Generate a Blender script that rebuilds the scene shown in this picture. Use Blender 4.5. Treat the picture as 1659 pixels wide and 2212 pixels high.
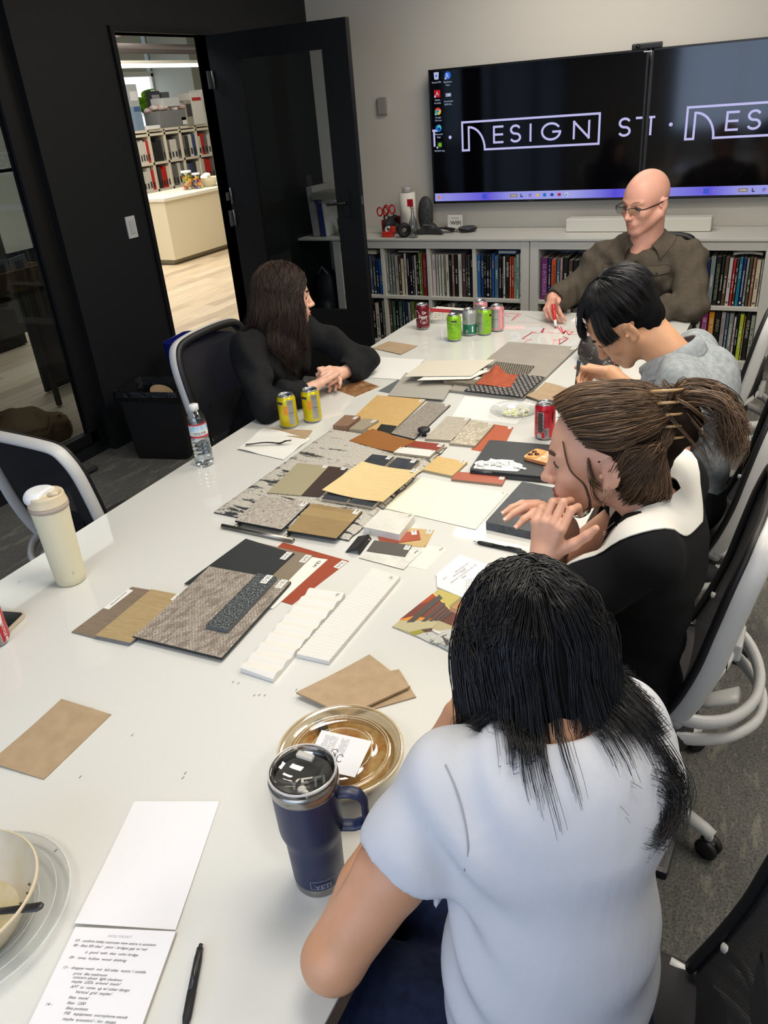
import bpy, bmesh, math, random
import numpy as np
from mathutils import Vector, Matrix
random.seed(7)
PI = math.pi
for _o in list(bpy.data.objects):
    bpy.data.objects.remove(_o)
scn = bpy.context.scene
COL = scn.collection

# ---------------------------------------------------------------- camera
CW, CH, FPX = 1659.0, 2212.0, 1695.31
PITCH, ROLL, YAW = math.radians(62.13397), math.radians(-4.89662), math.radians(28.52887)
CAMP = Vector((0.0, 0.0, 1.76))
MC = Matrix.Rotation(YAW, 3, 'Z') @ Matrix.Rotation(PITCH, 3, 'X') @ Matrix.Rotation(ROLL, 3, 'Z')
cam_d = bpy.data.cameras.new('camera')
cam_d.sensor_fit = 'AUTO'; cam_d.sensor_width = 36.0
cam_d.lens = FPX * 36.0 / CH
cam_d.clip_start = 0.02; cam_d.clip_end = 60
cam = bpy.data.objects.new('camera', cam_d)
COL.objects.link(cam)
cam.matrix_world = Matrix.Translation(CAMP) @ MC.to_4x4()
scn.camera = cam

# ---------------------------------------------------------------- light, world, exposure
scn.view_settings.view_transform = 'Standard'
scn.view_settings.look = 'None'
scn.view_settings.gamma = 1.0
scn.view_settings.use_curve_mapping = False
scn.view_settings.exposure = 0.0
W = bpy.data.worlds.new('world'); scn.world = W; W.use_nodes = True
W.node_tree.nodes['Background'].inputs[0].default_value = (0.62, 0.76, 1.0, 1)
W.node_tree.nodes['Background'].inputs[1].default_value = 1.1

def area(name, loc, rot, sx, sy, power, color):
    d = bpy.data.lights.new(name, 'AREA'); d.shape = 'RECTANGLE'; d.size = sx; d.size_y = sy
    d.energy = power; d.color = color
    o = bpy.data.objects.new(name, d); COL.objects.link(o); o.location = loc; o.rotation_euler = rot
    return o
WARM = (1.0, 0.93, 0.82)
# ceiling panels of the meeting room (their housings are built with the ceiling)
PANELS = [(-.48, 3.1, 1.1, .55, 34), (-.50, 1.3, 1.1, .55, 25), (0.95, 2.0, .55, 1.2, 26), (-1.3, 5.0, 1.5, .3, 20), (-.5, -.75, 1.1, .5, 16)]
for i, (x, y, sx, sy, p) in enumerate(PANELS):
    area('ceiling_lamp_light', (x, y, 2.735), (0, 0, 0), sx, sy, p, WARM)
# daylight through the windows behind the camera
area('window_daylight', (-.6, -1.92, 1.65), (math.radians(90), 0, 0), 2.6, 1.3, 42, (.58, .72, 1.0))
# the big office beyond the door
area('office_tube_light', (-7.3, 7.6, 3.1), (0, 0, 0), 3.0, 4.0, 215, (1.0, .93, .80))
area('office_tube_light', (-5.2, 4.4, 3.1), (0, 0, 0), 1.4, 2.4, 60, (1.0, .93, .80))

# ---------------------------------------------------------------- projection helpers: a pixel of the photo -> a point in the room
def ray(u, v):
    return MC @ Vector(((u - CW/2) / FPX, -(v - CH/2) / FPX, -1.0))
def T(u, v, z=.74):
    d = ray(u, v); return CAMP + d * ((z - CAMP.z) / d.z)
def AY(u, v, y):
    d = ray(u, v); return CAMP + d * (y / d.y)
def AX(u, v, x):
    d = ray(u, v); return CAMP + d * (x / d.x)
def AD(u, v, dist):
    return CAMP + ray(u, v) * dist
def fr(ox, oy, s):
    return lambda x, y: (ox + x / s, oy + y / s)
F4 = fr(0, 700, 1.9988); F5 = fr(440, 700, 2.0738); F6 = fr(130, 1050, 1.7103)
FA = fr(380, 1140, 4.1475); FB = fr(700, 1080, 4.1475); FC = fr(560, 960, 4.1475); FD = fr(700, 840, 3.95)
FE = fr(820, 720, 3.7705); FG = fr(840, 1180, 7.541); FH = fr(140, 1220, 5.925); FK = fr(880, 630, 3.95)
FP = fr(1000, 850, 7.213)

# ---------------------------------------------------------------- materials
def lin(c):
    if isinstance(c, str):
        c = c.lstrip('#'); c = [int(c[i:i+2], 16) for i in (0, 2, 4)]
    o = []
    for v in c[:3]:
        v = v / 255.0
        o.append(v / 12.92 if v <= .04045 else ((v + .055) / 1.055) ** 2.4)
    return (*o, 1.0)
_M = {}
class NT:
    def __init__(s, name):
        s.m = bpy.data.materials.new(name); s.m.use_nodes = True; s.t = s.m.node_tree
        s.b = s.t.nodes['Principled BSDF']
    def n(s, k, **kw):
        x = s.t.nodes.new(k)
        for a, b in kw.items():
            if a in x.inputs: x.inputs[a].default_value = b
            else: setattr(x, a, b)
        return x
    def l(s, a, b): s.t.links.new(a, b)
    def set(s, **kw):
        for a, b in kw.items(): s.b.inputs[a.replace('_', ' ')].default_value = b
    def coord(s, kind='UV', scale=(1, 1, 1), rot=(0, 0, 0)):
        c = s.n('ShaderNodeTexCoord'); mp = s.n('ShaderNodeMapping')
        mp.inputs['Scale'].default_value = scale; mp.inputs['Rotation'].default_value = rot
        s.l(c.outputs[kind], mp.inputs[0]); return mp.outputs[0]
    def ramp(s, fac, stops, interp='LINEAR'):
        r = s.n('ShaderNodeValToRGB'); r.color_ramp.interpolation = interp
        e = r.color_ramp.elements
        while len(e) < len(stops): e.new(.5)
        for q, (p, c) in zip(e, stops): q.position = p; q.color = lin(c)
        s.l(fac, r.inputs[0]); return r.outputs[0]
    def noise(s, vec, scale, detail=3, rough=.5, dist=0):
        x = s.n('ShaderNodeTexNoise'); x.inputs['Scale'].default_value = scale; x.inputs['Detail'].default_value = detail
        x.inputs['Roughness'].default_value = rough; x.inputs['Distortion'].default_value = dist
        s.l(vec, x.inputs['Vector']); return x.outputs['Fac']
    def bump(s, h, strength=.3, dist=.002):
        b = s.n('ShaderNodeBump'); b.inputs['Strength'].default_value = strength; b.inputs['Distance'].default_value = dist
        s.l(h, b.inputs['Height']); s.l(b.outputs[0], s.b.inputs['Normal'])
    def math(s, op, a, b):
        x = s.n('ShaderNodeMath'); x.operation = op
        for i, v in enumerate((a, b)):
            if isinstance(v, (int, float)): x.inputs[i].default_value = v
            else: s.l(v, x.inputs[i])
        return x.outputs[0]
    def mix(s, f, a, b):
        x = s.n('ShaderNodeMix'); x.data_type = 'RGBA'
        if isinstance(f, (int, float)): x.inputs[0].default_value = f
        else: s.l(f, x.inputs[0])
        for i, v in ((6, a), (7, b)):
            if isinstance(v, (tuple, str)): x.inputs[i].default_value = lin(v) if isinstance(v, str) or max(v) > 1 else v
            else: s.l(v, x.inputs[i])
        return x.outputs[2]

def mat(name, c, rough=.5, metal=0.0, spec=None, noise=None, bump=None, **kw):
    if name in _M: return _M[name]
    q = NT(name); q.set(Base_Color=lin(c), Roughness=rough, Metallic=metal)
    if spec is not None: q.b.inputs['Specular IOR Level'].default_value = spec
    for a, b in kw.items(): q.b.inputs[a.replace('_', ' ')].default_value = b
    if noise:   # (scale, colour2)
        v = q.coord('Object'); f = q.noise(v, noise[0], 4)
        q.l(q.ramp(f, [(.35, c), (.65, noise[1])]), q.b.inputs['Base Color'])
    if bump:    # (scale, strength, distance)
        v = q.coord('Object'); q.bump(q.noise(v, bump[0], 3), bump[1], bump[2])
    _M[name] = q.m; return q.m
def emit(name, c, s):
    if name in _M: return _M[name]
    q = NT(name); q.set(Base_Color=(0, 0, 0, 1), Roughness=.4); q.b.inputs['Emission Color'].default_value = lin(c); q.b.inputs['Emission Strength'].default_value = s
    _M[name] = q.m; return q.m
def glass(name, c=(255, 255, 255), rough=0.0, ior=1.45, alpha=None):
    if name in _M: return _M[name]
    q = NT(name); q.set(Base_Color=lin(c), Roughness=rough, IOR=ior); q.b.inputs['Transmission Weight'].default_value = 1.0
    _M[name] = q.m; return q.m
def film(name, tint=(255, 255, 255), gloss=.08, rough=.05):
    """thin clear sheet: transparent with a fresnel reflection"""
    if name in _M: return _M[name]
    q = NT(name); nt = q.t
    tr = q.n('ShaderNodeBsdfTransparent'); tr.inputs[0].default_value = lin(tint)
    gl = q.n('ShaderNodeBsdfGlossy'); gl.inputs['Roughness'].default_value = rough
    fz = q.n('ShaderNodeLayerWeight'); fz.inputs[0].default_value = .5
    ad = q.math('ADD', q.math('MULTIPLY', q.math('POWER', fz.outputs['Facing'], 4), .6), gloss)
    mx = q.n('ShaderNodeMixShader'); q.l(ad, mx.inputs[0]); q.l(tr.outputs[0], mx.inputs[1]); q.l(gl.outputs[0], mx.inputs[2])
    q.l(mx.outputs[0], nt.nodes['Material Output'].inputs[0])
    _M[name] = q.m; return q.m

# ---------------------------------------------------------------- mesh builder
_TC = {}
def text_geo(s, bold=False):
    k = (s, bold)
    if k in _TC: return _TC[k]
    cu = bpy.data.curves.new('t', 'FONT'); cu.body = s; cu.resolution_u = 2
    if bold: cu.offset = .018
    o = bpy.data.objects.new('t', cu); COL.objects.link(o)
    dg = bpy.context.evaluated_depsgraph_get(); me = bpy.data.meshes.new_from_object(o.evaluated_get(dg))
    v = [(p.co.x, p.co.y) for p in me.vertices]; f = [tuple(p.vertices) for p in me.polygons]
    bpy.data.objects.remove(o); bpy.data.curves.remove(cu); bpy.data.meshes.remove(me)
    if v:
        x0 = min(p[0] for p in v); x1 = max(p[0] for p in v); y0 = min(p[1] for p in v); y1 = max(p[1] for p in v)
        v = [(p[0] - x0, p[1]) for p in v]; _TC[k] = (v, f, x1 - x0, .72)
    else: _TC[k] = ([], [], 1, 1)
    return _TC[k]

class MB:
    def __init__(s): s.v = []; s.f = []; s.m = []; s.sm = []; s.uv = {}; s.mats = []
    def mi(s, m):
        if m is None: return 0
        if m not in s.mats: s.mats.append(m)
        return s.mats.index(m)
    def add(s, vs, fs, m=None, smooth=False, M=None, uv=None):
        o = len(s.v); i = s.mi(m)
        if M is not None: vs = [M @ Vector(p) for p in vs]
        s.v += [tuple(p) for p in vs]
        for f in fs:
            if uv is not None: s.uv[len(s.f)] = [uv[k] for k in f]
            s.f.append(tuple(k + o for k in f)); s.m.append(i); s.sm.append(smooth)
        return s
    def box(s, c, d, m=None, M=None, bev=0):
        x, y, z = c; a, b, h = d[0]/2, d[1]/2, d[2]/2
        if bev:
            bm = bmesh.new(); bmesh.ops.create_cube(bm, size=1)
            for v in bm.verts: v.co = Vector((v.co.x*d[0] + x, v.co.y*d[1] + y, v.co.z*d[2] + z))
            bmesh.ops.bevel(bm, geom=bm.edges[:], offset=bev, segments=2, affect='EDGES', profile=.6)
            bm.verts.ensure_lookup_table()
            for i, v in enumerate(bm.verts): v.index = i
            s.add([v.co.copy() for v in bm.verts], [[v.index for v in f.verts] for f in bm.faces], m, False, M); bm.free(); return s
        vs = [(x-a, y-b, z-h), (x+a, y-b, z-h), (x+a, y+b, z-h), (x-a, y+b, z-h), (x-a, y-b, z+h), (x+a, y-b, z+h), (x+a, y+b, z+h), (x-a, y+b, z+h)]
        return s.add(vs, [(0, 3, 2, 1), (4, 5, 6, 7), (0, 1, 5, 4), (1, 2, 6, 5), (2, 3, 7, 6), (3, 0, 4, 7)], m, False, M)
    def prism(s, pts, dz, m=None, mside=None, uv=None, smooth=False):
        """pts: 3D polygon of the top; extruded down by dz"""
        pts = [Vector(p) for p in pts]
        nrm = sum(((pts[i].x * pts[(i+1) % len(pts)].y - pts[(i+1) % len(pts)].x * pts[i].y) for i in range(len(pts))))
        if nrm < 0: pts = pts[::-1]
        n = len(pts)
        if uv is None:
            e = (pts[1] - pts[0]).normalized() if (pts[1] - pts[0]).length > 0 else Vector((1, 0, 0)); g = Vector((-e.y, e.x, 0))
            uv = [((p - pts[0]).dot(e), (p - pts[0]).dot(g)) for p in pts]
        s.add(pts, [tuple(range(n))], m, smooth, uv=uv)
        lo = [p - Vector((0, 0, dz)) for p in pts]
        s.add(pts + lo, [tuple(range(2*n-1, n-1, -1))] + [((i+1) % n, i, i+n, (i+1) % n+n) for i in range(n)], mside or m, smooth, uv=uv+uv)
        return s
    def tube(s, pts, r, m=None, n=8, cap=True, closed=False, flat=None, smooth=True):
        pts = [Vector(p) for p in pts]; N = len(pts)
        rr = r if hasattr(r, '__len__') else [r]*N
        vs = []; up = None
        for i, p in enumerate(pts):
            a = pts[i-1] if (i > 0 or closed) else p; b = pts[(i+1) % N] if (i < N-1 or closed) else p
            t = (b - a); t = t.normalized() if t.length > 1e-9 else Vector((0, 0, 1))
            if up is None:
                up = Vector((0, 0, 1)) if abs(t.z) < .9 else Vector((1, 0, 0))
                if flat is not None: up = Vector(flat[0])
            up = (up - t * up.dot(t)); up = up.normalized() if up.length > 1e-6 else t.orthogonal().normalized()
            sd = t.cross(up)
            fu, fs_ = (1, 1) if flat is None else (flat[1], flat[2])
            for k in range(n):
                an = 2*PI*k/n; vs.append(p + (up*math.cos(an)*fu + sd*math.sin(an)*fs_) * rr[i])
        fs = []
        for i in range(N if closed else N-1):
            for k in range(n):
                j = (i+1) % N; fs.append((i*n+k, i*n+(k+1) % n, j*n+(k+1) % n, j*n+k))
        if cap and not closed: fs += [tuple(range(n-1, -1, -1)), tuple(range((N-1)*n, N*n))]
        return s.add(vs, fs, m, smooth)
    def lathe(s, prof, c=(0, 0, 0), m=None, n=32, M=None, mfun=None, smooth=True, a0=0, a1=2*PI):
        """prof: [(r,z)..]; mfun(i)->material for band i"""
        x, y, z = c; full = abs(a1 - a0 - 2*PI) < 1e-6; nn = n if full else n+1
        vs = []; fs = {}
        for (r, h) in prof:
            for k in range(nn):
                a = a0 + (a1 - a0)*k/n; vs.append((x + r*math.cos(a), y + r*math.sin(a), z + h))
        for i in range(len(prof)-1):
            mm = mfun(i) if mfun else m
            L = fs.setdefault(mm, [])
            for k in range(n):
                k2 = (k+1) % nn; L.append((i*nn+k, i*nn+k2, (i+1)*nn+k2, (i+1)*nn+k))
        for mm, L in fs.items(): s.add(vs, L, mm, smooth, M)
        return s
    def text(s, txt, o, r, u, h, m, maxw=None, bold=False, center=False, cyl=None):
        """o lower-left, r reading direction, u up; h cap height; cyl=(centre,radius): wraps around a z axis"""
        v, f, w, ch = text_geo(txt, bold)
        if not v: return s
        o = Vector(o); r = Vector(r).normalized(); u = Vector(u).normalized()
        k = h / ch; kx = k if not maxw else min(k, maxw / max(w, 1e-6))
        off = -w*kx/2 if center else 0
        P = [o + r*(p[0]*kx + off) + u*(p[1]*k) for p in v]
        return s.add(P, f, m)
    def textcyl(s, txt, c, R, ang, z, h, m, vertical=False, bold=False, maxw=None, flip=1):
        """text wrapped on a vertical cylinder; vertical: reads upwards/downwards"""
        v, f, w, ch = text_geo(txt, bold); k = h/ch; kx = k if not maxw else min(k, maxw/w)
        P = []
        for (a, b) in v:
            if vertical: du = -flip*(b*k - h/2); dz = flip*(a*kx - w*kx/2)
            else: du = a*kx - w*kx/2; dz = b*k - h/2
            t = ang + du/R; P.append((c[0] + R*math.cos(t), c[1] + R*math.sin(t), z + dz))
        return s.add(P, f, m)
    def patchcyl(s, c, R, a0, a1, z0, z1, m, n=8):
        vs = []; fs = []
        for i in range(n+1):
            t = a0 + (a1-a0)*i/n
            vs += [(c[0]+R*math.cos(t), c[1]+R*math.sin(t), z0), (c[0]+R*math.cos(t), c[1]+R*math.sin(t), z1)]
        for i in range(n): fs.append((2*i, 2*i+2, 2*i+3, 2*i+1))
        return s.add(vs, fs, m, True)
    def grid(s, fn, nu, nv, m=None, smooth=True, thick=0, uvs=(1, 1), M=None, mfun=None):
        vs = [Vector(fn(i/nu, j/nv)) for j in range(nv+1) for i in range(nu+1)]
        uv = [(i/nu*uvs[0], j/nv*uvs[1]) for j in range(nv+1) for i in range(nu+1)]
        fs = [(j*(nu+1)+i, j*(nu+1)+i+1, (j+1)*(nu+1)+i+1, (j+1)*(nu+1)+i) for j in range(nv) for i in range(nu)]
        if thick:
            N = len(vs); lo = [v - Vector((0, 0, thick)) for v in vs]
            rim = [j*(nu+1) for j in range(nv+1)]; b = []
            ring = [i for i in range(nu+1)] + [j*(nu+1)+nu for j in range(1, nv+1)] + [nv*(nu+1)+i for i in range(nu-1, -1, -1)] + [j*(nu+1) for j in range(nv-1, 0, -1)]
            for a in range(len(ring)):
                p, q = ring[a], ring[(a+1) % len(ring)]; b.append((q, p, p+N, q+N))
            s.add(vs + lo, fs + [tuple(k+N for k in reversed(f)) for f in fs], m, smooth, M, uv=uv+uv)
            s.add(vs + lo, b, m, False, M, uv=uv+uv)
        else: s.add(vs, fs, m, smooth, M, uv=uv)
        return s
    def build(s, name, parent=None, m=None, label=None, cat=None, group=None, kind=None, origin=None, bevel=0):
        me = bpy.data.meshes.new(name)
        me.from_pydata(s.v, [], s.f)
        for q in (s.mats or ([m] if m else [])): me.materials.append(q)
        me.polygons.foreach_set('material_index', s.m); me.polygons.foreach_set('use_smooth', s.sm)
        if s.uv:
            L = me.uv_layers.new(name='UVMap')
            for p in me.polygons:
                q = s.uv.get(p.index)
                if q:
                    for k, li in enumerate(p.loop_indices): L.data[li].uv = q[k]
        me.update(); me.validate()
        o = bpy.data.objects.new(name, me); COL.objects.link(o)
        if origin is not None:
            me.transform(Matrix.Translation(-Vector(origin))); o.location = origin
        if bevel:
            b = o.modifiers.new('b', 'BEVEL'); b.width = bevel; b.segments = 2; b.limit_method = 'ANGLE'
        if parent is not None: put(o, parent)
        tag(o, label, cat, group, kind)
        return o
def put(o, parent):
    o.parent = parent
    if parent.location.length > 0 or parent.rotation_euler.z:
        o.matrix_parent_inverse = Matrix.LocRotScale(parent.location, parent.rotation_euler, None).inverted()
def tag(o, label=None, cat=None, group=None, kind=None):
    if label: o['label'] = label
    if cat: o['category'] = cat
    if group: o['group'] = group
    if kind: o['kind'] = kind
    return o
def thing(name, label, cat, loc=(0, 0, 0), group=None):
    o = bpy.data.objects.new(name, None); COL.objects.link(o); o.location = loc; o.empty_display_size = .05
    return tag(o, label, cat, group)
def struct(mb, name, bevel=0): return mb.build(name, kind='structure', bevel=bevel)

# ---------------------------------------------------------------- distance-field modelling (bodies, hair masses, cloth)
def v3(p): return np.array(tuple(p), dtype=np.float32)
class SDF:
    def __init__(s, lo, hi, h):
        s.lo = np.array(tuple(lo), np.float32); s.h = h
        s.n = np.ceil((np.array(tuple(hi)) - s.lo) / h).astype(int) + 1
        s.F = np.full(s.n, .05, np.float32)
    def sl(s, lo, hi):
        a = np.clip(np.floor((np.asarray(lo) - s.lo)/s.h).astype(int), 0, s.n); b = np.clip(np.ceil((np.asarray(hi) - s.lo)/s.h).astype(int)+1, 0, s.n)
        if np.any(b <= a): return None
        S = tuple(slice(int(x), int(y)) for x, y in zip(a, b))
        ax = [s.lo[i] + s.h*np.arange(a[i], b[i], dtype=np.float32) for i in range(3)]
        return S, ax[0][:, None, None], ax[1][None, :, None], ax[2][None, None, :]
    def op(s, S, d, k, sub=False):
        F = s.F[S]
        if sub:
            d = -d; h = np.clip(.5 + .5*(d - F)/max(k, 1e-6), 0, 1) if k else (d > F).astype(np.float32)
            s.F[S] = F*(1-h) + d*h + (k*h*(1-h) if k else 0)
        elif k:
            h = np.clip(.5 + .5*(F - d)/k, 0, 1); s.F[S] = F*(1-h) + d*h - k*h*(1-h)
        else: s.F[S] = np.minimum(F, d)
    def cap(s, a, b, ra, rb=None, k=.01, sub=False):
        rb = ra if rb is None else rb; a = v3(a); b = v3(b); R = max(ra, rb) + k + .02
        q = s.sl(np.minimum(a, b)-R, np.maximum(a, b)+R)
        if q is None: return s
        S, X, Y, Z = q; ba = b-a; L = float(ba@ba) + 1e-12
        px, py, pz = X-a[0], Y-a[1], Z-a[2]
        t = np.clip((px*ba[0] + py*ba[1] + pz*ba[2])/L, 0, 1)
        d = np.sqrt((px-t*ba[0])**2 + (py-t*ba[1])**2 + (pz-t*ba[2])**2) - (ra + (rb-ra)*t)
        s.op(S, d, k, sub); return s
    def chain(s, pts, rs, k=.01):
        for i in range(len(pts)-1): s.cap(pts[i], pts[i+1], rs[i], rs[i+1], k)
        return s
    def ell(s, c, r, R=None, k=.01, sub=False):
        c = v3(c); r = np.array(r, np.float32); m = float(max(r)) + k + .02
        q = s.sl(c-m, c+m)
        if q is None: return s
        S, X, Y, Z = q; X, Y, Z = X-c[0], Y-c[1], Z-c[2]
        if R is not None:
            R = np.array([[R[i][j] for j in range(3)] for i in range(3)], np.float32)  # columns = local axes
            X, Y, Z = (X*R[0, 0]+Y*R[1, 0]+Z*R[2, 0], X*R[0, 1]+Y*R[1, 1]+Z*R[2, 1], X*R[0, 2]+Y*R[1, 2]+Z*R[2, 2])
        k0 = np.sqrt((X/r[0])**2 + (Y/r[1])**2 + (Z/r[2])**2); k1 = np.sqrt((X/r[0]**2)**2 + (Y/r[1]**2)**2 + (Z/r[2]**2)**2) + 1e-9
        s.op(S, k0*(k0-1)/k1, k, sub); return s
    def plane(s, p, n, k=0):
        """cut away the side the normal points to"""
        n = np.array(tuple(n), np.float32); n /= np.linalg.norm(n); p = v3(p)
        S, X, Y, Z = s.sl(s.lo, s.lo + s.h*s.n)
        d = (X-p[0])*n[0] + (Y-p[1])*n[1] + (Z-p[2])*n[2]
        F = s.F[S]
        if k:
            h = np.clip(.5 + .5*(d - F)/k, 0, 1); s.F[S] = F*(1-h) + d*h + k*h*(1-h)
        else: s.F[S] = np.maximum(F, d)
        return s
    def warp(s, fn):
        """add fn(X,Y,Z) to the field"""
        S, X, Y, Z = s.sl(s.lo, s.lo + s.h*s.n); m = np.abs(s.F[S]) < .03
        d = fn(X, Y, Z); s.F[S] = np.where(m, s.F[S] + d, s.F[S]); return s
    def mesh(s):
        F = s.F; n = F.shape; neg = F < 0
        c = neg[:-1, :-1, :-1].astype(np.int8)
        cs = np.zeros([x-1 for x in n], np.int8)
        for i in (0, 1):
            for j in (0, 1):
                for k in (0, 1): cs += neg[i:n[0]-1+i, j:n[1]-1+j, k:n[2]-1+k]
        act = (cs > 0) & (cs < 8)
        idx = np.argwhere(act); N = len(idx)
        if N == 0: return [], []
        vid = np.full(act.shape, -1, np.int32); vid[act] = np.arange(N)
        acc = np.zeros((N, 3), np.float32); cnt = np.zeros(N, np.float32)
        I, J, K = idx.T
        cor = [(i, j, k) for i in (0, 1) for j in (0, 1) for k in (0, 1)]
        for a in cor:
            for ax in range(3):
                if a[ax]: continue
                b = list(a); b[ax] = 1
                fa = F[I+a[0], J+a[1], K+a[2]]; fb = F[I+b[0], J+b[1], K+b[2]]
                m = (fa < 0) != (fb < 0); t = np.where(m, fa/np.where(m, fa-fb, 1), 0)
                P = np.zeros((N, 3), np.float32); P[:] = a; P[:, ax] = t
                acc += P*m[:, None]; cnt += m
        V = s.lo + s.h*(idx + acc/cnt[:, None])
        Q = []
        for ax in range(3):
            o = [i for i in range(3) if i != ax]
            A = [slice(0, n[0]), slice(0, n[1]), slice(0, n[2])]; B = list(A)
            A[ax] = slice(0, n[ax]-1); B[ax] = slice(1, n[ax])
            for w in o: A[w] = slice(1, n[w]-1); B[w] = slice(1, n[w]-1)
            na = neg[tuple(A)]; nb = neg[tuple(B)]; e = np.argwhere(na != nb)
            if not len(e): continue
            fl = na[tuple(e.T)]
            e = e.copy(); e[:, o[0]] += 1; e[:, o[1]] += 1
            def g(d0, d1):
                q = e.copy(); q[:, o[0]] -= d0; q[:, o[1]] -= d1; return vid[q[:, 0], q[:, 1], q[:, 2]]
            quad = np.stack([g(1, 1), g(0, 1), g(0, 0), g(1, 0)], 1)
            if ax == 1: fl = ~fl
            quad[~fl] = quad[~fl][:, ::-1]; Q.append(quad)
        Q = np.concatenate(Q); Q = Q[(Q >= 0).all(1)]
        return V, Q
    def build(s, name, m, parent=None, smooth_it=2, **kw):
        V, Q = s.mesh(); V = np.asarray(V, np.float64)
        E = np.concatenate([Q[:, [0, 1]], Q[:, [1, 2]], Q[:, [2, 3]], Q[:, [3, 0]]])
        for _ in range(smooth_it):
            A = np.zeros_like(V); c = np.zeros(len(V))
            for ii in range(3):
                A[:, ii] = np.bincount(E[:, 0], V[E[:, 1], ii], len(V)) + np.bincount(E[:, 1], V[E[:, 0], ii], len(V))
            c = np.bincount(E[:, 0], minlength=len(V)) + np.bincount(E[:, 1], minlength=len(V))
            V = .45*V + .55*A/np.maximum(c, 1)[:, None]
        me = bpy.data.meshes.new(name); me.vertices.add(len(V)); me.vertices.foreach_set('co', V.ravel())
        me.loops.add(Q.size); me.loops.foreach_set('vertex_index', Q.ravel().astype(np.int32))
        me.polygons.add(len(Q)); me.polygons.foreach_set('loop_start', np.arange(0, Q.size, 4, dtype=np.int32))
        try: me.polygons.foreach_set('loop_total', np.full(len(Q), 4, np.int32))
        except Exception: pass
        me.update(calc_edges=True); me.validate()
        me.polygons.foreach_set('use_smooth', np.ones(len(me.polygons), bool))
        for q in (m if isinstance(m, (list, tuple)) else [m]): me.materials.append(q)
        o = bpy.data.objects.new(name, me); COL.objects.link(o)
        if parent is not None: put(o, parent)
        tag(o, kw.get('label'), kw.get('cat'), kw.get('group'), kw.get('kind'))
        return o
# ================================================================ SETTING
def carpet_mat():
    q = NT('carpet'); v = q.coord('Object', (1, 1, 1))
    st = q.coord('Object', (9, 2.2, 1), (0, 0, .5))
    a = q.noise(st, 2.2, 8, .75, .3); g = q.noise(v, 150, 3, .7); b = q.noise(v, 38, 3, .6)
    c = q.ramp(a, [(.36, '424446'), (.46, '6a6965'), (.52, '505253'), (.62, '9a968a'), (.7, '6e6d66')])
    c2 = q.mix(.5, c, q.ramp(g, [(.3, '26282a'), (.7, 'a09e94')]))
    q.l(q.mix(q.math('MULTIPLY', b, .35), c2, '26282b'), q.b.inputs['Base Color']); q.set(Roughness=.95)
    q.b.inputs['Specular IOR Level'].default_value = .1
    q.bump(q.math('ADD', g, a), .6, .004); return q.m
def planks_mat():
    q = NT('plank_floor'); v = q.coord('Object', (1, 1, 1), (0, 0, PI/2))
    br = q.n('ShaderNodeTexBrick'); br.offset = .37; br.squash = 1
    for k, x in dict(Scale=1.0).items(): br.inputs[k].default_value = x
    br.inputs['Brick Width'].default_value = 1.2; br.inputs['Row Height'].default_value = .15; br.inputs['Mortar Size'].default_value = .001
    br.inputs['Color1'].default_value = (0, 0, 0, 1); br.inputs['Color2'].default_value = (1, 1, 1, 1); br.inputs['Mortar'].default_value = (.4, .4, .4, 1)
    q.l(v, br.inputs['Vector'])
    c = q.ramp(br.outputs['Color'], [(0, 'a08d78'), (.35, 'cdb99c'), (.7, 'dccbb0'), (1, 'b5a28b')])
    gr = q.noise(q.coord('Object', (14, 1.2, 1)), 3, 4)
    q.l(q.mix(.35, c, q.ramp(gr, [(.3, 'a5927c'), (.7, 'e6d6bd')])), q.b.inputs['Base Color']); q.set(Roughness=.45); return q.m
m_black = mat('black_wall_paint', (22, 24, 27), .55, bump=(60, .15, .001), spec=.35)
m_frame = mat('black_metal_frame', (17, 18, 20), .5, spec=.3)
m_white = mat('white_wall_paint', (204, 200, 192), .8, bump=(90, .2, .0008))
m_ceil = mat('ceiling_paint', (190, 189, 184), .9)
m_lam = mat('cabinet_laminate', (202, 202, 196), .42)
m_gap = mat('gap_dark', (40, 40, 40), .8)
XL, YB, ZC = -3.5, 5.89, 2.76
f = MB(); f.box((-1.0, 1.9, -.05), (5.6, 8.2, .1), carpet_mat()); struct(f, 'floor')
# office floor with planks
f = MB(); f.box((-9.0, 6.5, -.06), (10.9, 17.0, .1), planks_mat()); struct(f, 'floor_office')
c = MB(); c.box((-.9, 1.9, ZC+.05), (5.4, 8.2, .1), m_ceil); struct(c, 'ceiling')
# back wall
w = MB(); w.box((-.9, YB+.06, ZC/2), (5.4, .12, ZC), m_white); struct(w, 'wall_back')
# left wall: pier, header, part beyond the door, wall under/over the glass
w = MB(); t = .13; xc = XL - t/2
w.box((xc, (3.14+3.83)/2, ZC/2), (t, 3.83-3.14, ZC), m_black)
w.box((xc, (3.83+4.70)/2, (2.175+ZC)/2), (t, .87, ZC-2.175), m_black)
w.box((xc, (4.70+YB)/2, ZC/2), (t, YB-4.70, ZC), m_black)
w.box((xc-.03, (3.14-2)/2, (2.12+ZC)/2), (t-.06, 5.14, ZC-2.12), m_black)
w.box((xc-.03, (3.14-2)/2, .05), (t-.06, 5.14, .1), m_black)
struct(w, 'wall_left')
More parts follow.
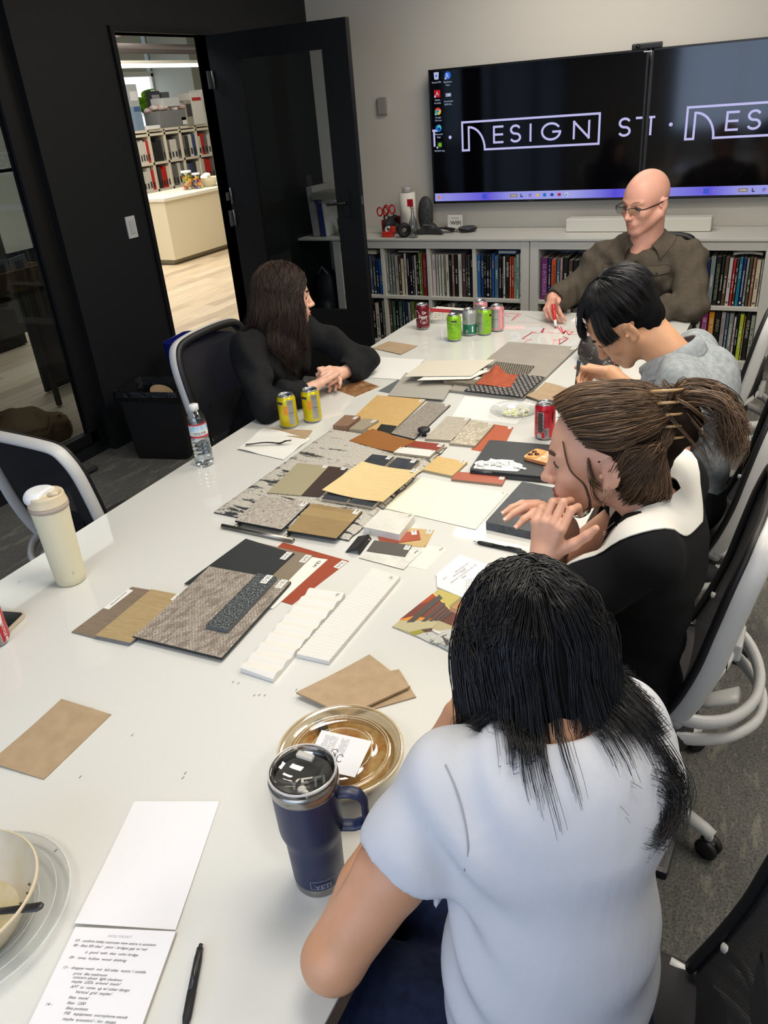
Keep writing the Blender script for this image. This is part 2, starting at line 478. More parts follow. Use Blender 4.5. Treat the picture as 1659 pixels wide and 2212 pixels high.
# right wall, front wall with its window opening
w = MB(); w.box((1.66, 1.9, ZC/2), (.12, 8.2, ZC), m_white); struct(w, 'wall_right')
w = MB(); y0 = -2.06
for (x0, x1, z0, z1) in ((-3.56, -2.0, 0, ZC), (.8, 1.7, 0, ZC), (-2.0, .8, 0, .95), (-2.0, .8, 2.35, ZC)):
    w.box(((x0+x1)/2, y0, (z0+z1)/2), (x1-x0, .12, z1-z0), m_white)
struct(w, 'wall_front')
r = thing('window_1', None, None, (-.6, y0, .95)); tag(r, kind='structure'); del_ = r
fm = MB()
for x in (-2.0, -1.07, -.13, .8): fm.box((x, y0, 1.65), (.05, .08, 1.4), m_frame)
for z in (.97, 2.33): fm.box((-.6, y0, z), (2.8, .08, .05), m_frame)
fm.build('window_frame', r)
g = MB(); g.box((-.6, y0, 1.65), (2.75, .006, 1.35), film('window_glass', (225, 235, 240))); g.build('window_pane', r)
# door casing on the room side
tr = MB()
tr.box((XL-.06, 3.815, 1.0875), (.15, .03, 2.175), m_frame); tr.box((XL-.06, 4.715, 1.0875), (.15, .03, 2.175), m_frame); tr.box((XL-.06, 4.265, 2.19), (.15, .93, .03), m_frame)
struct(tr, 'trim_1')
# glass partition beside the pier
r = thing('window_2', None, None, (XL, .5, 0)); tag(r, kind='structure')
fm = MB()
for y in (3.03, 1.35, -.35, -1.93): fm.box((XL-.05, y, 1.11), (.05, .06, 2.02), m_frame)
fm.box((XL-.06, 3.11, 1.3), (.03, .08, 2.5), m_frame)
for z in (.13, 2.09): fm.box((XL-.05, .55, z), (.05, 5.05, .06), m_frame)
fm.build('window_frame', r)
g = MB()
for a, b in ((1.38, 3.0), (-.32, 1.32), (-1.9, -.38)): g.box((XL-.05, (a+b)/2, 1.11), (.01, b-a, 1.9), film('partition_glass', (200, 206, 210), .035, .02))
g.build('glass_pane', r)
# open door, at right angles to the left wall
r = thing('door_1', None, None, (XL, 4.66, 0)); tag(r, kind='structure')
lf = MB(); xa, xb, ga, gb = -3.5, -2.502, -3.275, -2.676; yd = 4.665; th = .045
lf.box(((xa+ga)/2, yd, 1.09), (ga-xa, th, 2.165), m_frame); lf.box(((gb+xb)/2, yd, 1.09), (xb-gb, th, 2.165), m_frame)
lf.box(((ga+gb)/2, yd, (2.03+2.172)/2), (gb-ga, th, .145), m_frame); lf.box(((ga+gb)/2, yd, .25), (gb-ga, th, .485), m_frame)
lf.build('door_leaf', r)
g = MB(); g.box(((ga+gb)/2, yd, 1.26), (gb-ga, .01, 1.55), film('door_glass', (225, 228, 230), .02, .01)); g.build('door_glass', r)
h = MB(); h.box((-2.60, yd-.027, 1.175), (.05, .01, .15), m_frame); h.tube([(-2.60, yd-.03, 1.18), (-2.60, yd-.07, 1.18)], .01, m_frame); h.tube([(-2.60, yd-.07, 1.18), (-2.72, yd-.07, 1.178)], .009, m_frame)
h.box((xb+.001, yd, 1.19), (.004, .02, .05), mat('satin_steel', (150, 150, 150), .35, 1)); h.build('door_handle', r)
for z in (1.93, 1.24, 1.10):
    h = MB(); h.box((XL+.012, 4.60, z), (.006, .03, .1 if z != 1.24 else .05), mat('hinge_steel', (120, 122, 125), .4, .6)); h.tube([(XL+.015, 4.637, z-.05), (XL+.015, 4.637, z+.05)], .007, mat('hinge_steel', (0, 0, 0)), 8); h.build('hinge', r)
# light switch on the pier
r = thing('light_switch', 'white rectangular wall switch plate on the black wall beside the doorway', 'light switch', (XL+.01, 3.66, 1.19))
mw = mat('switch_plastic', (205, 205, 205), .4)
b = MB(); b.box((XL+.004, 3.655, 1.195), (.008, .075, .12), mw, bev=.002); b.build('plate', r)
b = MB(); b.box((XL+.010, 3.655, 1.195), (.006, .036, .072), mat('switch_rocker', (190, 190, 190), .35), bev=.0015); b.build('rocker', r)
# sensor on the back wall
b = MB(); p = AY(825, 229, 5.87); b.box((p.x, 5.878, p.z), (.075, .024, .115), mat('sensor_plastic', (150, 148, 143), .5), bev=.006)
b.build('wall_sensor', label='small grey plastic wall sensor left of the screens on the back wall', cat='sensor')
# ceiling lamps
for i, (x, y, sx, sy, pw) in enumerate(PANELS):
    r = thing('ceiling_lamp', None, 'ceiling lamp', (x, y, ZC))
    r['label'] = ['wide ceiling light panel over the middle of the table', 'wide ceiling light panel over the near end of the table', 'small square ceiling light panel over the walkway right of the table', 'slim ceiling light panel near the back wall', 'ceiling light panel near the window wall'][i]
    fm = MB()
    for s_ in (-1, 1):
        fm.box((x + s_*(sx/2+.012), y, ZC-.01), (.024, sy+.048, .03), m_ceil); fm.box((x, y + s_*(sy/2+.012), ZC-.01), (sx, .024, .03), m_ceil)
    fm.build('frame', r)
    d = MB(); d.box((x, y, ZC-.006), (sx, sy, .008), emit('lamp_diffuser', (255, 240, 220), 2.2)); d.build('diffuser', r)

# ================================================================ OFFICE beyond the door
m_off = mat('office_wall_paint', (196, 200, 190), .8)
w = MB(); w.box((-11.3, 6.5, .6), (.12, 17, 1.2), m_off); w.box((-11.3, 5.5, 2.95), (.12, 15, 1.1), m_off); w.box((-11.3, 5.2, 1.8), (.12, 10.6, 1.3), m_off)
w.box((-11.3, 14.1, 1.8), (.12, 1.9, 1.3), m_off); w.box((-11.3, 14.1, 2.95), (.12, 2, 1.1), m_off); struct(w, 'wall_office_far')
w = MB(); w.box((-7.5, 15.0, 1.75), (8, .12, 3.5), m_off); struct(w, 'wall_office_side')
w = MB(); w.box((-10.75, 13.75, 1.75), (.9, 1.3, 3.5), mat('office_column_paint', (178, 184, 172), .8)); struct(w, 'wall_office_column')
w = MB(); w.box((-3.56, 10.45, 1.75), (.12, 9.1, 3.5), m_off); struct(w, 'wall_office_near')
c = MB(); c.box((-7.6, 6.5, 3.52), (8, 17, .08), mat('office_ceiling', (176, 174, 172), .9)); struct(c, 'ceiling_office')
r = thing('window_3', None, None, (-11.3, 11.8, 1.8)); tag(r, kind='structure')
b = MB(); b.box((-11.28, 11.8, 1.8), (.02, 2.6, 1.2), emit('bright_window_shade', (235, 240, 255), 1.5)); b.build('window_pane', r)
b = MB()
for y in (10.5, 13.1): b.box((-11.26, y, 1.8), (.1, .1, 1.3), mat('office_trim', (230, 228, 220), .6))
for z in (1.2, 2.44): b.box((-11.26, 11.8, z), (.1, 2.7, .08), mat('office_trim', (0, 0, 0)))
b.build('window_frame', r)
# service pipes under the office ceiling
m_pipe = mat('duct_grey', (110, 104, 104), .6)
for nm, lab, cat, p, q, rad in (('duct_pipe', 'thick grey duct crossing under the office ceiling', 'duct', (-7.0, 6.2, 2.75), (-9.4, 14.5, 3.28), .11),
    ('sprinkler_pipe', 'thin grey pipe running above the office light tube', 'pipe', (-8.6, 7.5, 2.62), (-8.6, 14.5, 2.62), .035),
    ('sprinkler_pipe', 'second thin grey pipe just above the office light tube', 'pipe', (-9.3, 7.5, 2.64), (-9.3, 14.5, 2.64), .05),
    ('conduit', 'narrow conduit slanting up to the office ceiling', 'conduit', (-8.4, 9.0, 2.66), (-9.9, 12.6, 3.2), .02)):
    b = MB(); b.tube([p, q], rad, m_pipe, 12); b.build(nm, label=lab, cat=cat)
r = thing('tube_light', 'long bright linear tube light hanging in the office', 'light fixture', (-8.4, 10, 2.4))
b = MB(); b.box((-8.4, 10.2, 2.41), (.07, 5, .04), mat('light_housing', (220, 220, 215), .5)); b.build('housing', r)
b = MB(); b.box((-8.4, 10.2, 2.37), (.06, 5, .045), emit('tube_glow', (255, 250, 240), 6)); b.build('diffuser', r)
b = MB()
for y in (8.4, 12.2): b.tube([(-8.4, y, 2.43), (-8.4, y, 3.48)], .004, m_pipe, 6)
b.build('hanging_wire', r)
# white counter
r = thing('counter', 'cream white reception counter block on the plank floor beyond the doorway', 'counter', (-7.7, 9.8, 0))
cb = MB(); cb.box((-7.68, 9.95, .42), (.76, 3.3, .72), mat('counter_front', (232, 222, 196), .5)); cb.build('body', r)
cb = MB(); cb.box((-7.68, 9.95, .80), (.80, 3.34, .035), mat('counter_top', (240, 236, 224), .35)); cb.build('worktop', r)
cb = MB(); cb.box((-7.7, 9.95, .03), (.66, 3.2, .06), mat('counter_kick', (150, 142, 122), .6)); cb.build('plinth', r)
def jar(loc, rad, h, cc, lab, lid=True):
    r = thing('jar', lab, 'jar', loc); b = MB(); x, y, z = loc
    b.lathe([(0, 0), (rad, 0), (rad, h*.86), (rad*.85, h*.9)], loc, film('jar_plastic', (230, 230, 225), .1), 20); b.build('body', r)
    b = MB()
    rnd = random.Random(5)
    for i in range(60):
        a = rnd.uniform(0, 2*PI); q = rad*.8*math.sqrt(rnd.random()); zz = rnd.uniform(.02, h*.75)
        b.box((x+q*math.cos(a), y+q*math.sin(a), z+zz), (.03, .03, .03), mat('sweet_'+cc[i % len(cc)], cc[i % len(cc)], .4), bev=.008)
    b.build('sweets', r, kind='stuff')
    if lid: b = MB(); b.lathe([(0, h*.88), (rad*1.02, h*.88), (rad*1.02, h), (0, h)], loc, mat('jar_lid', (225, 225, 225), .4), 20); b.build('lid', r)
P = lambda u, v: T(u, v, .82)
jar(T(408, 409, .82), .07, .24, ['d8452a', 'e9b32c', '8bb33a', 'f0d060'], 'clear jar of orange and yellow sweets on the counter, left one')
jar(T(428, 407, .82), .058, .2, ['e06a28', 'f0c040', '25357a'], 'clear jar with blue label and orange sweets on the counter, right one')
r = thing('mixing_bowl', 'cream bowl with crumpled white paper on the office counter', 'bowl', T(452, 402, .82)); q = T(452, 402, .82)
b = MB(); b.lathe([(0, 0), (.08, 0), (.15, .12), (.155, .12), (.15, .115), (.08, .01)], q, mat('bowl_cream', (226, 216, 190), .4), 24); b.build('bowl', r)
s_ = SDF((q.x-.15, q.y-.15, q.z), (q.x+.15, q.y+.15, q.z+.22), .012)
for i in range(9): s_.ell((q.x+random.uniform(-.07, .07), q.y+random.uniform(-.07, .07), q.z+.11+random.uniform(-.02, .04)), (.05, .04, .03), k=.005)
s_.build('paper', mat('tissue_white', (235, 235, 232), .8), r, 0)
# shelf unit with binders
m_sh = mat('office_shelf', (224, 216, 198), .5)
r = thing('shelf_unit', 'white cube shelf unit filled with binders behind the office counter', 'shelf unit', (-9.3, 11, 0))
X0 = -9.1; ys = [9.9, 10.29, 10.65, 11.03, 11.43, 11.82, 12.2]; zs = [.03, .34, .715, 1.10, 1.50]
cb = MB(); dpt = .4
for y in ys + [9.62]: cb.box((X0-dpt/2, y, .78), (dpt, .035, 1.56), m_sh)
for z in zs + [1.555]: cb.box((X0-dpt/2, 10.93, z), (dpt, 2.66, .035), m_sh)
cb.box((X0-dpt-.01, 10.93, .78), (.02, 2.66, 1.56), m_sh); cb.build('frame', r)
rnd = random.Random(3)
bind = [('white', (214, 211, 203)), ('black', (34, 34, 38)), ('grey', (110, 108, 106)), ('red', (190, 40, 34)), ('white', (222, 218, 206)), ('blue', (50, 70, 120)), ('dark grey', (60, 60, 62))]
ordn = ['first', 'second', 'third', 'fourth', 'fifth', 'sixth', 'seventh', 'eighth', 'ninth', 'tenth', 'eleventh', 'twelfth', 'thirteenth', 'fourteenth', 'fifteenth', 'sixteenth', 'seventeenth', 'eighteenth', 'nineteenth', 'twentieth', 'twenty-first', 'twenty-second']
pal = {(0, 3): [0, 0, 0, 0, 0, 3], (0, 2): [0, 0, 0, 0, 3], (0, 1): [0, 0, 0, 0], (1, 3): [1, 1, 1, 1, 2], (1, 2): [1, 6, 3, 3, 0], (2, 3): [2, 4, 4, 2], (2, 2): [2, 2, 4, 2], (3, 3): [2, 6, 4, 5], (3, 2): [2, 5, 6, 4], (4, 3): [4, 3, 2, 4], (4, 2): [4, 3, 3, 2]}
for ci in range(5):
    for ri in (1, 2, 3):
        seq = pal.get((ci, ri), [1, 2, 6, 4]); n = len(seq); wd = (ys[ci+1]-ys[ci]-.05)/n
        for k, s2 in enumerate(seq):
            nm, cc = bind[s2]; hh = rnd.uniform(.27, .33); y = ys[ci]+.025+wd*(k+.5); z = zs[ri]+.018
            b = MB(); b.box((X0-.16, y, z+hh/2), (.27, wd*.9, hh), mat('binder_'+nm.replace(' ', '_'), cc, .5))
            b.box((X0-.022, y, z+hh*.25), (.004, wd*.4, hh*.28), mat('binder_mark', (40, 40, 40) if nm == 'white' else (200, 200, 200), .5))
            b.build('binder', label='%s binder, %s from left in %s row, %s column of office shelf' % (nm, ordn[k], ['lowest', 'third', 'second', 'top'][ri], ordn[ci]), cat='binder', group='binders in the office shelf')
# things on top of the shelf unit
zt = 1.573
def onshelf(u, v, x=-9.2): return AX(u, v, x)
a = AX(340, 262, -9.2)
r = thing('storage_bin', 'grey storage bin full of cloths on top of the office shelf', 'storage bin', (-9.25, a.y, zt))
b = MB(); y0, y1 = AX(335, 262, -9.2).y, AX(393, 262, -9.2).y
b.box((-9.25, (y0+y1)/2, zt+.12), (.3, y1-y0, .24), mat('bin_grey', (120, 122, 124), .6), bev=.01); b.build('bin', r)
s_ = SDF((-9.45, y0-.1, zt+.15), (-9.0, y1+.12, zt+.42), .015)
for i in range(16): s_.ell((-9.22+random.uniform(-.1, .1), random.uniform(y0-.02, y1), zt+.26+random.uniform(-.02, .05)), (.08, .07, .04), k=.01)
s_.build('cloths', mat('cloth_white', (222, 220, 214), .8, noise=(9, (170, 120, 120))), r, 0)
r = thing('plastic_box', 'clear plastic box lying on the cloths above the grey bin', 'box', (-9.2, (y0+y1)/2, zt+.3))
b = MB(); yc = (y0+y1)/2; b.box((-9.2, yc, zt+.40), (.24, .38, .012), mat('frost_plastic', (214, 218, 222), .3, Alpha=.75)); 
for dy in (-.19, .19): b.box((-9.2, yc+dy, zt+.35), (.24, .012, .12), mat('frost_plastic', (0, 0, 0)))
for dx in (-.12, .12): b.box((-9.2+dx, yc, zt+.35), (.012, .38, .12), mat('frost_plastic', (0, 0, 0)))
b.build('box', r)
def blk(name, lab, cat, u0, u1, x, h, cc, extra=None, dx=.25):
    y0 = AX(u0, 270, x).y; y1 = AX(u1, 270, x).y
    b = MB(); b.box((x, (y0+y1)/2, zt+h/2), (dx, y1-y0, h), mat(name+'_%d%d%d' % cc, cc, .5), bev=.004)
    if extra: b.box((x+dx/2+.002, (y0+y1)/2, zt+h*extra[1]), (.004, (y1-y0)*.8, h*extra[2]), mat('box_mark_%d%d%d' % extra[0], extra[0], .5))
    b.build(name, label=lab, cat=cat)
blk('magazine_file', 'white magazine file with a red band on the office shelf top', 'file box', 408, 432, -9.2, .46, (216, 214, 208), ((180, 30, 40), .8, .1))
blk('magazine_file', 'plain white file box at the right on the office shelf top', 'file box', 433, 446, -9.25, .5, (228, 226, 220), ((200, 200, 200), .5, .3))
blk('magazine_file', 'grey file box between the bin and the red banded file', 'file box', 394, 407, -9.2, .36, (150, 148, 140), ((60, 60, 60), .6, .5))
blk('carton', 'low grey carton with a white label on the office shelf top', 'box', 388, 402, -9.16, .13, (140, 142, 140), ((230, 230, 230), .4, .5), .12)
blk('carton', 'dark patterned carton standing behind the grey bin', 'box', 332, 352, -9.42, .52, (52, 54, 62), ((160, 160, 165), .75, .3), .1)
blk('carton', 'second dark carton standing behind the clear plastic box', 'box', 356, 372, -9.42, .5, (90, 92, 96), ((30, 30, 34), .7, .2), .1)
blk('dispenser', 'tall grey white dispenser at the left end of the office shelf top', 'dispenser', 278, 297, -9.36, .62, (175, 180, 182), ((225, 228, 230), .75, .2))
blk('dispenser', 'blue lidded bottle box left of the plant on the shelf top', 'dispenser', 286, 303, -9.19, .32, (120, 140, 165), ((60, 90, 130), .9, .2), .15)
blk('paper_stack', 'white paper stack lying on the office shelf top', 'paper', 304, 332, -9.2, .05, (236, 236, 234))
# plant
r = thing('potted_plant', 'bright green broad leaved plant by the office window', 'plant', (-9.95, 11.7, 0))
b = MB(); b.lathe([(0, 0), (.09, 0), (.12, .16), (.1, .16)], (AX(318, 255, -9.95).x, AX(318, 255, -9.95).y, 0), mat('pot', (200, 200, 195), .5), 16); b.build('pot', r)
b = MB(); ml = mat('leaf_green', (92, 160, 30), .4, noise=(8, (150, 205, 50)))
rnd = random.Random(11); base = AX(318, 255, -9.95)
for i in range(22):
    a = rnd.uniform(0, 2*PI); L = rnd.uniform(.16, .26); el = rnd.uniform(-.2, 1.2); p0 = Vector((base.x, base.y, base.z+rnd.uniform(-.05, .25)))
    d = Vector((math.cos(a)*math.cos(el), math.sin(a)*math.cos(el), math.sin(el))); sd = d.cross(Vector((0, 0, 1))).normalized(); up = sd.cross(d)
    b.grid(lambda s, t, p0=p0, d=d, sd=sd, up=up, L=L: p0 + d*L*(.35+t) + sd*(s-.5)*.2*math.sin(PI*min(1, t*.93+.07))**.8 + up*(.05*math.sin(PI*t) - .1*t*t + .06*abs(s-.5)), 4, 6, ml)
    b.tube([(base.x, base.y, base.z-.2), p0, p0+d*L*.4], .005, mat('stem_green', (90, 120, 40), .5), 5)
b.build('foliage', r)
b = MB()
b.tube([(base.x, base.y, .1), (base.x, base.y, base.z)], .012, mat('stem_green', (0, 0, 0)), 6); b.build('stem', r)

# seen through the glass partition
r = thing('dark_backdrop_cabinet', 'dark grey office cabinet, height added to darken the view behind the glass partition', 'cabinet', (-6.5, 3.4, 0))
b = MB(); b.box((-6.5, 2.4, 1.5), (.6, 5.0, 2.8), mat('dark_cabinet', (44, 44, 43), .5)); b.build('body', r)  # low cabinet extended upwards, the added height keeps the upper glass dark
b = MB(); b.box((-6.5, 2.4, .05), (.55, 4.95, .1), mat('dark_plinth', (14, 14, 15), .6)); b.build('plinth', r)
b = MB(); b.box((-6.5, 2.4, 2.92), (.62, 5.04, .03), mat('dark_top', (80, 76, 68), .5)); b.build('top', r)
b = MB(); b.box((-4.86, 4.12, .5), (.03, .56, 1.0), mat('navy_board', (30, 36, 44), .5), bev=.004); b.build('dark_standin_panel', label='dark blue grey panel added for the dark reflection in the glass by the pier', cat='board')  # added stand-in panel for a dark bluish reflection in the glass
r = thing('console_table', 'dark console table behind the glass partition with the cardboard box on it', 'table', (-4.35, 3.0, 0))
md = mat('console_dark', (40, 38, 34), .5)
b = MB(); b.box((-4.35, 2.85, .865), (.4, 1.7, .03), md); b.build('top', r)
for dx, dy in ((-.17, -.8), (.17, -.8), (-.17, .8)): b = MB(); b.box((-4.35+dx, 2.85+dy, .425), (.03, .03, .85), md); b.build('leg', r)
r = thing('cardboard_box', 'open brown cardboard box holding white cards on the console table', 'box', (-4.3, 3.3, .88))
mk = mat('cardboard', (156, 116, 74), .8, noise=(30, (136, 98, 60)))
b = MB()
b.box((-4.3, 3.27, .885), (.22, .62, .01), mk)
for dx in (-.11, .11): b.box((-4.3+dx, 3.27, .94), (.006, .62, .12), mk)
for dy in (-.31, .31): b.box((-4.3, 3.27+dy, .94), (.22, .006, .12), mk)
b.build('carton', r)
for k, (yy, rz) in enumerate(((3.12, .1), (3.3, -.05), (3.44, .08))):
    M_ = Matrix.Translation((-4.26, yy, 1.0)) @ Matrix.Rotation(rz, 4, 'X')
    b = MB(); b.box((0, 0, 0), (.004, .12, .13), mat('card_white', (180, 184, 182), .6), M_); b.box((.003, 0, .01), (.001, .06, .06), mat('card_print', (110, 116, 116), .6), M_)
    b.build('card', label=['leftmost', 'middle', 'rightmost'][k] + ' of the three white cards standing in the cardboard box', cat='card', group='cards in the cardboard box')
# crumpled corrugated wrap on the floor
s_ = SDF((-4.5, 2.55, 0), (-3.72, 3.35, .5), .012)
for (x, y, z, a, b_, c_) in ((-4.05, 2.95, .14, .2, .2, .13), (-4.2, 2.8, .2, .16, .14, .12), (-3.95, 3.1, .1, .1, .1, .1), (-4.28, 2.72, .3, .12, .1, .08)):
    s_.ell((x, y, z), (a, b_, c_), k=.03)
s_.warp(lambda X, Y, Z: .006*np.sin(180*(X*.6+Z)) + .012*np.sin(23*X+11*Y)*np.sin(31*Y+8*Z)); s_.plane((0, 0, .012), (0, 0, -1))
s_.build('packing_paper', mat('kraft_wrap', (150, 118, 78), .9), None, 0, label='heap of crumpled corrugated kraft wrapping on the office floor behind the glass', cat='packing paper')
b = MB(); b.box((-3.80, 2.42, .42), (.05, .22, .84), mk); b.build('cardboard_sheet', label='upright brown cardboard sheet leaning behind the glass partition at the left', cat='cardboard')
# ================================================================ BACK WALL FURNITURE
YF, ZT = 5.43, .828          # front plane and top of the book cabinets
def cabinet(name, xs, lab, x0, x1):
    r = thing(name, lab, 'book cabinet', ((x0+x1)/2, 5.65, 0)); D = YB - YF - .005; yc = YF + D/2
    b = MB(); th = .022
    for x in (x0+.03, x1-.03): b.box((x, yc, .4055), (.06, D, .811), m_lam)
    for x in xs: b.box((x, yc+.004, .41), (.026, D-.01, .70), m_lam)
    b.box(((x0+x1)/2, yc+.001, .783), (x1-x0-.12, D-.002, .056), m_lam); b.box(((x0+x1)/2, yc+.003, .396), (x1-x0-.12, D-.008, .024), m_lam)
    b.box(((x0+x1)/2, yc+.001, .03), (x1-x0-.12, D-.002, .055), m_lam); b.box(((x0+x1)/2, YB-.02, .4), (x1-x0, .015, .76), m_lam)
    b.build('frame', r, bevel=.0015)
    return r
cabinet('book_cabinet', (-2.787, -2.41, -2.055), 'left white book cabinet with four columns of books under the left screen', -3.20, -1.648)
cabinet('book_cabinet', (-1.24, -.875, -.515), 'right white book cabinet behind the bald man', -1.642, -.11)
b = MB(); b.box((-1.80, (YF-.012+YB)/2, .820), (3.40, YB-YF+.012, .016), m_lam, bev=.002)
b.build('cabinet_worktop', label='long pale worktop lying across both book cabinets', cat='worktop')
# ---- books
BK = {}
PAL = dict(n=('black', (20, 20, 22)), g=('grey', (128, 134, 134)), d=('dark grey', (62, 66, 70)), w=('white', (196, 194, 188)), c=('cream', (206, 198, 160)), s=('pale grey', (160, 162, 160)),
           b=('blue', (30, 92, 160)), B=('dark blue', (28, 48, 96)), u=('slate blue', (84, 104, 132)), r=('dark red', (120, 22, 44)), R=('red', (178, 44, 34)), o=('orange', (205, 92, 40)), p=('purple', (110, 36, 110)),
           m=('magenta', (150, 30, 110)), y=('amber', (206, 140, 40)), l=('lime', (176, 186, 60)), e=('green', (58, 92, 74)), t=('brown', (78, 62, 56)), T=('tan', (132, 108, 86)), k=('pale pink', (196, 160, 158)), a=('mint', (150, 190, 170)), v=('teal', (24, 110, 150)), q=('olive', (112, 124, 60)))
mpages = mat('book_pages', (200, 194, 178), .8)
def book(x, w, h, z, key, row, bay, nth, txt=None, tc=(220, 220, 215), tilt=0, dpt=.24, yo=0):
    nm, cc = PAL[key]; rr = random.Random(hash((round(x, 3), round(z, 2))) % 9999)
    cc = tuple(max(8, min(235, int(q + rr.uniform(-9, 9)))) for q in cc) if key != 'n' else cc
    mc = mat('cover_%d_%d_%d' % cc, cc, .45)
    b = MB(); y = YF + .035 + yo
    M_ = Matrix.Translation((x, y, z)) @ Matrix.Rotation(tilt, 4, 'Y')
    b.box((0, .002, h/2), (w*.94, .004, h), mc, M_); b.box((-w*.47+.001, dpt/2, h/2), (.002, dpt, h), mc, M_); b.box((w*.47-.001, dpt/2, h/2), (.002, dpt, h), mc, M_)
    b.box((0, dpt/2-.002, h/2), (w*.9, dpt-.008, h-.008), mpages, M_)
    mt = mat('spine_ink_%d%d%d' % tuple(tc), tc, .5)
    if txt:
        th = w*.55; g = MB(); g.text(txt, (0, 0, 0), (1, 0, 0), (0, 1, 0), th, mt, maxw=h*.75)
        R_ = M_ @ Matrix(((0, 1, 0, -th*.42), (0, 0, 0, -.0006), (-1, 0, 0, h*.86), (0, 0, 0, 1)))
        b.add([R_ @ Vector(p) for p in g.v], g.f, mt)
    else:
        L = rr.uniform(.25, .6)*h; zc = rr.uniform(.45, .6)*h
        n = int(L/.011)
        if key in 'wcska': mt = mat('spine_ink_dark', (60, 60, 64), .5)
        for i in range(n):
            if rr.random() < .8: b.box((0, -.0004, zc - L/2 + i*.011), (w*.3, .0006, rr.uniform(.004, .008)), mt, M_)
        if rr.random() < .4: b.box((0, -.0004, h*.07), (w*.5, .0006, .012), mt, M_)
    o = b.build('book')
    tag(o, '%s book, %s from left in %s row, %s column of %s cabinet' % (nm, ordn[nth], row, bay[0], bay[1]), 'book', 'books on the %s row' % row)
    return o
def shelf_row(x0, x1, z, seq, row, bay, hmin=.26, hmax=.31):
    """seq: list of (key, rel width, rel height, text, textcol)"""
    tot = sum(s[1] for s in seq); k = (x1-x0)/tot; x = x0
    for i, s in enumerate(seq):
        w = s[1]*k; hh = hmin + (hmax-hmin)*s[2]
        book(x+w/2, w*.97, hh, z, s[0], row, bay, i, s[3] if len(s) > 3 else None, s[4] if len(s) > 4 else (220, 220, 215)); x += w
def S(code, hs=None, ws=None):
    rr = random.Random(code); return [(c, rr.choice([.8, 1, 1, 1.3]), rr.uniform(.2, 1)) for c in code]
ZU, ZLo = .409, .059
x_ = lambda u, v=600: AY(u, v, YF).x
shelf_row(-3.135, -2.805, ZU, S('ndgntwnnudBb'), 'upper', ('first', 'left'), .23, .29)
shelf_row(-2.772, -2.424, ZU, [('s', 1, .6), ('g', 1.2, .7), ('g', 1.1, .7), ('s', 1.5, .55), ('t', .9, .5), ('c', 1.3, .1, 'CASAS', (120, 110, 80)), ('w', 1, .9), ('n', 1, 1, 'CONTEMPORARY'), ('n', 1, .9), ('d', .9, .5), ('w', .8, .6), ('n', .8, .8), ('q', 1, 1), ('l', .4, .9), ('r', 1.7, .85, 'NEW INTERIORS', (190, 120, 130)), ('c', .6, .7, 'ARCHITECTURE', (80, 70, 60))], 'upper', ('second', 'left'))
shelf_row(-2.395, -2.069, ZU, [('w', 1.5, .8, 'HOME', (90, 90, 90)), ('w', .9, .8, 'WATERFRONTS', (120, 120, 120)), ('w', 1, .7, 'STYLE', (140, 140, 140)), ('w', 1.1, .7, 'LIVING', (150, 110, 110)), ('k', .5, .7), ('w', 1.3, .8), ('n', .9, .8, 'SUITE', (190, 190, 190)), ('T', 1.1, .8), ('n', 1.2, .8), ('w', 1.5, .85, 'HOME', (110, 110, 110)), ('t', 1.3, 1), ('d', .6, .7), ('d', 1, .75), ('n', 1.2, .9, 'NOW', (230, 230, 230))], 'upper', ('third', 'left'))
shelf_row(-2.041, -1.71, ZU, [('b', 1.3, .8, 'Discover', (210, 225, 240)), ('B', 1.2, .75, 'SPACE & CITY'), ('n', .8, .7), ('n', 1.2, .7), ('d', .8, .6), ('b', 1, .9, 'HOTELS', (230, 190, 180)), ('u', 1.6, .7), ('n', 1, .4), ('n', .5, .6), ('w', .9, .6), ('n', 1.4, .65, 'INTERIORS', (235, 235, 235)), ('o', .8, .5), ('R', .9, .5), ('c', .6, .45), ('a', 1.2, .9), ('w', .9, 1)], 'upper', ('fourth', 'left'))
shelf_row(-3.135, -2.805, ZLo, S('vugdngenwns'), 'lower', ('first', 'left'), .26, .31)
shelf_row(-2.772, -2.424, ZLo, [('t', 1, .9), ('e', 1.2, .8, 'WATERSCAPES', (150, 170, 160)), ('n', 1, .9), ('e', 1.4, .8, 'Shopping Guide', (150, 170, 160)), ('d', .8, .9), ('B', 1, .7), ('s', 1, .6), ('q', 1.4, .8), ('e', 1, .7), ('t', 1, .8), ('a', 1.2, .7), ('n', 1, .9), ('e', .9, .7)], 'lower', ('second', 'left'))
shelf_row(-2.395, -2.069, ZLo, S('nndngwndntdn'), 'lower', ('third', 'left'), .26, .3)
shelf_row(-2.041, -1.71, ZLo, S('ndntnBdnn'), 'lower', ('fourth', 'left'), .25, .29)
shelf_row(-1.575, -1.26, ZU, [('p', 1.9, .75, '50 INTERIORS', (190, 150, 190)), ('B', .8, .7), ('o', 1.4, .6, 'APARTMENT', (60, 40, 30)), ('u', .9, .6), ('k', .7, .7), ('n', 1.4, .8), ('t', 1.2, .5), ('n', 1.3, .5), ('d', 1, .6), ('n', 1, .6)], 'upper', ('first', 'right'), .24, .3)
shelf_row(-1.575, -1.26, ZLo, S('nRndpnwntn'), 'lower', ('first', 'right'), .24, .29)
shelf_row(-1.22, -.895, ZU, S('ndRwndtnswdnb'), 'upper', ('second', 'right'))
shelf_row(-.855, -.535, ZU, S('tndgRwnndBwsu'), 'upper', ('third', 'right'))
shelf_row(-.855, -.535, ZLo, S('wsnecgnsdwcs'), 'lower', ('third', 'right'))
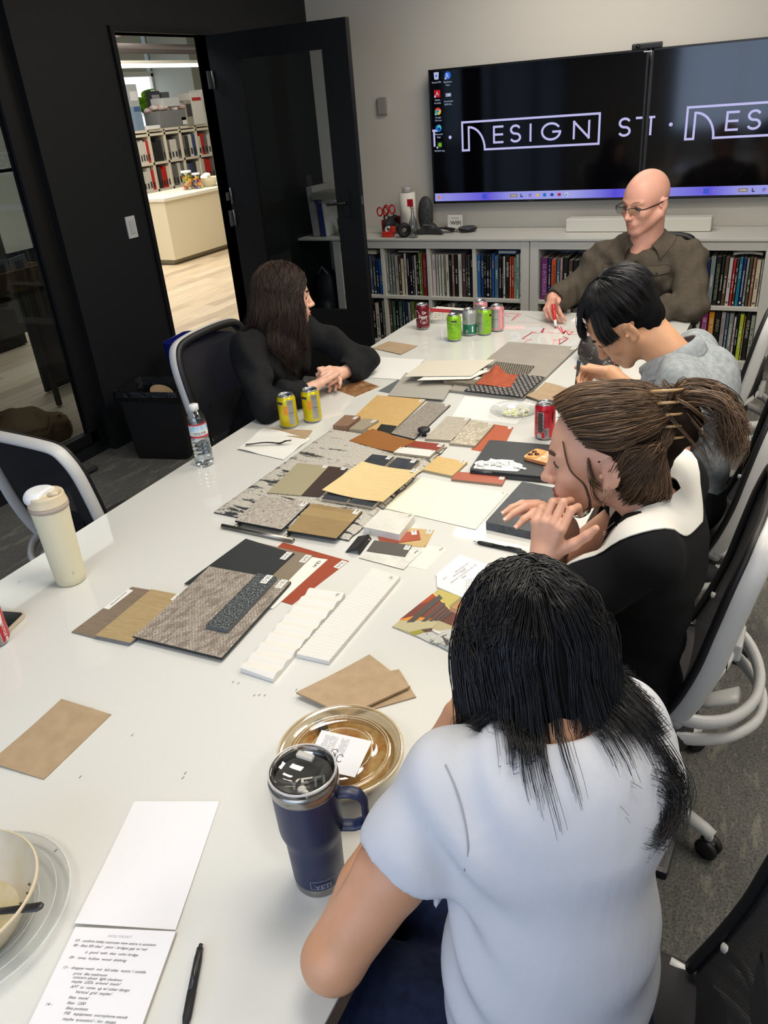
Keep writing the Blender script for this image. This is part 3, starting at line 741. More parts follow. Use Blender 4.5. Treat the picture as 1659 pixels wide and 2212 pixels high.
shelf_row(-.498, -.172, ZU, [('B', 1, .5), ('g', 1.7, .9), ('n', 1.6, .85, 'CORPORATE INTERIORS', (150, 160, 130)), ('n', 1.1, .95), ('t', 1.2, .8), ('w', 1.3, .7), ('R', .9, .55), ('t', .8, .6), ('v', 1.2, .75, 'BOUTIQUE', (160, 200, 220)), ('B', 1.1, .7), ('s', .8, .65), ('t', 1, .75), ('T', 1, .7), ('c', 1.5, .5), ('w', .7, .5)], 'upper', ('fourth', 'right'))
shelf_row(-.498, -.172, ZLo, [('m', 1.9, 1, '100 CONTEMPORARY', (240, 220, 235)), ('y', 1.7, .95, '100 INTERIORS', (250, 235, 200)), ('n', 1.6, .9, 'ANDO', (170, 160, 130)), ('s', 1.3, .98, 'frank gehry', (110, 110, 110)), ('u', .8, .85), ('g', 1.3, .85), ('w', .7, .3), ('n', .7, .7), ('l', 1.2, .8), ('y', .4, .5), ('n', 1.3, .85, 'PORTLAND', (200, 200, 200)), ('s', 1.2, .65)], 'lower', ('fourth', 'right'))
# flat books lying on the standing rows
def flatbook(cx, w, z, col, lab, th=.02, d=.2, bend=0):
    b = MB(); mc = mat('cover_%d_%d_%d' % col, col, .45)
    b.grid(lambda s, t: (cx-w/2+w*s, YF+.04+d*t, z+th+bend*math.sin(PI*s)), 8, 1, mc, thick=th*.2); b.grid(lambda s, t: (cx-w/2+.003+(w-.006)*s, YF+.042+d*t, z+th*.8+bend*math.sin(PI*s)), 8, 1, mpages, thick=th*.6); b.grid(lambda s, t: (cx-w/2+w*s, YF+.04+d*t, z+th*.2+bend*math.sin(PI*s)), 8, 1, mc, thick=th*.2)
    b.build('book', label=lab, cat='book', group='books lying flat on the rows')
flatbook(-2.26, .19, .697, (176, 176, 170), 'white book lying flat on the third column of the left cabinet', .012)
flatbook(-1.82, .13, .716, (30, 90, 160), 'blue book lying flat on the fourth column of the left cabinet', .026)
flatbook(-2.58, .17, .722, (150, 152, 150), 'thin grey book lying flat on the second column of the left cabinet', .008)
flatbook(-2.95, .2, .706, (190, 188, 176), 'cream ring binder lying flat above the first column of the left cabinet', .03)
flatbook(-.27, .17, .722, (200, 200, 200), 'white softcover lying flat on the books of the rightmost column', .014, .2, .008)

# ---- screens
m_bez = mat('screen_bezel', (14, 14, 16), .35)
m_scr = mat('screen_black', (4, 4, 7), .08, spec=.5)
m_logo = emit('logo_glow', (206, 204, 255), .78)
m_bar = NT('taskbar_glow'); _v = m_bar.coord('UV'); _s = m_bar.n('ShaderNodeSeparateXYZ'); m_bar.l(_v, _s.inputs[0])
_c = m_bar.ramp(_s.outputs[0], [(0, (170, 172, 250)), (.28, (105, 90, 240)), (.4, (165, 165, 250)), (.7, (178, 180, 255)), (.9, (90, 75, 235)), (1, (120, 115, 245))])
m_bar.l(_c, m_bar.b.inputs['Emission Color']); m_bar.b.inputs['Emission Strength'].default_value = .75; m_bar.set(Base_Color=(0, 0, 0, 1)); m_bar = m_bar.m
YS = 5.777
def strokes(b, pts, w, m, x0, z0, sx=1):
    """flat stroked polyline on the screen plane"""
    P = [Vector((x0+p[0], YS-.0012, z0+p[1])) for p in pts]
    for i in range(len(P)-1):
        a, c = P[i], P[i+1]; d = (c-a).normalized(); n = Vector((-d.z, 0, d.x))*w/2; e = d*w*.5
        b.add([a-e-n, c+e-n, c+e+n, a-e+n], [(0, 1, 2, 3)], m)
def arc(cx, cy, rx, ry, a0, a1, n=14):
    return [(cx+rx*math.cos(math.radians(a0+(a1-a0)*i/n)), cy+ry*math.sin(math.radians(a0+(a1-a0)*i/n))) for i in range(n+1)]
def disc(b, x, z, r, m, n=16, y=None):
    y = YS-.0012 if y is None else y
    b.add([(x+r*math.cos(2*PI*i/n), y, z+r*math.sin(2*PI*i/n)) for i in range(n)], [tuple(range(n))], m)
def screen(x0, lab, clip):
    """x0: left edge of the display"""
    Wd, z0, z1 = 1.488, 1.018, 1.893
    r = thing('wall_screen', lab, 'wall screen', (x0+Wd/2, 5.8, z0))
    b = MB(); b.box((x0+Wd/2, 5.83, (z0+z1)/2), (Wd, .06, z1-z0), m_bez, bev=.004)
    for (cx, cz, sx, sz) in ((x0+Wd/2, z1-.006, Wd, .012), (x0+Wd/2, z0+.008, Wd, .016), (x0+.006, (z0+z1)/2, .012, z1-z0), (x0+Wd-.006, (z0+z1)/2, .012, z1-z0)):
        b.box((cx, 5.79, cz), (sx, .03, sz), m_bez)
    b.text('SAMSUNG', (x0+Wd*.5-.02, 5.7745, z0+.004), (1, 0, 0), (0, 0, 1), .006, mat('bezel_mark', (110, 110, 110), .5))
    b.build('bezel', r)
    b = MB(); b.box((x0+Wd/2, YS+.004, (z0+z1)/2), (Wd-.02, .006, z1-z0-.024), m_scr); b.build('panel', r)
    # wallpaper mark
    b = MB(); xa, zb, h, wb = x0+.242, 1.371, .18, .962; st = .0135
    # outline of the boxed wordmark with its D shaped leg
    pts = [(0, 0), (0, h), (wb, h), (wb, 0), (.172, 0)] + arc(.048, .0, .118, .147, 0, 90)[0:] + [(.048, 0), (0, 0)]
    strokes(b, pts, st, m_logo, xa, zb)
    L = lambda px: (px-998.5)*(.96/297.0)
    cz = zb+h/2; H = .049
    def put_(pl): strokes(b, pl, st, m_logo, xa, cz)
    ex = .235; put_([(ex+.062, H), (ex, H), (ex, -H), (ex+.062, -H)]); put_([(ex, 0), (ex+.06, 0)])
    def ess(x): put_(arc(x, H*.5, .031, H*.5, 35, 180+90, 14)); put_(arc(x, -H*.5, .033, H*.5, 90, -145, 14))
    ess(.39); put_([(.497, H), (.497, -H)])
    put_(arc(.64, 0, .062, H, 38, 345, 22) + [(.702, -.002), (.655, -.002)])
    put_([(.795, -H), (.795, H), (.895, -H), (.895, H)])
    ess(1.125)
    put_([(1.2, H), (1.232, H)])
    disc(b, x0+.148, 1.461, .0115, m_logo)
    put_([(-.217, H), (-.217, -H)]); put_([(-.226, H), (-.2, H)])
    b.build('wallpaper_mark', r)
    b = MB(); zt0, zt1 = 1.034, 1.088
    b.add([(x0+.012, YS-.0008, zt0), (x0+Wd-.012, YS-.0008, zt0), (x0+Wd-.012, YS-.0008, zt1), (x0+.012, YS-.0008, zt1)], [(0, 1, 2, 3)], m_bar, uv=[(0, 0), (1, 0), (1, 1), (0, 1)])
    zc = (zt0+zt1)/2; mi = lambda nm, c: emit('icon_'+nm, c, .7)
    def sq(x, w_, h_, m, dz=0): b.add([(x-w_/2, YS-.0016, zc-h_/2+dz), (x+w_/2, YS-.0016, zc-h_/2+dz), (x+w_/2, YS-.0016, zc+h_/2+dz), (x-w_/2, YS-.0016, zc+h_/2+dz)], [(0, 1, 2, 3)], m)
    xo = x0
    disc(b, xo+.045, zc, .012, mi('sun', (240, 140, 90)), 14, YS-.0016)
    b.text('47°F', (xo+.065, YS-.0016, zc+.004), (1, 0, 0), (0, 0, 1), .009, mi('ink', (90, 90, 150))); b.text('Cloudy', (xo+.065, YS-.0016, zc-.012), (1, 0, 0), (0, 0, 1), .007, mi('ink', (90, 90, 150)))
    for a in (-.008, .008):
        for c_ in (-.008, .008): b.add([(xo+.40+a-.0065, YS-.0016, zc+c_-.0065), (xo+.40+a+.0065, YS-.0016, zc+c_-.0065), (xo+.40+a+.0065, YS-.0016, zc+c_+.0065), (xo+.40+a-.0065, YS-.0016, zc+c_+.0065)], [(0, 1, 2, 3)], mi('win', (20, 90, 220)))
    disc(b, xo+.447, zc+.002, .007, mi('ink', (0, 0, 0)), 14, YS-.0016); disc(b, xo+.447, zc+.002, .005, m_bar, 14, YS-.0019)
    b.text('Search', (xo+.465, YS-.0016, zc-.005), (1, 0, 0), (0, 0, 1), .011, mi('ink2', (130, 130, 190)))
    sq(xo+.62, .055, .022, mi('tan', (150, 130, 120))); sq(xo+.62, .04, .01, mi('cream', (220, 215, 210)))
    sq(xo+.68, .018, .006, mi('dark', (20, 25, 50)), -.008); sq(xo+.674, .006, .022, mi('dark', (0, 0, 0)))
    for k, (nm, cc) in enumerate((('copilot', (90, 140, 220)), ('folder', (245, 205, 90)), ('edge', (30, 120, 210)), ('mail', (20, 60, 190)), ('pdf', (190, 20, 60)), ('ring', (240, 240, 240)))):
        X = xo+.742+k*.052
        if nm in ('copilot', 'edge', 'ring'):
            disc(b, X, zc, .012, mi(nm, cc), 16, YS-.0016)
            if nm == 'ring': disc(b, X, zc, .005, mi('blue2', (40, 90, 230)), 12, YS-.002); disc(b, X-.006, zc-.006, .004, mi('green', (60, 170, 80)), 12, YS-.0018)
            if nm == 'copilot': disc(b, X+.004, zc-.004, .007, mi('pink', (240, 120, 190)), 12, YS-.0018)
        else: sq(X, .022, .018, mi(nm, cc))
    for k in range(4): b.text(['^', 'o', 'C', '<'][k], (xo+1.24+k*.035, YS-.0016, zc-.006), (1, 0, 0), (0, 0, 1), .011, mi('ink', (0, 0, 0)))
    b.text('2:51 PM', (xo+1.40, YS-.0016, zc+.003), (1, 0, 0), (0, 0, 1), .008, mi('ink', (0, 0, 0))); b.text('5/1/2025', (xo+1.40, YS-.0016, zc-.012), (1, 0, 0), (0, 0, 1), .008, mi('ink', (0, 0, 0)))
    b.build('taskbar', r)
    return r
rs = screen(-2.491, 'left wall screen with desktop icons and a boxed wordmark, on the back wall', None)
screen(-.985, 'right wall screen cut by the photo edge, above the bald man', None)
def icon(px, py, kind, l1, l2=None):
    b = MB(); p = AY(px, py, YS-.001); x, z = p.x, p.z; y = YS-.0016; e = lambda nm, c, s=.75: emit('icon_'+nm, c, s)
    def q(dx, dz, w, h, m, yy=0): b.add([(x+dx-w/2, y-yy, z+dz-h/2), (x+dx+w/2, y-yy, z+dz-h/2), (x+dx+w/2, y-yy, z+dz+h/2), (x+dx-w/2, y-yy, z+dz+h/2)], [(0, 1, 2, 3)], m)
    if kind == 'bin': b.add([(x-.015, y, z-.022), (x+.015, y, z-.022), (x+.019, y, z+.022), (x-.019, y, z+.022)], [(0, 1, 2, 3)], e('binw', (200, 210, 245))); disc(b, x, z, .008, e('bin2', (80, 110, 220)), 12, y-.0005)
    if kind == 'rev': disc(b, x, z, .024, e('rev', (50, 110, 230)), 20, y); b.text('R', (x-.012, y-.0005, z-.014), (1, 0, 0), (0, 0, 1), .028, e('binw', (0, 0, 0)), bold=True)
    if kind == 'pdf': q(0, 0, .046, .046, e('pdfr', (200, 20, 30))); b.text('A', (x-.012, y-.0005, z-.012), (1, 0, 0), (0, 0, 1), .026, e('binw', (0, 0, 0)))
    if kind == 'shot': q(0, 0, .042, .022, e('shot', (160, 160, 190))); q(.004, 0, .02, .012, e('binw', (0, 0, 0)), .0004)
    if kind == 'chrome':
        for k, cc in enumerate(((225, 60, 50), (245, 200, 60), (60, 170, 90))):
            a0 = 150 - k*120; P = [(x, z)] + arc(x, z, .024, .024, a0, a0-120, 8); b.add([(u_, y, w_) for u_, w_ in P], [tuple(range(len(P)))], e('chr%d' % k, cc))
        disc(b, x, z, .011, e('binw', (0, 0, 0)), 16, y-.0004); disc(b, x, z, .008, e('blue2', (40, 90, 230)), 16, y-.0008)
    if kind == 'edge': disc(b, x, z, .024, e('edge', (30, 120, 210)), 20, y); disc(b, x+.006, z+.006, .014, e('edge2', (90, 210, 190)), 16, y-.0004); disc(b, x+.004, z-.003, .009, e('edge3', (10, 50, 140)), 12, y-.0008)
    if kind == 'nv': q(0, 0, .042, .042, e('nvb', (24, 34, 34))); disc(b, x+.002, z, .014, e('nvg', (120, 190, 30)), 14, y-.0004); q(.01, 0, .012, .024, e('nvg', (0, 0, 0)), .0004)
    if kind not in ('bin', 'shot'): q(-.017, -.017, .012, .012, e('binw', (0, 0, 0)), .001)
    b.text(l1, (x, y, z-.044), (1, 0, 0), (0, 0, 1), .011, e('binw', (0, 0, 0)), center=True)
    if l2: b.text(l2, (x, y, z-.063), (1, 0, 0), (0, 0, 1), .011, e('binw', (0, 0, 0)), center=True)
    b.build('desktop_icon', rs)
icon(942.5, 164, 'bin', 'Recycle Bin'); icon(967, 163, 'rev', 'Bluebeam', 'Revu'); icon(944.5, 202.5, 'pdf', 'Adobe', 'Acrobat'); icon(968.5, 205, 'shot', 'Screenshot', '2025-05-...')
icon(946, 240.5, 'chrome', 'Google', 'Chrome'); icon(947.5, 277, 'edge', 'Microsoft', 'Edge'); icon(949.5, 313, 'nv', 'NVIDIA App')
# camera bar over the seam of the screens
r = thing('conference_camera', 'black conference camera bar on top of the two screens', 'camera', (-1.02, 5.8, 1.9))
b = MB(); p = AY(1397, 99, 5.77); b.box((p.x, 5.79, p.z), (.18, .05, .035), mat('cam_black', (24, 24, 26), .4), bev=.008); b.tube([(p.x-.05, 5.764, p.z), (p.x-.05, 5.758, p.z)], .013, mat('lens_black', (8, 8, 10), .1), 14); b.build('body', r)
b = MB(); b.box((p.x+.01, 5.80, p.z-.022), (.08, .04, .012), m_bez); b.box((p.x+.01, 5.775, p.z-.03), (.05, .006, .006), mat('sticker_w', (200, 200, 200), .5)); b.build('clip', r)
# white bar on the worktop
b = MB(); pl = AY(1222, 497, 5.66).x; pr = AY(1535, 495, 5.66).x
b.box(((pl+pr)/2, 5.72, ZT+.045), (pr-pl, .12, .085), mat('bar_white', (206, 206, 198), .5), bev=.006)
b.build('display_tray', label='long white tray on the worktop under the screens behind the bald man', cat='tray')

# ---- things on the worktop, left
zt = ZT + .001
mb_ = mat('soft_black', (22, 22, 25), .7); mr_ = mat('red_plastic', (176, 24, 28), .4); mrd = mat('red_dark', (120, 18, 24), .5)
def wp(u, v): return T(u, v, zt)
q = T(872, 508, zt); q = Vector((q.x, q.y+.1, zt))
r = thing('paper_towel_holder', 'white paper towel roll on a holder at the back of the worktop', 'paper towel holder', q)
b = MB(); b.lathe([(.018, .01), (.06, .01), (.06, .285), (.018, .285)], q, mat('towel_paper', (222, 218, 208), .9), 28); b.build('paper_roll', r)
b = MB(); b.lathe([(0, 0), (.07, 0), (.07, .008), (0, .008)], q, mat('acrylic', (180, 180, 180), .2, Alpha=.7), 24); b.lathe([(0, .288), (.035, .288), (.035, .325), (.03, .325), (.03, .3), (0, .3)], q, mat('acrylic', (0, 0, 0)), 20); b.build('holder', r)
q = T(889, 515, zt); q.y += .04
r = thing('glass_bottle', 'clear glass bottle with red and white cap before the paper towels', 'bottle', q)
b = MB(); b.lathe([(0, 0), (.03, 0), (.032, .02), (.032, .1), (.012, .15), (.011, .21), (0, .21)], q, film('bottle_clear', (200, 205, 205), .12), 20); b.build('bottle', r)
b = MB(); b.lathe([(.0, .2), (.016, .2), (.017, .225), (0, .226)], q, mat('cap_white', (215, 215, 210), .4), 14); b.build('cap', r)
b = MB(); b.box((q.x-.005, q.y-.02, q.z+.24), (.045, .004, .05), mr_, Matrix.Identity(4), 0); b.build('tag', r)
# pen cup with red scissors
q = T(830, 508, zt); q.y += .06
r = thing('pen_cup', 'dark red pen cup among the clutter at the door end of the worktop', 'pen cup', q)
b = MB(); b.lathe([(0, 0), (.04, 0), (.042, .1), (.038, .1), (.036, .006), (0, .006)], q, mrd, 20); b.build('cup', r)
for k, (dx, dz, tl) in enumerate(((-.03, .15, -.25), (.028, .165, .2))):
    r = thing('scissors', ['left', 'right'][k] + ' pair of red handled scissors standing in the dark red cup', 'scissors', (q.x+dx, q.y, q.z+dz), 'scissors in the cup')
    b = MB()
    for s_ in (-1, 1): b.tube([(q.x+dx+s_*.022+.022*math.cos(a), q.y+.004*s_, q.z+dz+.01+.03*math.sin(a)) for a in [2*PI*i/14 for i in range(14)]], .006, mr_, 6, closed=True)
    b.build('handle', r)
    b = MB(); b.box((q.x+dx*.6, q.y, q.z+.075), (.014, .003, .11), mat('steel', (170, 170, 170), .3, 1)); b.build('blade', r)
# black bag heap
s_ = SDF((-2.78, 5.4, zt-.01), (-2.3, 5.85, zt+.3), .008); q = T(808, 512, zt)
cx, cy = q.x, q.y+.12
for i in range(14): s_.ell((cx+random.uniform(-.08, .12), cy+random.uniform(-.07, .08), zt+.04+random.uniform(0, .09)), (random.uniform(.03, .06), random.uniform(.03, .06), random.uniform(.02, .045)), k=.012)
s_.plane((0, 0, zt), (0, 0, -1)); s_.build('cable_bundle', mb_, None, 1, label='heap of black cables and pouches beside the door on the worktop', cat='cables')
# red dispenser blocks
def wbox(name, lab, cat, u, v, d, m, dy=0, dz=0, bev=.006, rot=0):
    q = T(u, v, zt); b = MB(); M_ = Matrix.Translation((q.x, q.y+dy, zt+dz+d[2]/2)) @ Matrix.Rotation(rot, 4, 'Z')
    b.box((0, 0, 0), d, m, M_, bev); return b, (q.x, q.y+dy, zt+dz), name, lab, cat
r = thing('tape_dispenser', 'orange red tape dispenser at the front of the worktop', 'tape dispenser', T(838, 513, zt))
q = T(838, 513, zt)
b = MB(); b.box((q.x-.01, q.y+.03, zt+.02), (.085, .05, .04), mat('orange_red', (200, 48, 30), .4), bev=.008); b.box((q.x+.03, q.y+.03, zt+.05), (.03, .05, .045), mat('orange_red', (0, 0, 0)), bev=.008); b.build('base', r)
b = MB(); M_ = Matrix.Translation((q.x-.008, q.y+.03, zt+.052)) @ Matrix.Rotation(PI/2, 4, 'X'); b.lathe([(.012, -.012), (.024, -.012), (.024, .012), (.012, .012), (.012, -.012)], (0, 0, 0), mat('tape_white', (210, 208, 200), .4), 20, M_); b.build('tape_roll', r)
b, lo, nm, lb, ct = wbox('box', '', '', 856, 502, (.09, .05, .11), mat('red_box', (170, 34, 30), .5), .07); b.box((lo[0]-.015, lo[1]-.028, zt+.06), (.05, .004, .07), mb_); b.build('staple_box', label='red box with a black face behind the tape dispenser', cat='box')
r = thing('tape_roll', 'thick roll of black tape standing beside the tape dispenser', 'tape', T(870, 514, zt)); q = T(870, 514, zt)
b = MB(); M_ = Matrix.Translation((q.x, q.y+.03, zt+.05)) @ Matrix.Rotation(.5, 4, 'Z') @ Matrix.Rotation(PI/2, 4, 'X'); b.lathe([(.02, -.024), (.05, -.024), (.05, .024), (.02, .024), (.02, -.024)], (0, 0, 0), mb_, 26, M_); b.build('roll', r)
# black upright pouch
q = T(906, 505, zt); q.y += .13
s_ = SDF((q.x-.1, q.y-.08, zt-.01), (q.x+.1, q.y+.08, zt+.28), .006); s_.ell((q.x, q.y, zt+.11), (.06, .04, .13), k=.01).ell((q.x+.005, q.y, zt+.17), (.048, .035, .075), k=.02); s_.plane((0, 0, zt), (0, 0, -1))
s_.build('headset_case', mat('case_black', (30, 34, 34), .6, noise=(60, (60, 62, 64))), None, 1, label='black rounded case standing upright beside the glass bottle', cat='case')
# conference phone
q = T(925, 508, zt); q.y += .06
r = thing('conference_phone', 'dark three legged conference phone on the worktop', 'phone', q)
s_ = SDF((q.x-.17, q.y-.13, zt-.01), (q.x+.17, q.y+.13, zt+.1), .005)
for a in (90, 210, 330): s_.cap((q.x, q.y, zt+.035), (q.x+.12*math.cos(math.radians(a)), q.y+.09*math.sin(math.radians(a)), zt+.014), .038, .014, k=.02)
s_.plane((0, 0, zt+.002), (0, 0, -1)); s_.build('body', mat('phone_grey', (42, 44, 46), .5), r, 1)
b = MB(); b.box((q.x-.02, q.y-.03, zt+.066), (.06, .02, .004), mat('lcd_grey', (120, 124, 120), .3)); b.build('display', r)
# cable
q = T(965, 505, zt); b = MB(); rnd = random.Random(2)
pts = []
for i in range(70):
    a = i*.42; R_ = .045+.02*math.sin(i*.37); pts.append((q.x-.02+R_*math.cos(a)*(1.2)+.0006*i, q.y+.03+R_*.6*math.sin(a*1.13), zt+.008+.03*abs(math.sin(i*.21))))
b.tube([(q.x-.16, q.y+.05, zt+.02), (q.x-.1, q.y+.02, zt+.01)] + pts, .0035, mb_, 6); b.build('power_cord', label='coiled thin black cord in front of the small wifi sign', cat='cable')
# wifi sign
q = T(968, 505, zt); q.y += .14
r = thing('sign_stand', 'small white tent card reading WIFI on the worktop', 'sign', q)
b = MB(); M_ = Matrix.Translation((q.x, q.y, zt+.055)) @ Matrix.Rotation(-.12, 4, 'X'); b.box((0, 0, 0), (.115, .004, .11), mat('card_pale', (214, 214, 208), .5), M_)
b.text('WELCOME', M_ @ Vector((-.028, -.0026, .028)), (1, 0, 0), (0, -.12, 1), .009, mat('ink_grey', (90, 90, 90), .6)); b.text('WIFI', M_ @ Vector((-.034, -.0026, -.014)), (1, 0, 0), (0, -.12, 1), .03, mat('ink_grey', (90, 90, 90), .6), bold=True); b.build('card', r)
b = MB(); b.box((q.x, q.y+.02, zt+.05), (.11, .003, .1), mat('card_pale', (0, 0, 0)), Matrix.Identity(4)); b.build('back_leg', r)
# puck speaker
q = T(1008, 501, zt); q.y += .02
r = thing('speaker_puck', 'flat black round speaker puck on the worktop, right of the wifi sign', 'speaker', q)
b = MB(); b.lathe([(0, .004), (.05, .004), (.068, .014), (.072, .024), (.069, .03)], q, mat('puck_black', (26, 26, 28), .4), 30); b.build('base', r)
b = MB(); b.lathe([(.069, .03), (.06, .034)], q, mat('puck_rim', (150, 152, 155), .3, .8), 30); b.lathe([(.06, .034), (.02, .03), (0, .03)], q, mat('puck_mesh', (60, 62, 64), .6), 30); b.build('top', r)
# seen through the door glass: books, tissue box, side board, bag
zz = zt
def wallbook(u0, v0, u1, w_, h_, cc, lab, tilt):
    q = T(u0, v0, zz); b = MB(); M_ = Matrix.Translation((q.x, 5.62, zz+.003)) @ Matrix.Rotation(tilt, 4, 'Y')
    b.box((0, 0, h_/2), (w_, .26, h_), mat('cover_%d_%d_%d' % cc, cc, .5), M_); b.box((0, .004, h_/2+.002), (w_*.8, .262, h_-.01), mpages, M_)
    b.text('THE', M_ @ Vector((-w_*.3, -.132, h_*.8)), (1, 0, 0), (0, 0, 1), .02, mpages); b.build('book', label=lab, cat='book')
wallbook(668, 517, 0, .05, .36, (150, 150, 146), 'tall grey book leaning behind the door glass', -.06)
wallbook(684, 517, 0, .03, .30, (34, 50, 120), 'dark blue book standing behind the door glass', -.05)
wallbook(691, 517, 0, .012, .30, (200, 202, 200), 'thin white folder standing behind the door glass', -.05)
b = MB(); b.box((-3.22, 5.55, ZT+.30), (.26, .2, .05), mat('gray_board', (128, 128, 118), .6)); b.build('document_tray', label='grey flat document case lying on the standing books behind the door glass', cat='document case')
q = T(716, 515, zz); q = Vector((-3.12, 5.56, zz))
r = thing('tissue_box', 'patterned dark tissue box with a white tissue behind the door glass', 'tissue box', q)
mt = NT('tissue_pattern'); vv = mt.coord('Object'); x = mt.n('ShaderNodeTexVoronoi'); x.inputs['Scale'].default_value = 45; mt.l(vv, x.inputs['Vector']); mt.l(mt.ramp(x.outputs['Color'], [(0, (40, 34, 44)), (.55, (60, 50, 60)), (.7, (150, 140, 80)), (1, (90, 60, 70))], 'CONSTANT'), mt.b.inputs['Base Color'])
b = MB(); b.box((q.x, q.y, zz+.065), (.12, .12, .13), mt.m, bev=.004); b.build('box', r)
s_ = SDF((q.x-.08, q.y-.06, zz+.12), (q.x+.08, q.y+.06, zz+.23), .006); s_.cap((q.x, q.y, zz+.12), (q.x-.02, q.y, zz+.19), .05, .018, k=.01); s_.warp(lambda X, Y, Z: .006*np.sin(90*X+60*Y)); s_.build('tissue', mat('tissue_white', (0, 0, 0)), r, 1)
# bag on the floor beneath the end of the worktop
r = thing('backpack', 'dark blue black backpack on the floor behind the door glass', 'backpack', (-3.36, 5.55, 0))
s_ = SDF((-3.52, 5.3, -.01), (-3.2, 5.8, .62), .01); s_.ell((-3.35, 5.58, .2), (.13, .13, .24), k=.02).ell((-3.35, 5.56, .38), (.11, .11, .2), k=.04).ell((-3.35, 5.46, .2), (.09, .06, .14), k=.02); s_.plane((0, 0, 0), (0, 0, -1)); s_.build('body', mat('navy_nylon', (18, 22, 34), .6), r, 2)
b = MB(); b.tube([(-3.4, 5.5, .54), (-3.36, 5.5, .6), (-3.31, 5.5, .54)], .008, mat('strap_grey', (120, 122, 124), .6), 6); b.build('handle', r)
# ================================================================ THE TABLE
ZTB = .74
XR, XLf, YN, YFr = -.388, -1.703, -.75, 3.885
def wood_mat(name, c1, c2, c3, sc=(1, 12, 1), big=3.0, rough=.45, dist=1.2, bump=.15, plank=None):
    q = NT(name); v = q.coord('UV', sc)
    a = q.noise(v, big*6, 4, .6, dist); fine = q.noise(q.coord('UV', (sc[0]*2, sc[1]*6, 1)), 60, 3)
    c = q.ramp(a, [(.3, c1), (.5, c2), (.68, c3)])
    c = q.mix(.25, c, q.ramp(fine, [(.35, c1), (.65, c3)]))
    if plank:
        br = q.n('ShaderNodeTexBrick'); br.inputs['Scale'].default_value = 1; br.inputs['Brick Width'].default_value = plank[0]; br.inputs['Row Height'].default_value = plank[1]
        br.inputs['Mortar Size'].default_value = .0004; br.inputs['Color1'].default_value = (.75, .75, .75, 1); br.inputs['Color2'].default_value = (1, 1, 1, 1); br.inputs['Mortar'].default_value = (.7, .7, .7, 1)
        q.l(q.coord('UV'), br.inputs['Vector']); mm = q.n('ShaderNodeMix', data_type='RGBA', blend_type='MULTIPLY'); mm.inputs[0].default_value = 1
        q.l(c, mm.inputs[6]); q.l(br.outputs['Color'], mm.inputs[7]); c = mm.outputs[2]
    q.l(c, q.b.inputs['Base Color']); q.set(Roughness=rough); q.bump(fine, bump, .0005); return q.m
def weave_mat(name, c1, c2, mort, bw, rh, ms, off=.5, bump=.9, rot=0, noise=None, wob=.35):
    q = NT(name); v = q.coord('UV', (1, 1, 1), (0, 0, rot))
    nz = q.n('ShaderNodeTexNoise'); nz.inputs['Scale'].default_value = 160; q.l(v, nz.inputs['Vector'])
    w = q.n('ShaderNodeVectorMath', operation='MULTIPLY_ADD'); w.inputs[1].default_value = (rh*wob,)*3; q.l(nz.outputs['Color'], w.inputs[0]); q.l(v, w.inputs[2])
    br = q.n('ShaderNodeTexBrick'); br.offset = off; br.inputs['Scale'].default_value = 1; br.inputs['Brick Width'].default_value = bw; br.inputs['Row Height'].default_value = rh
    br.inputs['Mortar Size'].default_value = ms; br.inputs['Mortar Smooth'].default_value = .4
    br.inputs['Color1'].default_value = lin(c1); br.inputs['Color2'].default_value = lin(c2); br.inputs['Mortar'].default_value = lin(mort)
    q.l(w.outputs[0], br.inputs['Vector']); c = br.outputs['Color']
    f = q.noise(v, 420, 2, .6); c = q.mix(q.math('MULTIPLY', f, .5), c, mort)
    if noise: c = q.mix(q.math('MULTIPLY', q.ramp(q.noise(q.coord('UV', noise[1]), noise[0], 3), [(.45, (0, 0, 0)), (.6, (255, 255, 255))]), .6), c, noise[2])
    q.l(c, q.b.inputs['Base Color']); q.set(Roughness=.92); q.b.inputs['Specular IOR Level'].default_value = .15
    inv = q.math('SUBTRACT', 1.0, br.outputs['Fac']); q.bump(q.math('ADD', inv, q.math('MULTIPLY', f, .5)), bump, .002); return q.m
def speck_mat(name, base, stops, scale, rough=.6, bump=.1, vor=False):
    q = NT(name); v = q.coord('UV')
    if vor:
        x = q.n('ShaderNodeTexVoronoi'); x.inputs['Scale'].default_value = scale; q.l(v, x.inputs['Vector'])
        edge = q.n('ShaderNodeTexVoronoi', feature='DISTANCE_TO_EDGE'); edge.inputs['Scale'].default_value = scale; q.l(v, edge.inputs['Vector'])
        c = q.ramp(x.outputs['Color'], stops, 'CONSTANT'); k = q.ramp(edge.outputs['Distance'], [(.1, (255, 255, 255)), (.16, (0, 0, 0))])
        c = q.mix(k, c, base)
    else: c = q.ramp(q.noise(v, scale, 6, .65), stops)
    q.l(c, q.b.inputs['Base Color']); q.set(Roughness=rough); q.bump(q.noise(v, 300, 2), bump, .0006); return q.m
mt_top = NT('table_gloss_white'); mt_top.set(Base_Color=lin((208, 209, 205)), Roughness=.16); mt_top.b.inputs['Specular IOR Level'].default_value = .4
_v = mt_top.coord('Object'); mt_top.l(mt_top.ramp(mt_top.noise(_v, 7, 5), [(.3, (60, 60, 60)), (.8, (36, 36, 36))]), mt_top.b.inputs['Roughness']); mt_top = mt_top.m
mt_edge = mat('table_edge_taupe', (122, 104, 88), .5, noise=(25, (104, 88, 74)))
tb = thing('conference_table', 'long glossy white conference table with taupe edges', 'table', ((XR+XLf)/2, (YN+YFr)/2, 0))
b = MB(); b.prism([(XLf, YN, ZTB), (XR, YN, ZTB), (XR, YFr, ZTB), (XLf, YFr, ZTB)], .004, mt_top, mt_top); b.build('tabletop', tb)
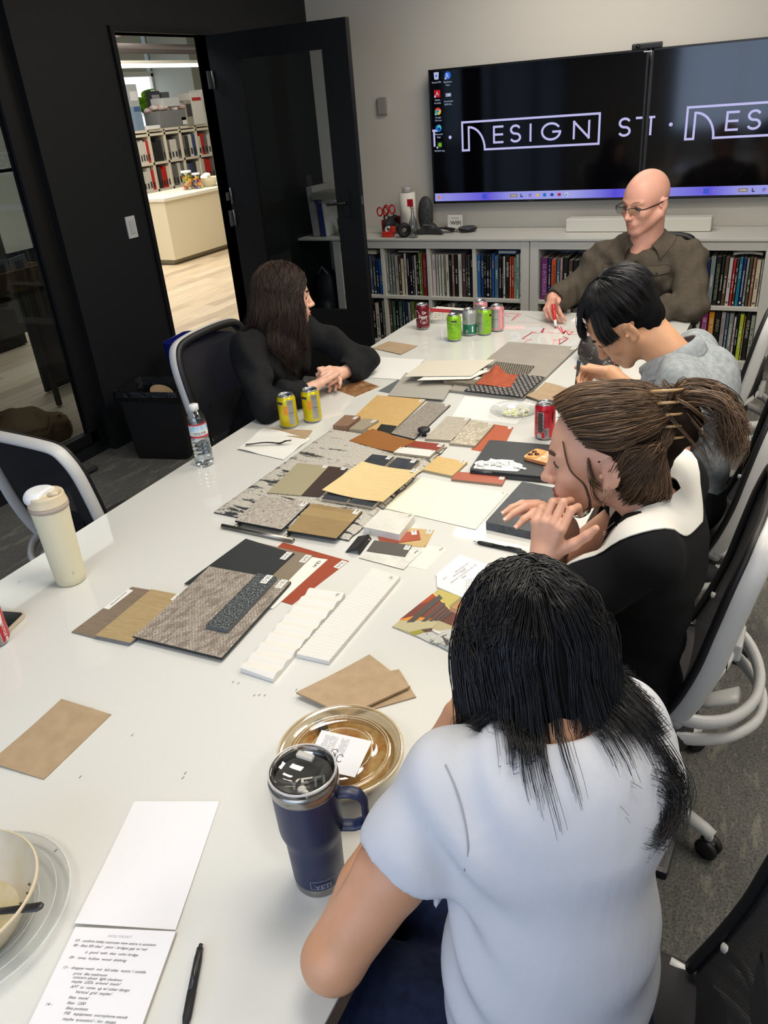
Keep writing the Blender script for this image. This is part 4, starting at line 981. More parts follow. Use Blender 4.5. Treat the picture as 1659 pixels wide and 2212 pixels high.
b = MB(); b.prism([(XLf+.001, YN+.001, ZTB-.004), (XR-.001, YN+.001, ZTB-.004), (XR-.001, YFr-.001, ZTB-.004), (XLf+.001, YFr-.001, ZTB-.004)], .04, mt_edge, mt_edge); b.build('edge_band', tb)
for y in (.1, 1.6, 3.1):
    b = MB(); b.box(((XR+XLf)/2, y, .36), (.5, .3, .67), mt_edge); b.box(((XR+XLf)/2, y, .015), (.56, .36, .03), mt_edge); b.build('pedestal', tb)
# red marker sketch on the glossy top
def ink(b, pts, w, m, F=None, z=ZTB+.0005):
    P = [T(*F(*p), z) if F else Vector(p) for p in pts]
    for i in range(len(P)-1):
        a, c = P[i], P[i+1]; d = (c-a); 
        if d.length < 1e-6: continue
        d.normalize(); n = Vector((-d.y, d.x, 0))*w/2
        b.add([a-d*w*.3-n, c+d*w*.3-n, c+d*w*.3+n, a-d*w*.3+n], [(0, 1, 2, 3)], m)
m_red = mat('marker_red', (214, 62, 88), .5); m_redl = mat('marker_red_pale', (226, 150, 156), .5); m_pen = mat('pencil_grey', (150, 146, 150), .6); m_pink = mat('marker_pink_hatch', (226, 196, 192), .5)
b = MB()
for pl, w, m in (([(820, 187), (905, 183), (972, 190), (890, 245), (950, 187)], .004, m_red), ([(825, 205), (905, 218), (935, 195), (840, 183)], .003, m_redl), ([(825, 190), (860, 210)], .003, m_red),
    ([(980, 402), (1030, 372), (1065, 343), (1098, 350), (1060, 352), (982, 398)], .005, m_red), ([(980, 402), (1058, 407), (998, 433)], .004, m_red), ([(1090, 352), (1150, 350), (1200, 352), (1330, 356)], .0035, m_redl),
    ([(1150, 350), (1165, 312), (1140, 345), (1168, 340)], .006, m_red), ([(1165, 310), (1320, 318), (1512, 326)], .004, m_redl), ([(1165, 312), (1215, 350), (1260, 350)], .003, m_redl),
    ([(1280, 298), (1328, 358), (1350, 335), (1412, 341), (1378, 368), (1352, 336)], .006, m_red), ([(1307, 298), (1335, 358), (1345, 330)], .005, m_red), ([(1375, 366), (1500, 363)], .004, m_red), ([(1412, 341), (1510, 352)], .003, m_pen),
    ([(1237, 413), (1360, 411), (1296, 450), (1300, 402), (1368, 396), (1330, 384), (1372, 400), (1300, 448)], .005, m_red), ([(1255, 416), (1240, 448)], .004, m_redl), ([(1540, 348), (1560, 360), (1543, 376)], .005, m_red), ([(1556, 360), (1578, 350), (1578, 370), (1558, 362)], .005, m_red),
    ([(1000, 198), (1130, 244), (1235, 282)], .003, m_pen), ([(820, 268), (960, 259), (1100, 268), (1250, 272)], .004, m_redl), ([(1138, 290), (1150, 308)], .003, m_pen), ([(1440, 462), (1600, 452)], .003, m_pen)):
    ink(b, pl, w, m, FK)
for k in range(7):
    x0 = 828+k*24; P_ = [T(*FK(*p), ZTB+.0004) for p in ((x0, 318), (x0+20, 320), (x0+34, 292), (x0+14, 288))]
    b.add(P_, [(0, 1, 2, 3)], m_pink)
b.build('marker_sketch', tb, label='red marker line sketch with pink hatching')
# faint scuffs
b = MB(); ms = mat('scuff_grey', (120, 120, 118), .7)
for (u, v) in ((503, 1473), (549, 1502), (560, 1501), (572, 1502), (515, 1476), (395, 1680), (400, 1670), (173, 1678), (285, 1588), (120, 1837), (41, 1257), (640, 1490), (238, 1322)):
    p = T(u, v, ZTB+.0004); b.add([(p.x-.001, p.y-.003, p.z), (p.x+.001, p.y-.003, p.z), (p.x+.0014, p.y+.003, p.z), (p.x-.0006, p.y+.003, p.z)], [(0, 1, 2, 3)], ms)
b.build('scuff_marks', tb)

m_stk = mat('sticker_white', (226, 226, 222), .5); m_ink = mat('ink_black', (30, 30, 34), .6)
def sticker(parent, c, r, w, h, txt, z, base=True, col=None):
    r = Vector((r[0], r[1], 0)).normalized(); u = Vector((-r.y, r.x, 0)); c = Vector((c[0], c[1], z+.0006))
    b = MB()
    if base: b.prism([c - r*w/2 - u*h/2, c + r*w/2 - u*h/2, c + r*w/2 + u*h/2, c - r*w/2 + u*h/2], .0005, m_stk)
    b.text(txt, c - r*w*.40 - u*h*.26 + Vector((0, 0, .0003)), r, u, h*.55, col or m_ink, maxw=w*.8)
    b.build('sticker', parent)
def slab(name, lab, cat, F, pts, z, th, m, mside=None, stk=None, bevel=0, group=None, parent=None, sw=.034, sh=.017, base=True):
    """pts: corners of the top face (frame coordinates), z: height of the underside"""
    P = [T(*F(*p), z+th) for p in pts]
    c = sum(P, Vector())/len(P); r = None
    if stk or parent is None: r = thing(name, lab, cat, (c.x, c.y, z), group) if stk else None
    b = MB(); b.prism(P, th, m, mside)
    if stk:
        b.build('slab' if th > .005 else 'sheet', r, bevel=bevel)
        txt, sx, sy = stk[:3]; q = T(*F(sx, sy), z+th)
        best = max(((P[(i+1) % len(P)]-P[i]) for i in range(len(P))), key=lambda e: -e.normalized().y)
        if len(stk) > 3: best = Vector((stk[3][0], stk[3][1], 0))
        sticker(r, (q.x, q.y), (best.x, best.y), sw, sh, txt, z+th, base)
        return r
    return b.build(name, None, label=lab, cat=cat, group=group, bevel=bevel)

m_blk = mat('black_backing', (24, 26, 30), .6); m_blackp = mat('sheet_black', (40, 44, 47), .5); m_taupe = mat('sheet_taupe', (128, 116, 100), .5); m_brick = mat('sheet_brick_red', (148, 66, 42), .5)
m_card = mat('sheet_offwhite', (224, 223, 214), .6); m_oak = wood_mat('oak_light', (176, 148, 100), (190, 162, 112), (200, 174, 124))
m_kraft = mat('kraft_paper', (170, 147, 118), .8, noise=(40, (161, 139, 110)), bump=(120, .2, .0006))

# --- front group: CR samples
m_loop = weave_mat('loop_carpet', (206, 198, 186), (184, 176, 164), (122, 112, 102), .0085, .0052, .0009, .5, 1, 0, (26, (1, 2.2, 1), (112, 102, 92)), 1.5)
m_pile = speck_mat('dark_pile', (60, 64, 66), [(.38, (22, 26, 28)), (.5, (56, 62, 64)), (.62, (128, 134, 134))], 230, .95, 1)
slab('sheet_sample', 'brick red angled sheet labelled CR-P4 fanned out under the grey ones', 'sample', FA, [(960, 130), (1550, 298), (1040, 688), (930, 655), (1360, 285), (900, 180)], ZTB, .0015, m_brick, stk=('CR-P4', 1475, 330), sw=.036)
slab('sheet_sample', 'white sheet labelled CR-P1 lying beside the taupe one', 'sample', FA, [(800, 215), (1360, 283), (870, 725), (400, 650)], ZTB+.0017, .0012, m_card, stk=('CR-P1', 1262, 325), base=False, sw=.036)
slab('sheet_sample', 'taupe sheet labelled CR-P2 partly under the black sheet', 'sample', FA, [(720, 128), (1228, 247), (860, 620), (400, 520)], ZTB+.003, .0014, m_taupe, stk=('CR-P2', 1160, 278), sw=.036)
slab('sheet_sample', 'charcoal black sheet labelled CR-P3 above the looped carpet square', 'sample', FA, [(625, 97), (1065, 232), (800, 480), (75, 500)], ZTB+.0045, .0018, m_blackp, stk=('CR-P3', 988, 252), sw=.036)
slab('carpet_sample', 'large beige looped carpet tile labelled CR-C1', 'carpet sample', FA, [(300, 345), (1030, 480), (410, 1165), (-390, 970), (-310, 920)], ZTB+.0065, .007, m_loop, m_blk, stk=('CR-C1', 945, 503), sw=.036)
slab('carpet_sample', 'dark grey carpet strip labelled CR-C2 lying on the beige carpet tile', 'carpet sample', FA, [(730, 408), (905, 440), (462, 915), (262, 875)], ZTB+.0137, .010, m_pile, mat('pile_backing', (96, 100, 104), .7), stk=('CR-C2', 812, 462), bevel=.002, sw=.036)
m_vp = wood_mat('vinyl_grey_oak', (108, 94, 80), (124, 110, 94), (138, 122, 104)); m_vp2 = wood_mat('vinyl_tan_oak', (148, 128, 92), (166, 144, 106), (178, 156, 116)); m_vs = mat('vinyl_core', (110, 114, 118), .5)
r = slab('plank_sample', 'grey brown vinyl plank with a long printed label, leftmost of the samples', 'plank sample', FH, [(858, 282), (1180, 335), (420, 945), (85, 858)], ZTB, .003, m_vp, m_vs, stk=(' ', 690, 440), sw=.085, sh=.016)
sticker(r, T(*FH(690, 432), .744).xy, (T(*FH(560, 545), .743)-T(*FH(800, 345), .743)).xy, .072, .008, 'Architect Smoky Maple', .7433, False)
slab('plank_sample', 'tan oak vinyl plank labelled VP1 stacked over the grey brown plank', 'plank sample', FH, [(1105, 312), (1540, 395), (835, 998), (390, 905)], ZTB+.006, .004, m_vp2, m_vs, stk=('VP1', 1432, 418), sw=.026)
slab('plank_sample', 'second tan vinyl plank hidden just under the VP1 plank', 'plank sample', FH, [(1090, 330), (1520, 425), (815, 1018), (380, 925)], ZTB+.0031, .0028, m_vp2, m_vs)

# --- white relief tiles
m_tile = mat('tile_white_matte', (218, 216, 210), .55)
def tile_wave(name, lab, A, B, C, D, th, fn, nu, nv, txt, tp):
    """A,B far corners, C,D near (right, left); fn(s,t)->extra height"""
    P = [T(*FA(*p), ZTB+th) for p in (A, B, C, D)]; r = thing(name, lab, 'tile', sum(P, Vector())/4)
    b = MB()
    def g(s, t):
        p = (P[0]*(1-s)+P[1]*s)*(1-t)+(P[3]*(1-s)+P[2]*s)*t; return (p.x, p.y, ZTB+th+fn(s, t))
    b.grid(g, nu, nv, m_tile)
    top = [g(s/nu, 0) for s in range(nu+1)]+[g(1, t/nv) for t in range(1, nv+1)]+[g(1-s/nu, 1) for s in range(1, nu+1)]+[g(0, 1-t/nv) for t in range(1, nv)]
    n = len(top); lo = [(p[0], p[1], ZTB+.0005) for p in top]
    b.add(top+lo, [((i+1) % n, i, i+n, (i+1) % n+n) for i in range(n)], m_tile); b.build('tile_body', r)
    q = T(*FA(*tp), ZTB+th+.004); sticker(r, q.xy, (-.3, -1), .02, .012, txt, ZTB+th+.004, False)
tile_wave('relief_tile', 'white tile with deep rolling waves marked 3A', (1205, 545), (1515, 600), (870, 1358), (580, 1262), .010, lambda s, t: .0026*(1+math.sin(t*2*PI*8.5 + 1.2*s))*(1-.0*s), 6, 110, '3A', (1440, 605))
tile_wave('relief_tile', 'white tile with fine ribs marked 3B beside the wavy tile', (1705+58, 415-60), (2008, 470-32), (1370, 1195), (1078, 1128), .011, lambda s, t: .0012*math.sin(t*2*PI*34), 4, 210, '3B', (1850+70, 452))

# --- handle, rug group
m_ss = mat('satin_steel', (0, 0, 0)); m_ss2 = mat('brushed_nickel', (150, 146, 138), .32, .95)
pa, pb = T(480, 1136, .775), T(634, 1168, .775)
r = thing('hardware_sample', 'brushed steel bar handle standing between the rug sample and the charcoal sheet', 'handle', ((pa.x+pb.x)/2, (pa.y+pb.y)/2, ZTB)); dd = (pb-pa).normalized(); nn = Vector((-dd.y, dd.x, 0))
zc = ZTB+.0068; pa, pb = T(480, 1136, zc), T(634, 1168, zc)
b = MB(); b.tube([pa, pb], .0065, m_ss2, 16); b.build('bar', r)
for k in (.17, .86):
    p = pa.lerp(pb, k); b = MB(); b.tube([p, p+nn*.032], .0045, m_ss2, 12); b.build('post', r)
# rug sample
q = NT('rug_pile'); v = q.coord('UV'); st = q.coord('UV', (1, 5, 1))
a = q.noise(st, 11, 5, .68, .4); bb = q.noise(v, 3.1, 2); f = q.noise(v, 380, 2)
base = q.ramp(f, [(.3, (150, 146, 136)), (.6, (196, 192, 182))]); k = q.ramp(q.math('ADD', a, q.math('MULTIPLY', bb, .3)), [(.70, (0, 0, 0)), (.72, (255, 255, 255))])
q.l(q.mix(k, base, (52, 54, 56)), q.b.inputs['Base Color']); q.set(Roughness=.95); q.bump(q.math('ADD', f, q.math('MULTIPLY', a, 2.0)), .9, .003); m_rug = q.m
P = [T(*F5(*p), ZTB+.012) for p in ((572, 463), (1090, 540), (650, 958), (45, 832))]
rg = MB(); rnd = random.Random(4)
def rugf(s, t):
    p = (P[0]*(1-s)+P[1]*s)*(1-t)+(P[3]*(1-s)+P[2]*s)*t; e = min(s, 1-s, t, 1-t)*25
    jit = math.sin(t*60+s*3)*.0016+math.sin(t*31)*.0015
    return (p.x+jit*(1 if s in (0, 1) else 0), p.y, ZTB+.005+.007*min(1, e)**.5 + .0012*math.sin(s*190)*math.sin(t*210+s*40))
rg.grid(rugf, 90, 90, m_rug, thick=0, uvs=(.28, .42))
N = 91; ring = [i for i in range(N)] + [j*N+90 for j in range(1, N)] + [90*N+i for i in range(89, -1, -1)] + [j*N for j in range(89, 0, -1)]
top = [rg.v[i] for i in ring]; lo = [(p[0], p[1], ZTB+.0005) for p in top]; n = len(top)
rg.add(top+lo, [((i+1) % n, i, i+n, (i+1) % n+n) for i in range(n)], mat('rug_backing', (70, 68, 66), .9)); rg.build('rug_sample', label='thick white and black distressed rug sample under many smaller samples', cat='rug sample')
zr = ZTB+.0135
slab('paint_sample', 'olive green painted sheet on the rug sample', 'sample', FC, [(345, 165), (622, 195), (375, 457), (70, 430)], zr, .002, mat('sheet_olive', (158, 150, 122), .5), stk=('P3', 590, 198), sw=.02, sh=.014)
slab('paint_sample', 'dark espresso brown sheet beside the olive sheet', 'sample', FC, [(615, 193), (800, 216), (540, 470), (372, 457)], zr-.0005, .0015, mat('sheet_espresso', (62, 50, 46), .45), stk=('P4', 755, 216), sw=.02, sh=.014)
m_dtile = mat('tile_charcoal', (66, 70, 76), .28, noise=(40, (54, 58, 64)))
m_bisc = mat('tile_biscuit', (168, 156, 136), .7)
def px(F, p): return F(*p)
idn = lambda x, y: (x, y)
slab('tile_sample', 'long dark slate tile under the light veneer board, left of the pair', 'tile', idn, [FD(412, 556), FD(598, 580), FC(775, 520), FC(558, 486)], zr, .008, m_dtile, m_bisc, stk=('M5', *FD(552, 588)), sw=.022, sh=.014)
slab('tile_sample', 'dark bullnose trim tile under the light veneer board, right of the pair', 'tile', idn, [FD(622, 584), FD(818, 612), FC(1015, 560), FC(800, 520)], zr, .010, m_dtile, m_bisc, stk=('2A', *FD(760, 618)), sw=.022, sh=.014, bevel=.003)
# curved veneer board
def sheetgrid(name, lab, cat, F, pts, zf, m, th=.0015, nu=14, nv=14, stk=None, uvs=None, label_part=None):
    Pg = lambda z: [T(*F(*p), z) for p in pts]
    zs = [zf(0, 0), zf(1, 0), zf(1, 1), zf(0, 1)]; P = [T(*F(*p), z) for p, z in zip(pts, zs)]
    c = sum(P, Vector())/4
    def g(s, t):
        p = (P[0]*(1-s)+P[1]*s)*(1-t)+(P[3]*(1-s)+P[2]*s)*t; return (p.x, p.y, zf(s, t))
    r = thing(name, lab, cat, (c.x, c.y, ZTB)) if stk else None
    w = (P[1]-P[0]).length; h = (P[3]-P[0]).length
    b = MB(); b.grid(g, nu, nv, m, thick=th, uvs=(w, h))
    if not stk: return b.build(name, None, label=lab, cat=cat)
    b.build('sheet', r); q = T(*F(stk[1], stk[2]), zf(.93, .07)); e = P[2]-P[1]
    sticker(r, q.xy, (e.x, e.y), .026, .016, stk[0], max(zf(.9, .03), zf(.95, .1))+.001); return r
sheetgrid('veneer_board', 'pale maple veneer board labelled WC1 on top of the dark tiles', 'veneer sample', FC, [(925, 150), (1443, 233), (1108, 510), (562, 405)], lambda s, t: zr+.0125+.006*(2*s-1)**2, wood_mat('maple_veneer', (208, 182, 130), (218, 194, 142), (228, 206, 156)), stk=('WC1', 1388, 240))
q = NT('linen_weave'); v1 = q.coord('UV', (1, 14, 1)); v2 = q.coord('UV', (14, 1, 1)); a = q.noise(v1, 60, 3); b_ = q.noise(v2, 60, 3)
q.l(q.ramp(q.math('ADD', a, b_), [(.78, (92, 84, 78)), (1.0, (150, 142, 132)), (1.2, (186, 180, 170))]), q.b.inputs['Base Color']); q.set(Roughness=.9); q.bump(a, .5, .001); m_linen = q.m
slab('fabric_sample', 'grey linen textured board labelled BP2, lower left on the rug sample', 'fabric sample', F5, [(265, 768), (475, 800), (350, 920), (140, 880)], zr, .006, m_linen, m_blk, stk=('BP2', 447, 806), sw=.026, sh=.014)
slab('wood_sample', 'tan parquet board labelled BP1 beside the linen board', 'wood sample', FC, [(466, 527), (922, 600), (690, 842), (248, 770)], zr, .006, wood_mat('parquet_tan', (150, 126, 84), (164, 140, 96), (174, 150, 106), plank=(.09, .045)), m_blk, stk=('BP1', 872, 604), sw=.026, sh=.016)
slab('stone_sample', 'thick white quartz block labelled CT1', 'stone sample', FC, [(1088, 583), (1393, 632), (1255, 806), (930, 738)], ZTB, .022, speck_mat('quartz_white', (214, 212, 204), [(.35, (206, 204, 196)), (.7, (224, 222, 214))], 14, .35), stk=('CT1', 1348, 637), base=False, bevel=.0015, sw=.024, sh=.014)
# laminate chips and bracket
slab('laminate_chip', 'cream laminate chip labelled PL3, rightmost of the small chips', 'laminate chip', FB, [(905, 395), (1100, 437), (915, 627), (752, 590)], ZTB, .001, mat('chip_cream', (226, 218, 206), .5), stk=('PL3', 1045, 447), base=False, sw=.02, sh=.012)
slab('laminate_chip', 'white marble laminate chip labelled PL4 under the dark chip', 'laminate chip', FB, [(455, 392), (875, 460), (713, 623), (312, 517)], ZTB+.001, .0012, speck_mat('chip_marble', (210, 210, 204), [(.3, (190, 190, 184)), (.55, (214, 214, 206)), (.7, (220, 220, 214))], 18, .4), mat('chip_core', (70, 64, 60), .6), stk=('PL4', 822, 470), base=False, sw=.02, sh=.012)
slab('laminate_chip', 'light wood laminate chip labelled PL2 below the quartz block', 'laminate chip', FB, [(745, 250), (988, 270), (910, 427), (650, 398)], ZTB, .001, m_oak, stk=('PL2', 942, 285), sw=.02, sh=.014)
slab('laminate_chip', 'dark grey laminate chip labelled PL5 lying on the marble chip', 'laminate chip', FB, [(450, 361), (790, 405), (726, 508), (380, 457)], ZTB+.0025, .0012, mat('chip_dark', (84, 80, 76), .5), stk=('PL5', 745, 427), sw=.021, sh=.014)
slab('laminate_chip', 'rust red laminate chip labelled PL1 touching the quartz block', 'laminate chip', FB, [(480, 322), (850, 272), (866, 354), (511, 402)], ZTB+.0012, .0015, mat('chip_rust', (158, 76, 52), .5), stk=('PL1', 806, 294), sw=.021, sh=.014)
r = thing('metal_bracket', 'small black folded metal edge bracket beside the rug sample', 'bracket', T(*FB(300, 400), ZTB))
m_mb = mat('matte_black_metal', (28, 29, 32), .5)
b = MB()
A1, A2 = T(*FB(188, 468), ZTB+.001), T(*FB(305, 325), ZTB+.001); B1, B2 = T(*FB(290, 425), ZTB+.022), T(*FB(400, 308), ZTB+.022); C1, C2 = T(*FB(322, 492), ZTB+.001), T(*FB(428, 350), ZTB+.001)
for quad in ((A1, B1, B2, A2), (B1, C1, C2, B2)):
    n_ = (quad[1]-quad[0]).cross(quad[3]-quad[0]).normalized()*.0016
    b.add([*quad, *[p-n_ for p in quad]], [(0, 1, 2, 3), (7, 6, 5, 4), (0, 4, 5, 1), (1, 5, 6, 2), (2, 6, 7, 3), (3, 7, 4, 0)], m_mb)
b.build('angle', r)
b = MB(); hp = T(*FB(407, 354), ZTB+.014); nn_ = (C1-B1).cross(B2-B1).normalized()
if nn_.y > 0: nn_ = -nn_
ex = nn_.orthogonal().normalized(); ey = nn_.cross(ex); b.add([hp+nn_*.001+(ex*math.cos(a)+ey*math.sin(a))*.0022 for a in [2*PI*i/12 for i in range(12)]], [tuple(range(12))], m_card); b.build('screw_hole', r)
# boards right of the rug
slab('paint_board', 'large cream painted board labelled P1 in the middle of the table', 'paint board', F5, [(978, 686), (1362, 756), (1218, 920), (798, 822)], ZTB, .0018, mat('board_cream', (228, 225, 206), .55), mat('board_core', (130, 128, 116), .6), stk=('P1', 1338, 760), base=False, sw=.016, sh=.012)
slab('stone_sample', 'thick dark slate slab in front of the woman in the white collar', 'stone sample', idn, [(1128, 1040), (1262, 1066), (1150, 1149), (1049, 1127)], ZTB, .024, speck_mat('slate_dark', (56, 60, 64), [(.3, (52, 56, 60)), (.6, (66, 71, 76)), (.75, (82, 88, 92))], 16, .5), mat('slate_edge', (58, 62, 66), .6, noise=(60, (78, 84, 88))), bevel=.0015)
slab('wood_sample', 'square pale wood block with curved grain beside the laptop', 'wood sample', FD, [(968, 573), (1222, 624), (1094, 742), (840, 688)], ZTB, .009, wood_mat('ash_grain', (188, 156, 96), (204, 174, 114), (214, 186, 128), (4, 9, 1), 2.2, dist=2.5), mat('ply_edge', (160, 148, 120), .7), stk=('WF4', 1185, 620), sw=.022, sh=.014)
slab('tile_sample', 'terracotta red long tile below the laptop corner', 'tile', FD, [(1130, 705), (1558, 742), (1520, 815), (1085, 768)], ZTB, .008, mat('tile_terracotta', (168, 88, 66), .4), mat('tile_terra_edge', (140, 116, 98), .7), stk=('CT5', 1518, 757), sw=.026, sh=.014)
slab('sheet_sample', 'orange rust sheet lying under the terrazzo tile and the laptop', 'sample', FD, [(1440, 300), (1617, 328), (1500, 560), (1255, 517)], ZTB, .0012, mat('sheet_orange_rust', (172, 82, 46), .55), stk=('P7', 1585, 330), sw=.022, sh=.012)
slab('tile_sample', 'plain beige stone tile left of the terrazzo tile', 'tile', FD, [(1048, 232), (1252, 250), (1098, 440), (860, 425)], ZTB, .009, speck_mat('stone_beige', (176, 168, 152), [(.3, (160, 152, 138)), (.6, (180, 172, 158)), (.8, (150, 140, 120))], 60, .6), mat('stone_beige_edge', (150, 142, 126), .7), stk=('CT3', 1215, 257), sw=.024, sh=.013)
slab('tile_sample', 'terrazzo tile with large cream chips', 'tile', FD, [(1250, 264), (1455, 300), (1290, 485), (1068, 462)], ZTB, .009, speck_mat('terrazzo', (168, 160, 140), [(0, (200, 192, 170)), (.4, (176, 168, 148)), (.6, (206, 198, 178)), (.93, (130, 126, 100))], 70, .5, .05, True), mat('stone_beige_edge', (0, 0, 0)), stk=('CT4', 1420, 297), sw=.024, sh=.013)
# knob
kq = T(*FD(855, 402), ZTB); r = thing('hardware_sample', 'black mushroom shaped cabinet knob standing left of the beige tile', 'knob', kq)
b = MB(); b.lathe([(0, 0), (.0085, 0), (.0075, .012), (.010, .016)], kq, m_mb, 20); b.build('stem', r)
b = MB(); b.lathe([(.009, .015), (.019, .0165), (.0215, .021), (.0205, .027), (.016, .029), (0, .0292)], kq, m_mb, 28); b.build('cap', r)
# oak board, herringbone carpet, stones, leather
slab('wood_sample', 'large oak veneer board labelled WF1 beside the two stone blocks', 'wood sample', FD, [(450, 53), (868, 90), (565, 376), (170, 320)], ZTB, .008, wood_mat('oak_board', (182, 148, 92), (196, 162, 104), (206, 174, 118), (5, 9, 1), 1.3, dist=2.2), mat('ply_edge2', (140, 138, 120), .7), stk=('WF1', 830, 100), sw=.026, sh=.014)
m_herr = weave_mat('herringbone_carpet', (216, 210, 198), (180, 172, 160), (104, 96, 88), .0075, .0045, .0009, .4, 1, .5)
slab('carpet_sample', 'grey beige chevron carpet strip leaning along the oak board', 'carpet sample', FD, [(885, 108), (1078, 137), (770, 428), (572, 378)], ZTB, .006, m_herr, m_blk, stk=('CT2', 1045, 139), sw=.02, sh=.01)
slab('tile_sample', 'small black square tile at the foot of the oak board', 'tile', FD, [(487, 300), (618, 315), (570, 372), (452, 345)], ZTB+.0085, .003, mat('tile_black', (38, 40, 42), .35))
slab('stone_sample', 'brown granular stone block, left of the two small blocks', 'stone sample', FD, [(178, 222), (312, 232), (205, 345-28), (74, 312)], ZTB, .022, speck_mat('stone_brown', (130, 100, 80), [(.35, (104, 78, 62)), (.6, (140, 108, 86)), (.75, (164, 128, 104))], 200, .7, .5), stk=('ECO1', 267, 247), sw=.026, sh=.013, bevel=.001)
slab('stone_sample', 'grey tan stone block, right of the two small blocks', 'stone sample', FD, [(335, 250), (468, 265), (325, 352), (214, 340)], ZTB, .017, speck_mat('stone_tan', (150, 140, 118), [(.35, (132, 124, 104)), (.6, (154, 145, 124)), (.75, (170, 160, 140))], 200, .7, .5), stk=('ECO2', 422, 276), sw=.026, sh=.013, bevel=.001)
sheetgrid('leather_swatch', 'tan brown leather swatch curling up at its right corner', 'leather swatch', FD, [(412, 338), (782, 442), (598, 536), (215, 440)], lambda s, t: ZTB+.014+.010*max(0, s-.55)**1.2*2.2*(1-t*.3)+.004*(1-s)*(1-t), mat('leather_tan', (146, 94, 42), .5, bump=(300, .2, .0005)), .0016)
slab('tile_sample', 'brick red gloss tile emerging from under the leather swatch', 'tile', FD, [(760, 442), (1030, 472), (965, 528), (705, 486)], zr, .007, mat('tile_brick', (140, 56, 42), .3), m_bisc, stk=('GS1', 990, 482), sw=.024, sh=.014)
slab('tile_sample', 'white gloss tile in front of the brick red tile', 'tile', FD, [(655, 494), (955, 524), (900, 578), (592, 540)], zr, .007, mat('tile_white_gloss', (222, 222, 216), .25), m_bisc, stk=('2C', 920, 532), sw=.02, sh=.012, base=False)

# --- far group
slab('plank_sample', 'very large grey stone plank board under the woven textiles', 'stone sample', FE, [(1050, 68), (1614, 110), (1172, 530), (560, 460)], ZTB, .011, speck_mat('plank_grey', (150, 144, 134), [(.3, (142, 136, 127)), (.7, (156, 150, 141))], 6, .55), mat('plank_grey_edge', (132, 130, 126), .6), stk=('CT6', 1582, 122), sw=.036, sh=.02)
zg = ZTB+.0115
m_w1 = weave_mat('basket_cream', (200, 194, 178), (184, 176, 160), (50, 44, 40), .012, .0075, .0022, .5, 1, .35)
m_w2 = weave_mat('basket_black', (196, 194, 190), (190, 188, 184), (30, 30, 34), .021, .0135, .0042, .5, 1, .12)
slab('textile_sample', 'cream and black finely woven textile on the grey plank board', 'textile sample', FE, [(950, 230), (1262, 265), (1120, 430), (770, 385)], zg, .003, m_w1, m_blk)
slab('textile_sample', 'bold black and white basket weave textile on the grey plank board', 'textile sample', FE, [(900, 315), (1345, 352), (1165, 517), (688, 462)], zg+.003, .004, m_w2, m_blk)
def bump2(s, t):
    return zg+.008+.024*math.exp(-((s-.30)**2/.03+(t-.0)**2/.35))+.006*math.sin(5*s+3*t)
sheetgrid('fabric_swatch', 'burnt orange suede swatch with a raised fold on the textiles', 'fabric swatch', FE, [(850, 325), (1130, 333), (1068, 440), (782, 415)], lambda s, t: zg+.009+.034*math.exp(-((s-.38)**2/.035))*(1-t)**1.5+.002*math.sin(6*s), mat('suede_orange', (166, 80, 48), .85, noise=(30, (150, 70, 42))), .0018, 24, 16)
slab('stone_sample', 'grey brown stone strip at the edge of the white boards', 'stone sample', FE, [(640, 358), (842, 355), (768, 414), (520, 384)], zg-.004, .016, mat('stone_greybrown', (122, 112, 96), .7, noise=(120, (104, 96, 82))), stk=('ECO4', 795, 366), sw=.034, sh=.016)
slab('stone_sample', 'small grey tan stone block tucked under the right edge of the top white board', 'stone sample', FE, [(820, 300), (905, 284), (893, 318), (812, 322)], zg+.003, .014, mat('stone_greybrown2', (140, 128, 110), .7, noise=(120, (122, 112, 96))), stk=('ECO3', 862, 292), sw=.026, sh=.012)
slab('sheet_sample', 'dark grey sheet peeking out left of the light grey sheet', 'sample', FE, [(168, 366), (380, 395), (200, 510), (-12, 470)], ZTB, .001, mat('sheet_dark_grey', (92, 98, 100), .5))
sheetgrid('sheet_sample', 'light grey flexible sheet under the white boards', 'sample', FE, [(212, 320), (612, 395), (520, 540), (65, 506)], lambda s, t: ZTB+.003+.008*s*t+.003*s, mat('sheet_light_grey', (164, 160, 152), .5), .0012)
slab('paper_board', 'white board, lower of the two large white boards', 'paper board', FE, [(430, 320), (900, 300), (735, 372), (305, 382)], zg+.017, .001, mat('board_white', (222, 222, 214), .55))
slab('paper_board', 'ivory board, top one of the two large white boards', 'paper board', FE, [(370, 222), (940, 214), (745, 345), (202, 350)], zg+.021, .0012, mat('board_ivory', (204, 199, 184), .55), mat('board_white', (0, 0, 0)))
# papers at the far left
sheetgrid('paper_sheet', 'large blank white sheet in front of the dark haired woman at the far left edge', 'paper', F5, [(700, 140), (990, 158), (905, 250), (690, 236)], lambda s, t: ZTB+.001+.010*max(0, s-.75)**1.0*(1-t)+.001, mat('paper_white', (220, 220, 218), .7), .0006)
ph = thing('printed_photo', 'printed card with an orange brown interior picture beside the clasped hands at the far left', 'printed card', T(*F5(685, 285), ZTB))
P4 = [(690, 246), (790, 280), (680, 326), (585, 292)]
b = MB(); b.prism([T(*F5(*p), ZTB+.0015) for p in P4], .0013, speck_mat('print_brown', (120, 84, 58), [(.3, (96, 60, 44)), (.5, (140, 100, 66)), (.7, (170, 150, 110))], 30, .4, 0), m_card); b.build('card', ph)
b = MB()
for k in range(7): ink(b, [(610+k*14, 285+k*4), (650+k*16, 262+k*5)], .004, [mat('print_rust', (150, 66, 36), .5), mat('print_sage', (120, 124, 96), .5)][k % 2], F5, ZTB+.0019)
b.build('picture', ph)
m_napk = m_kraft
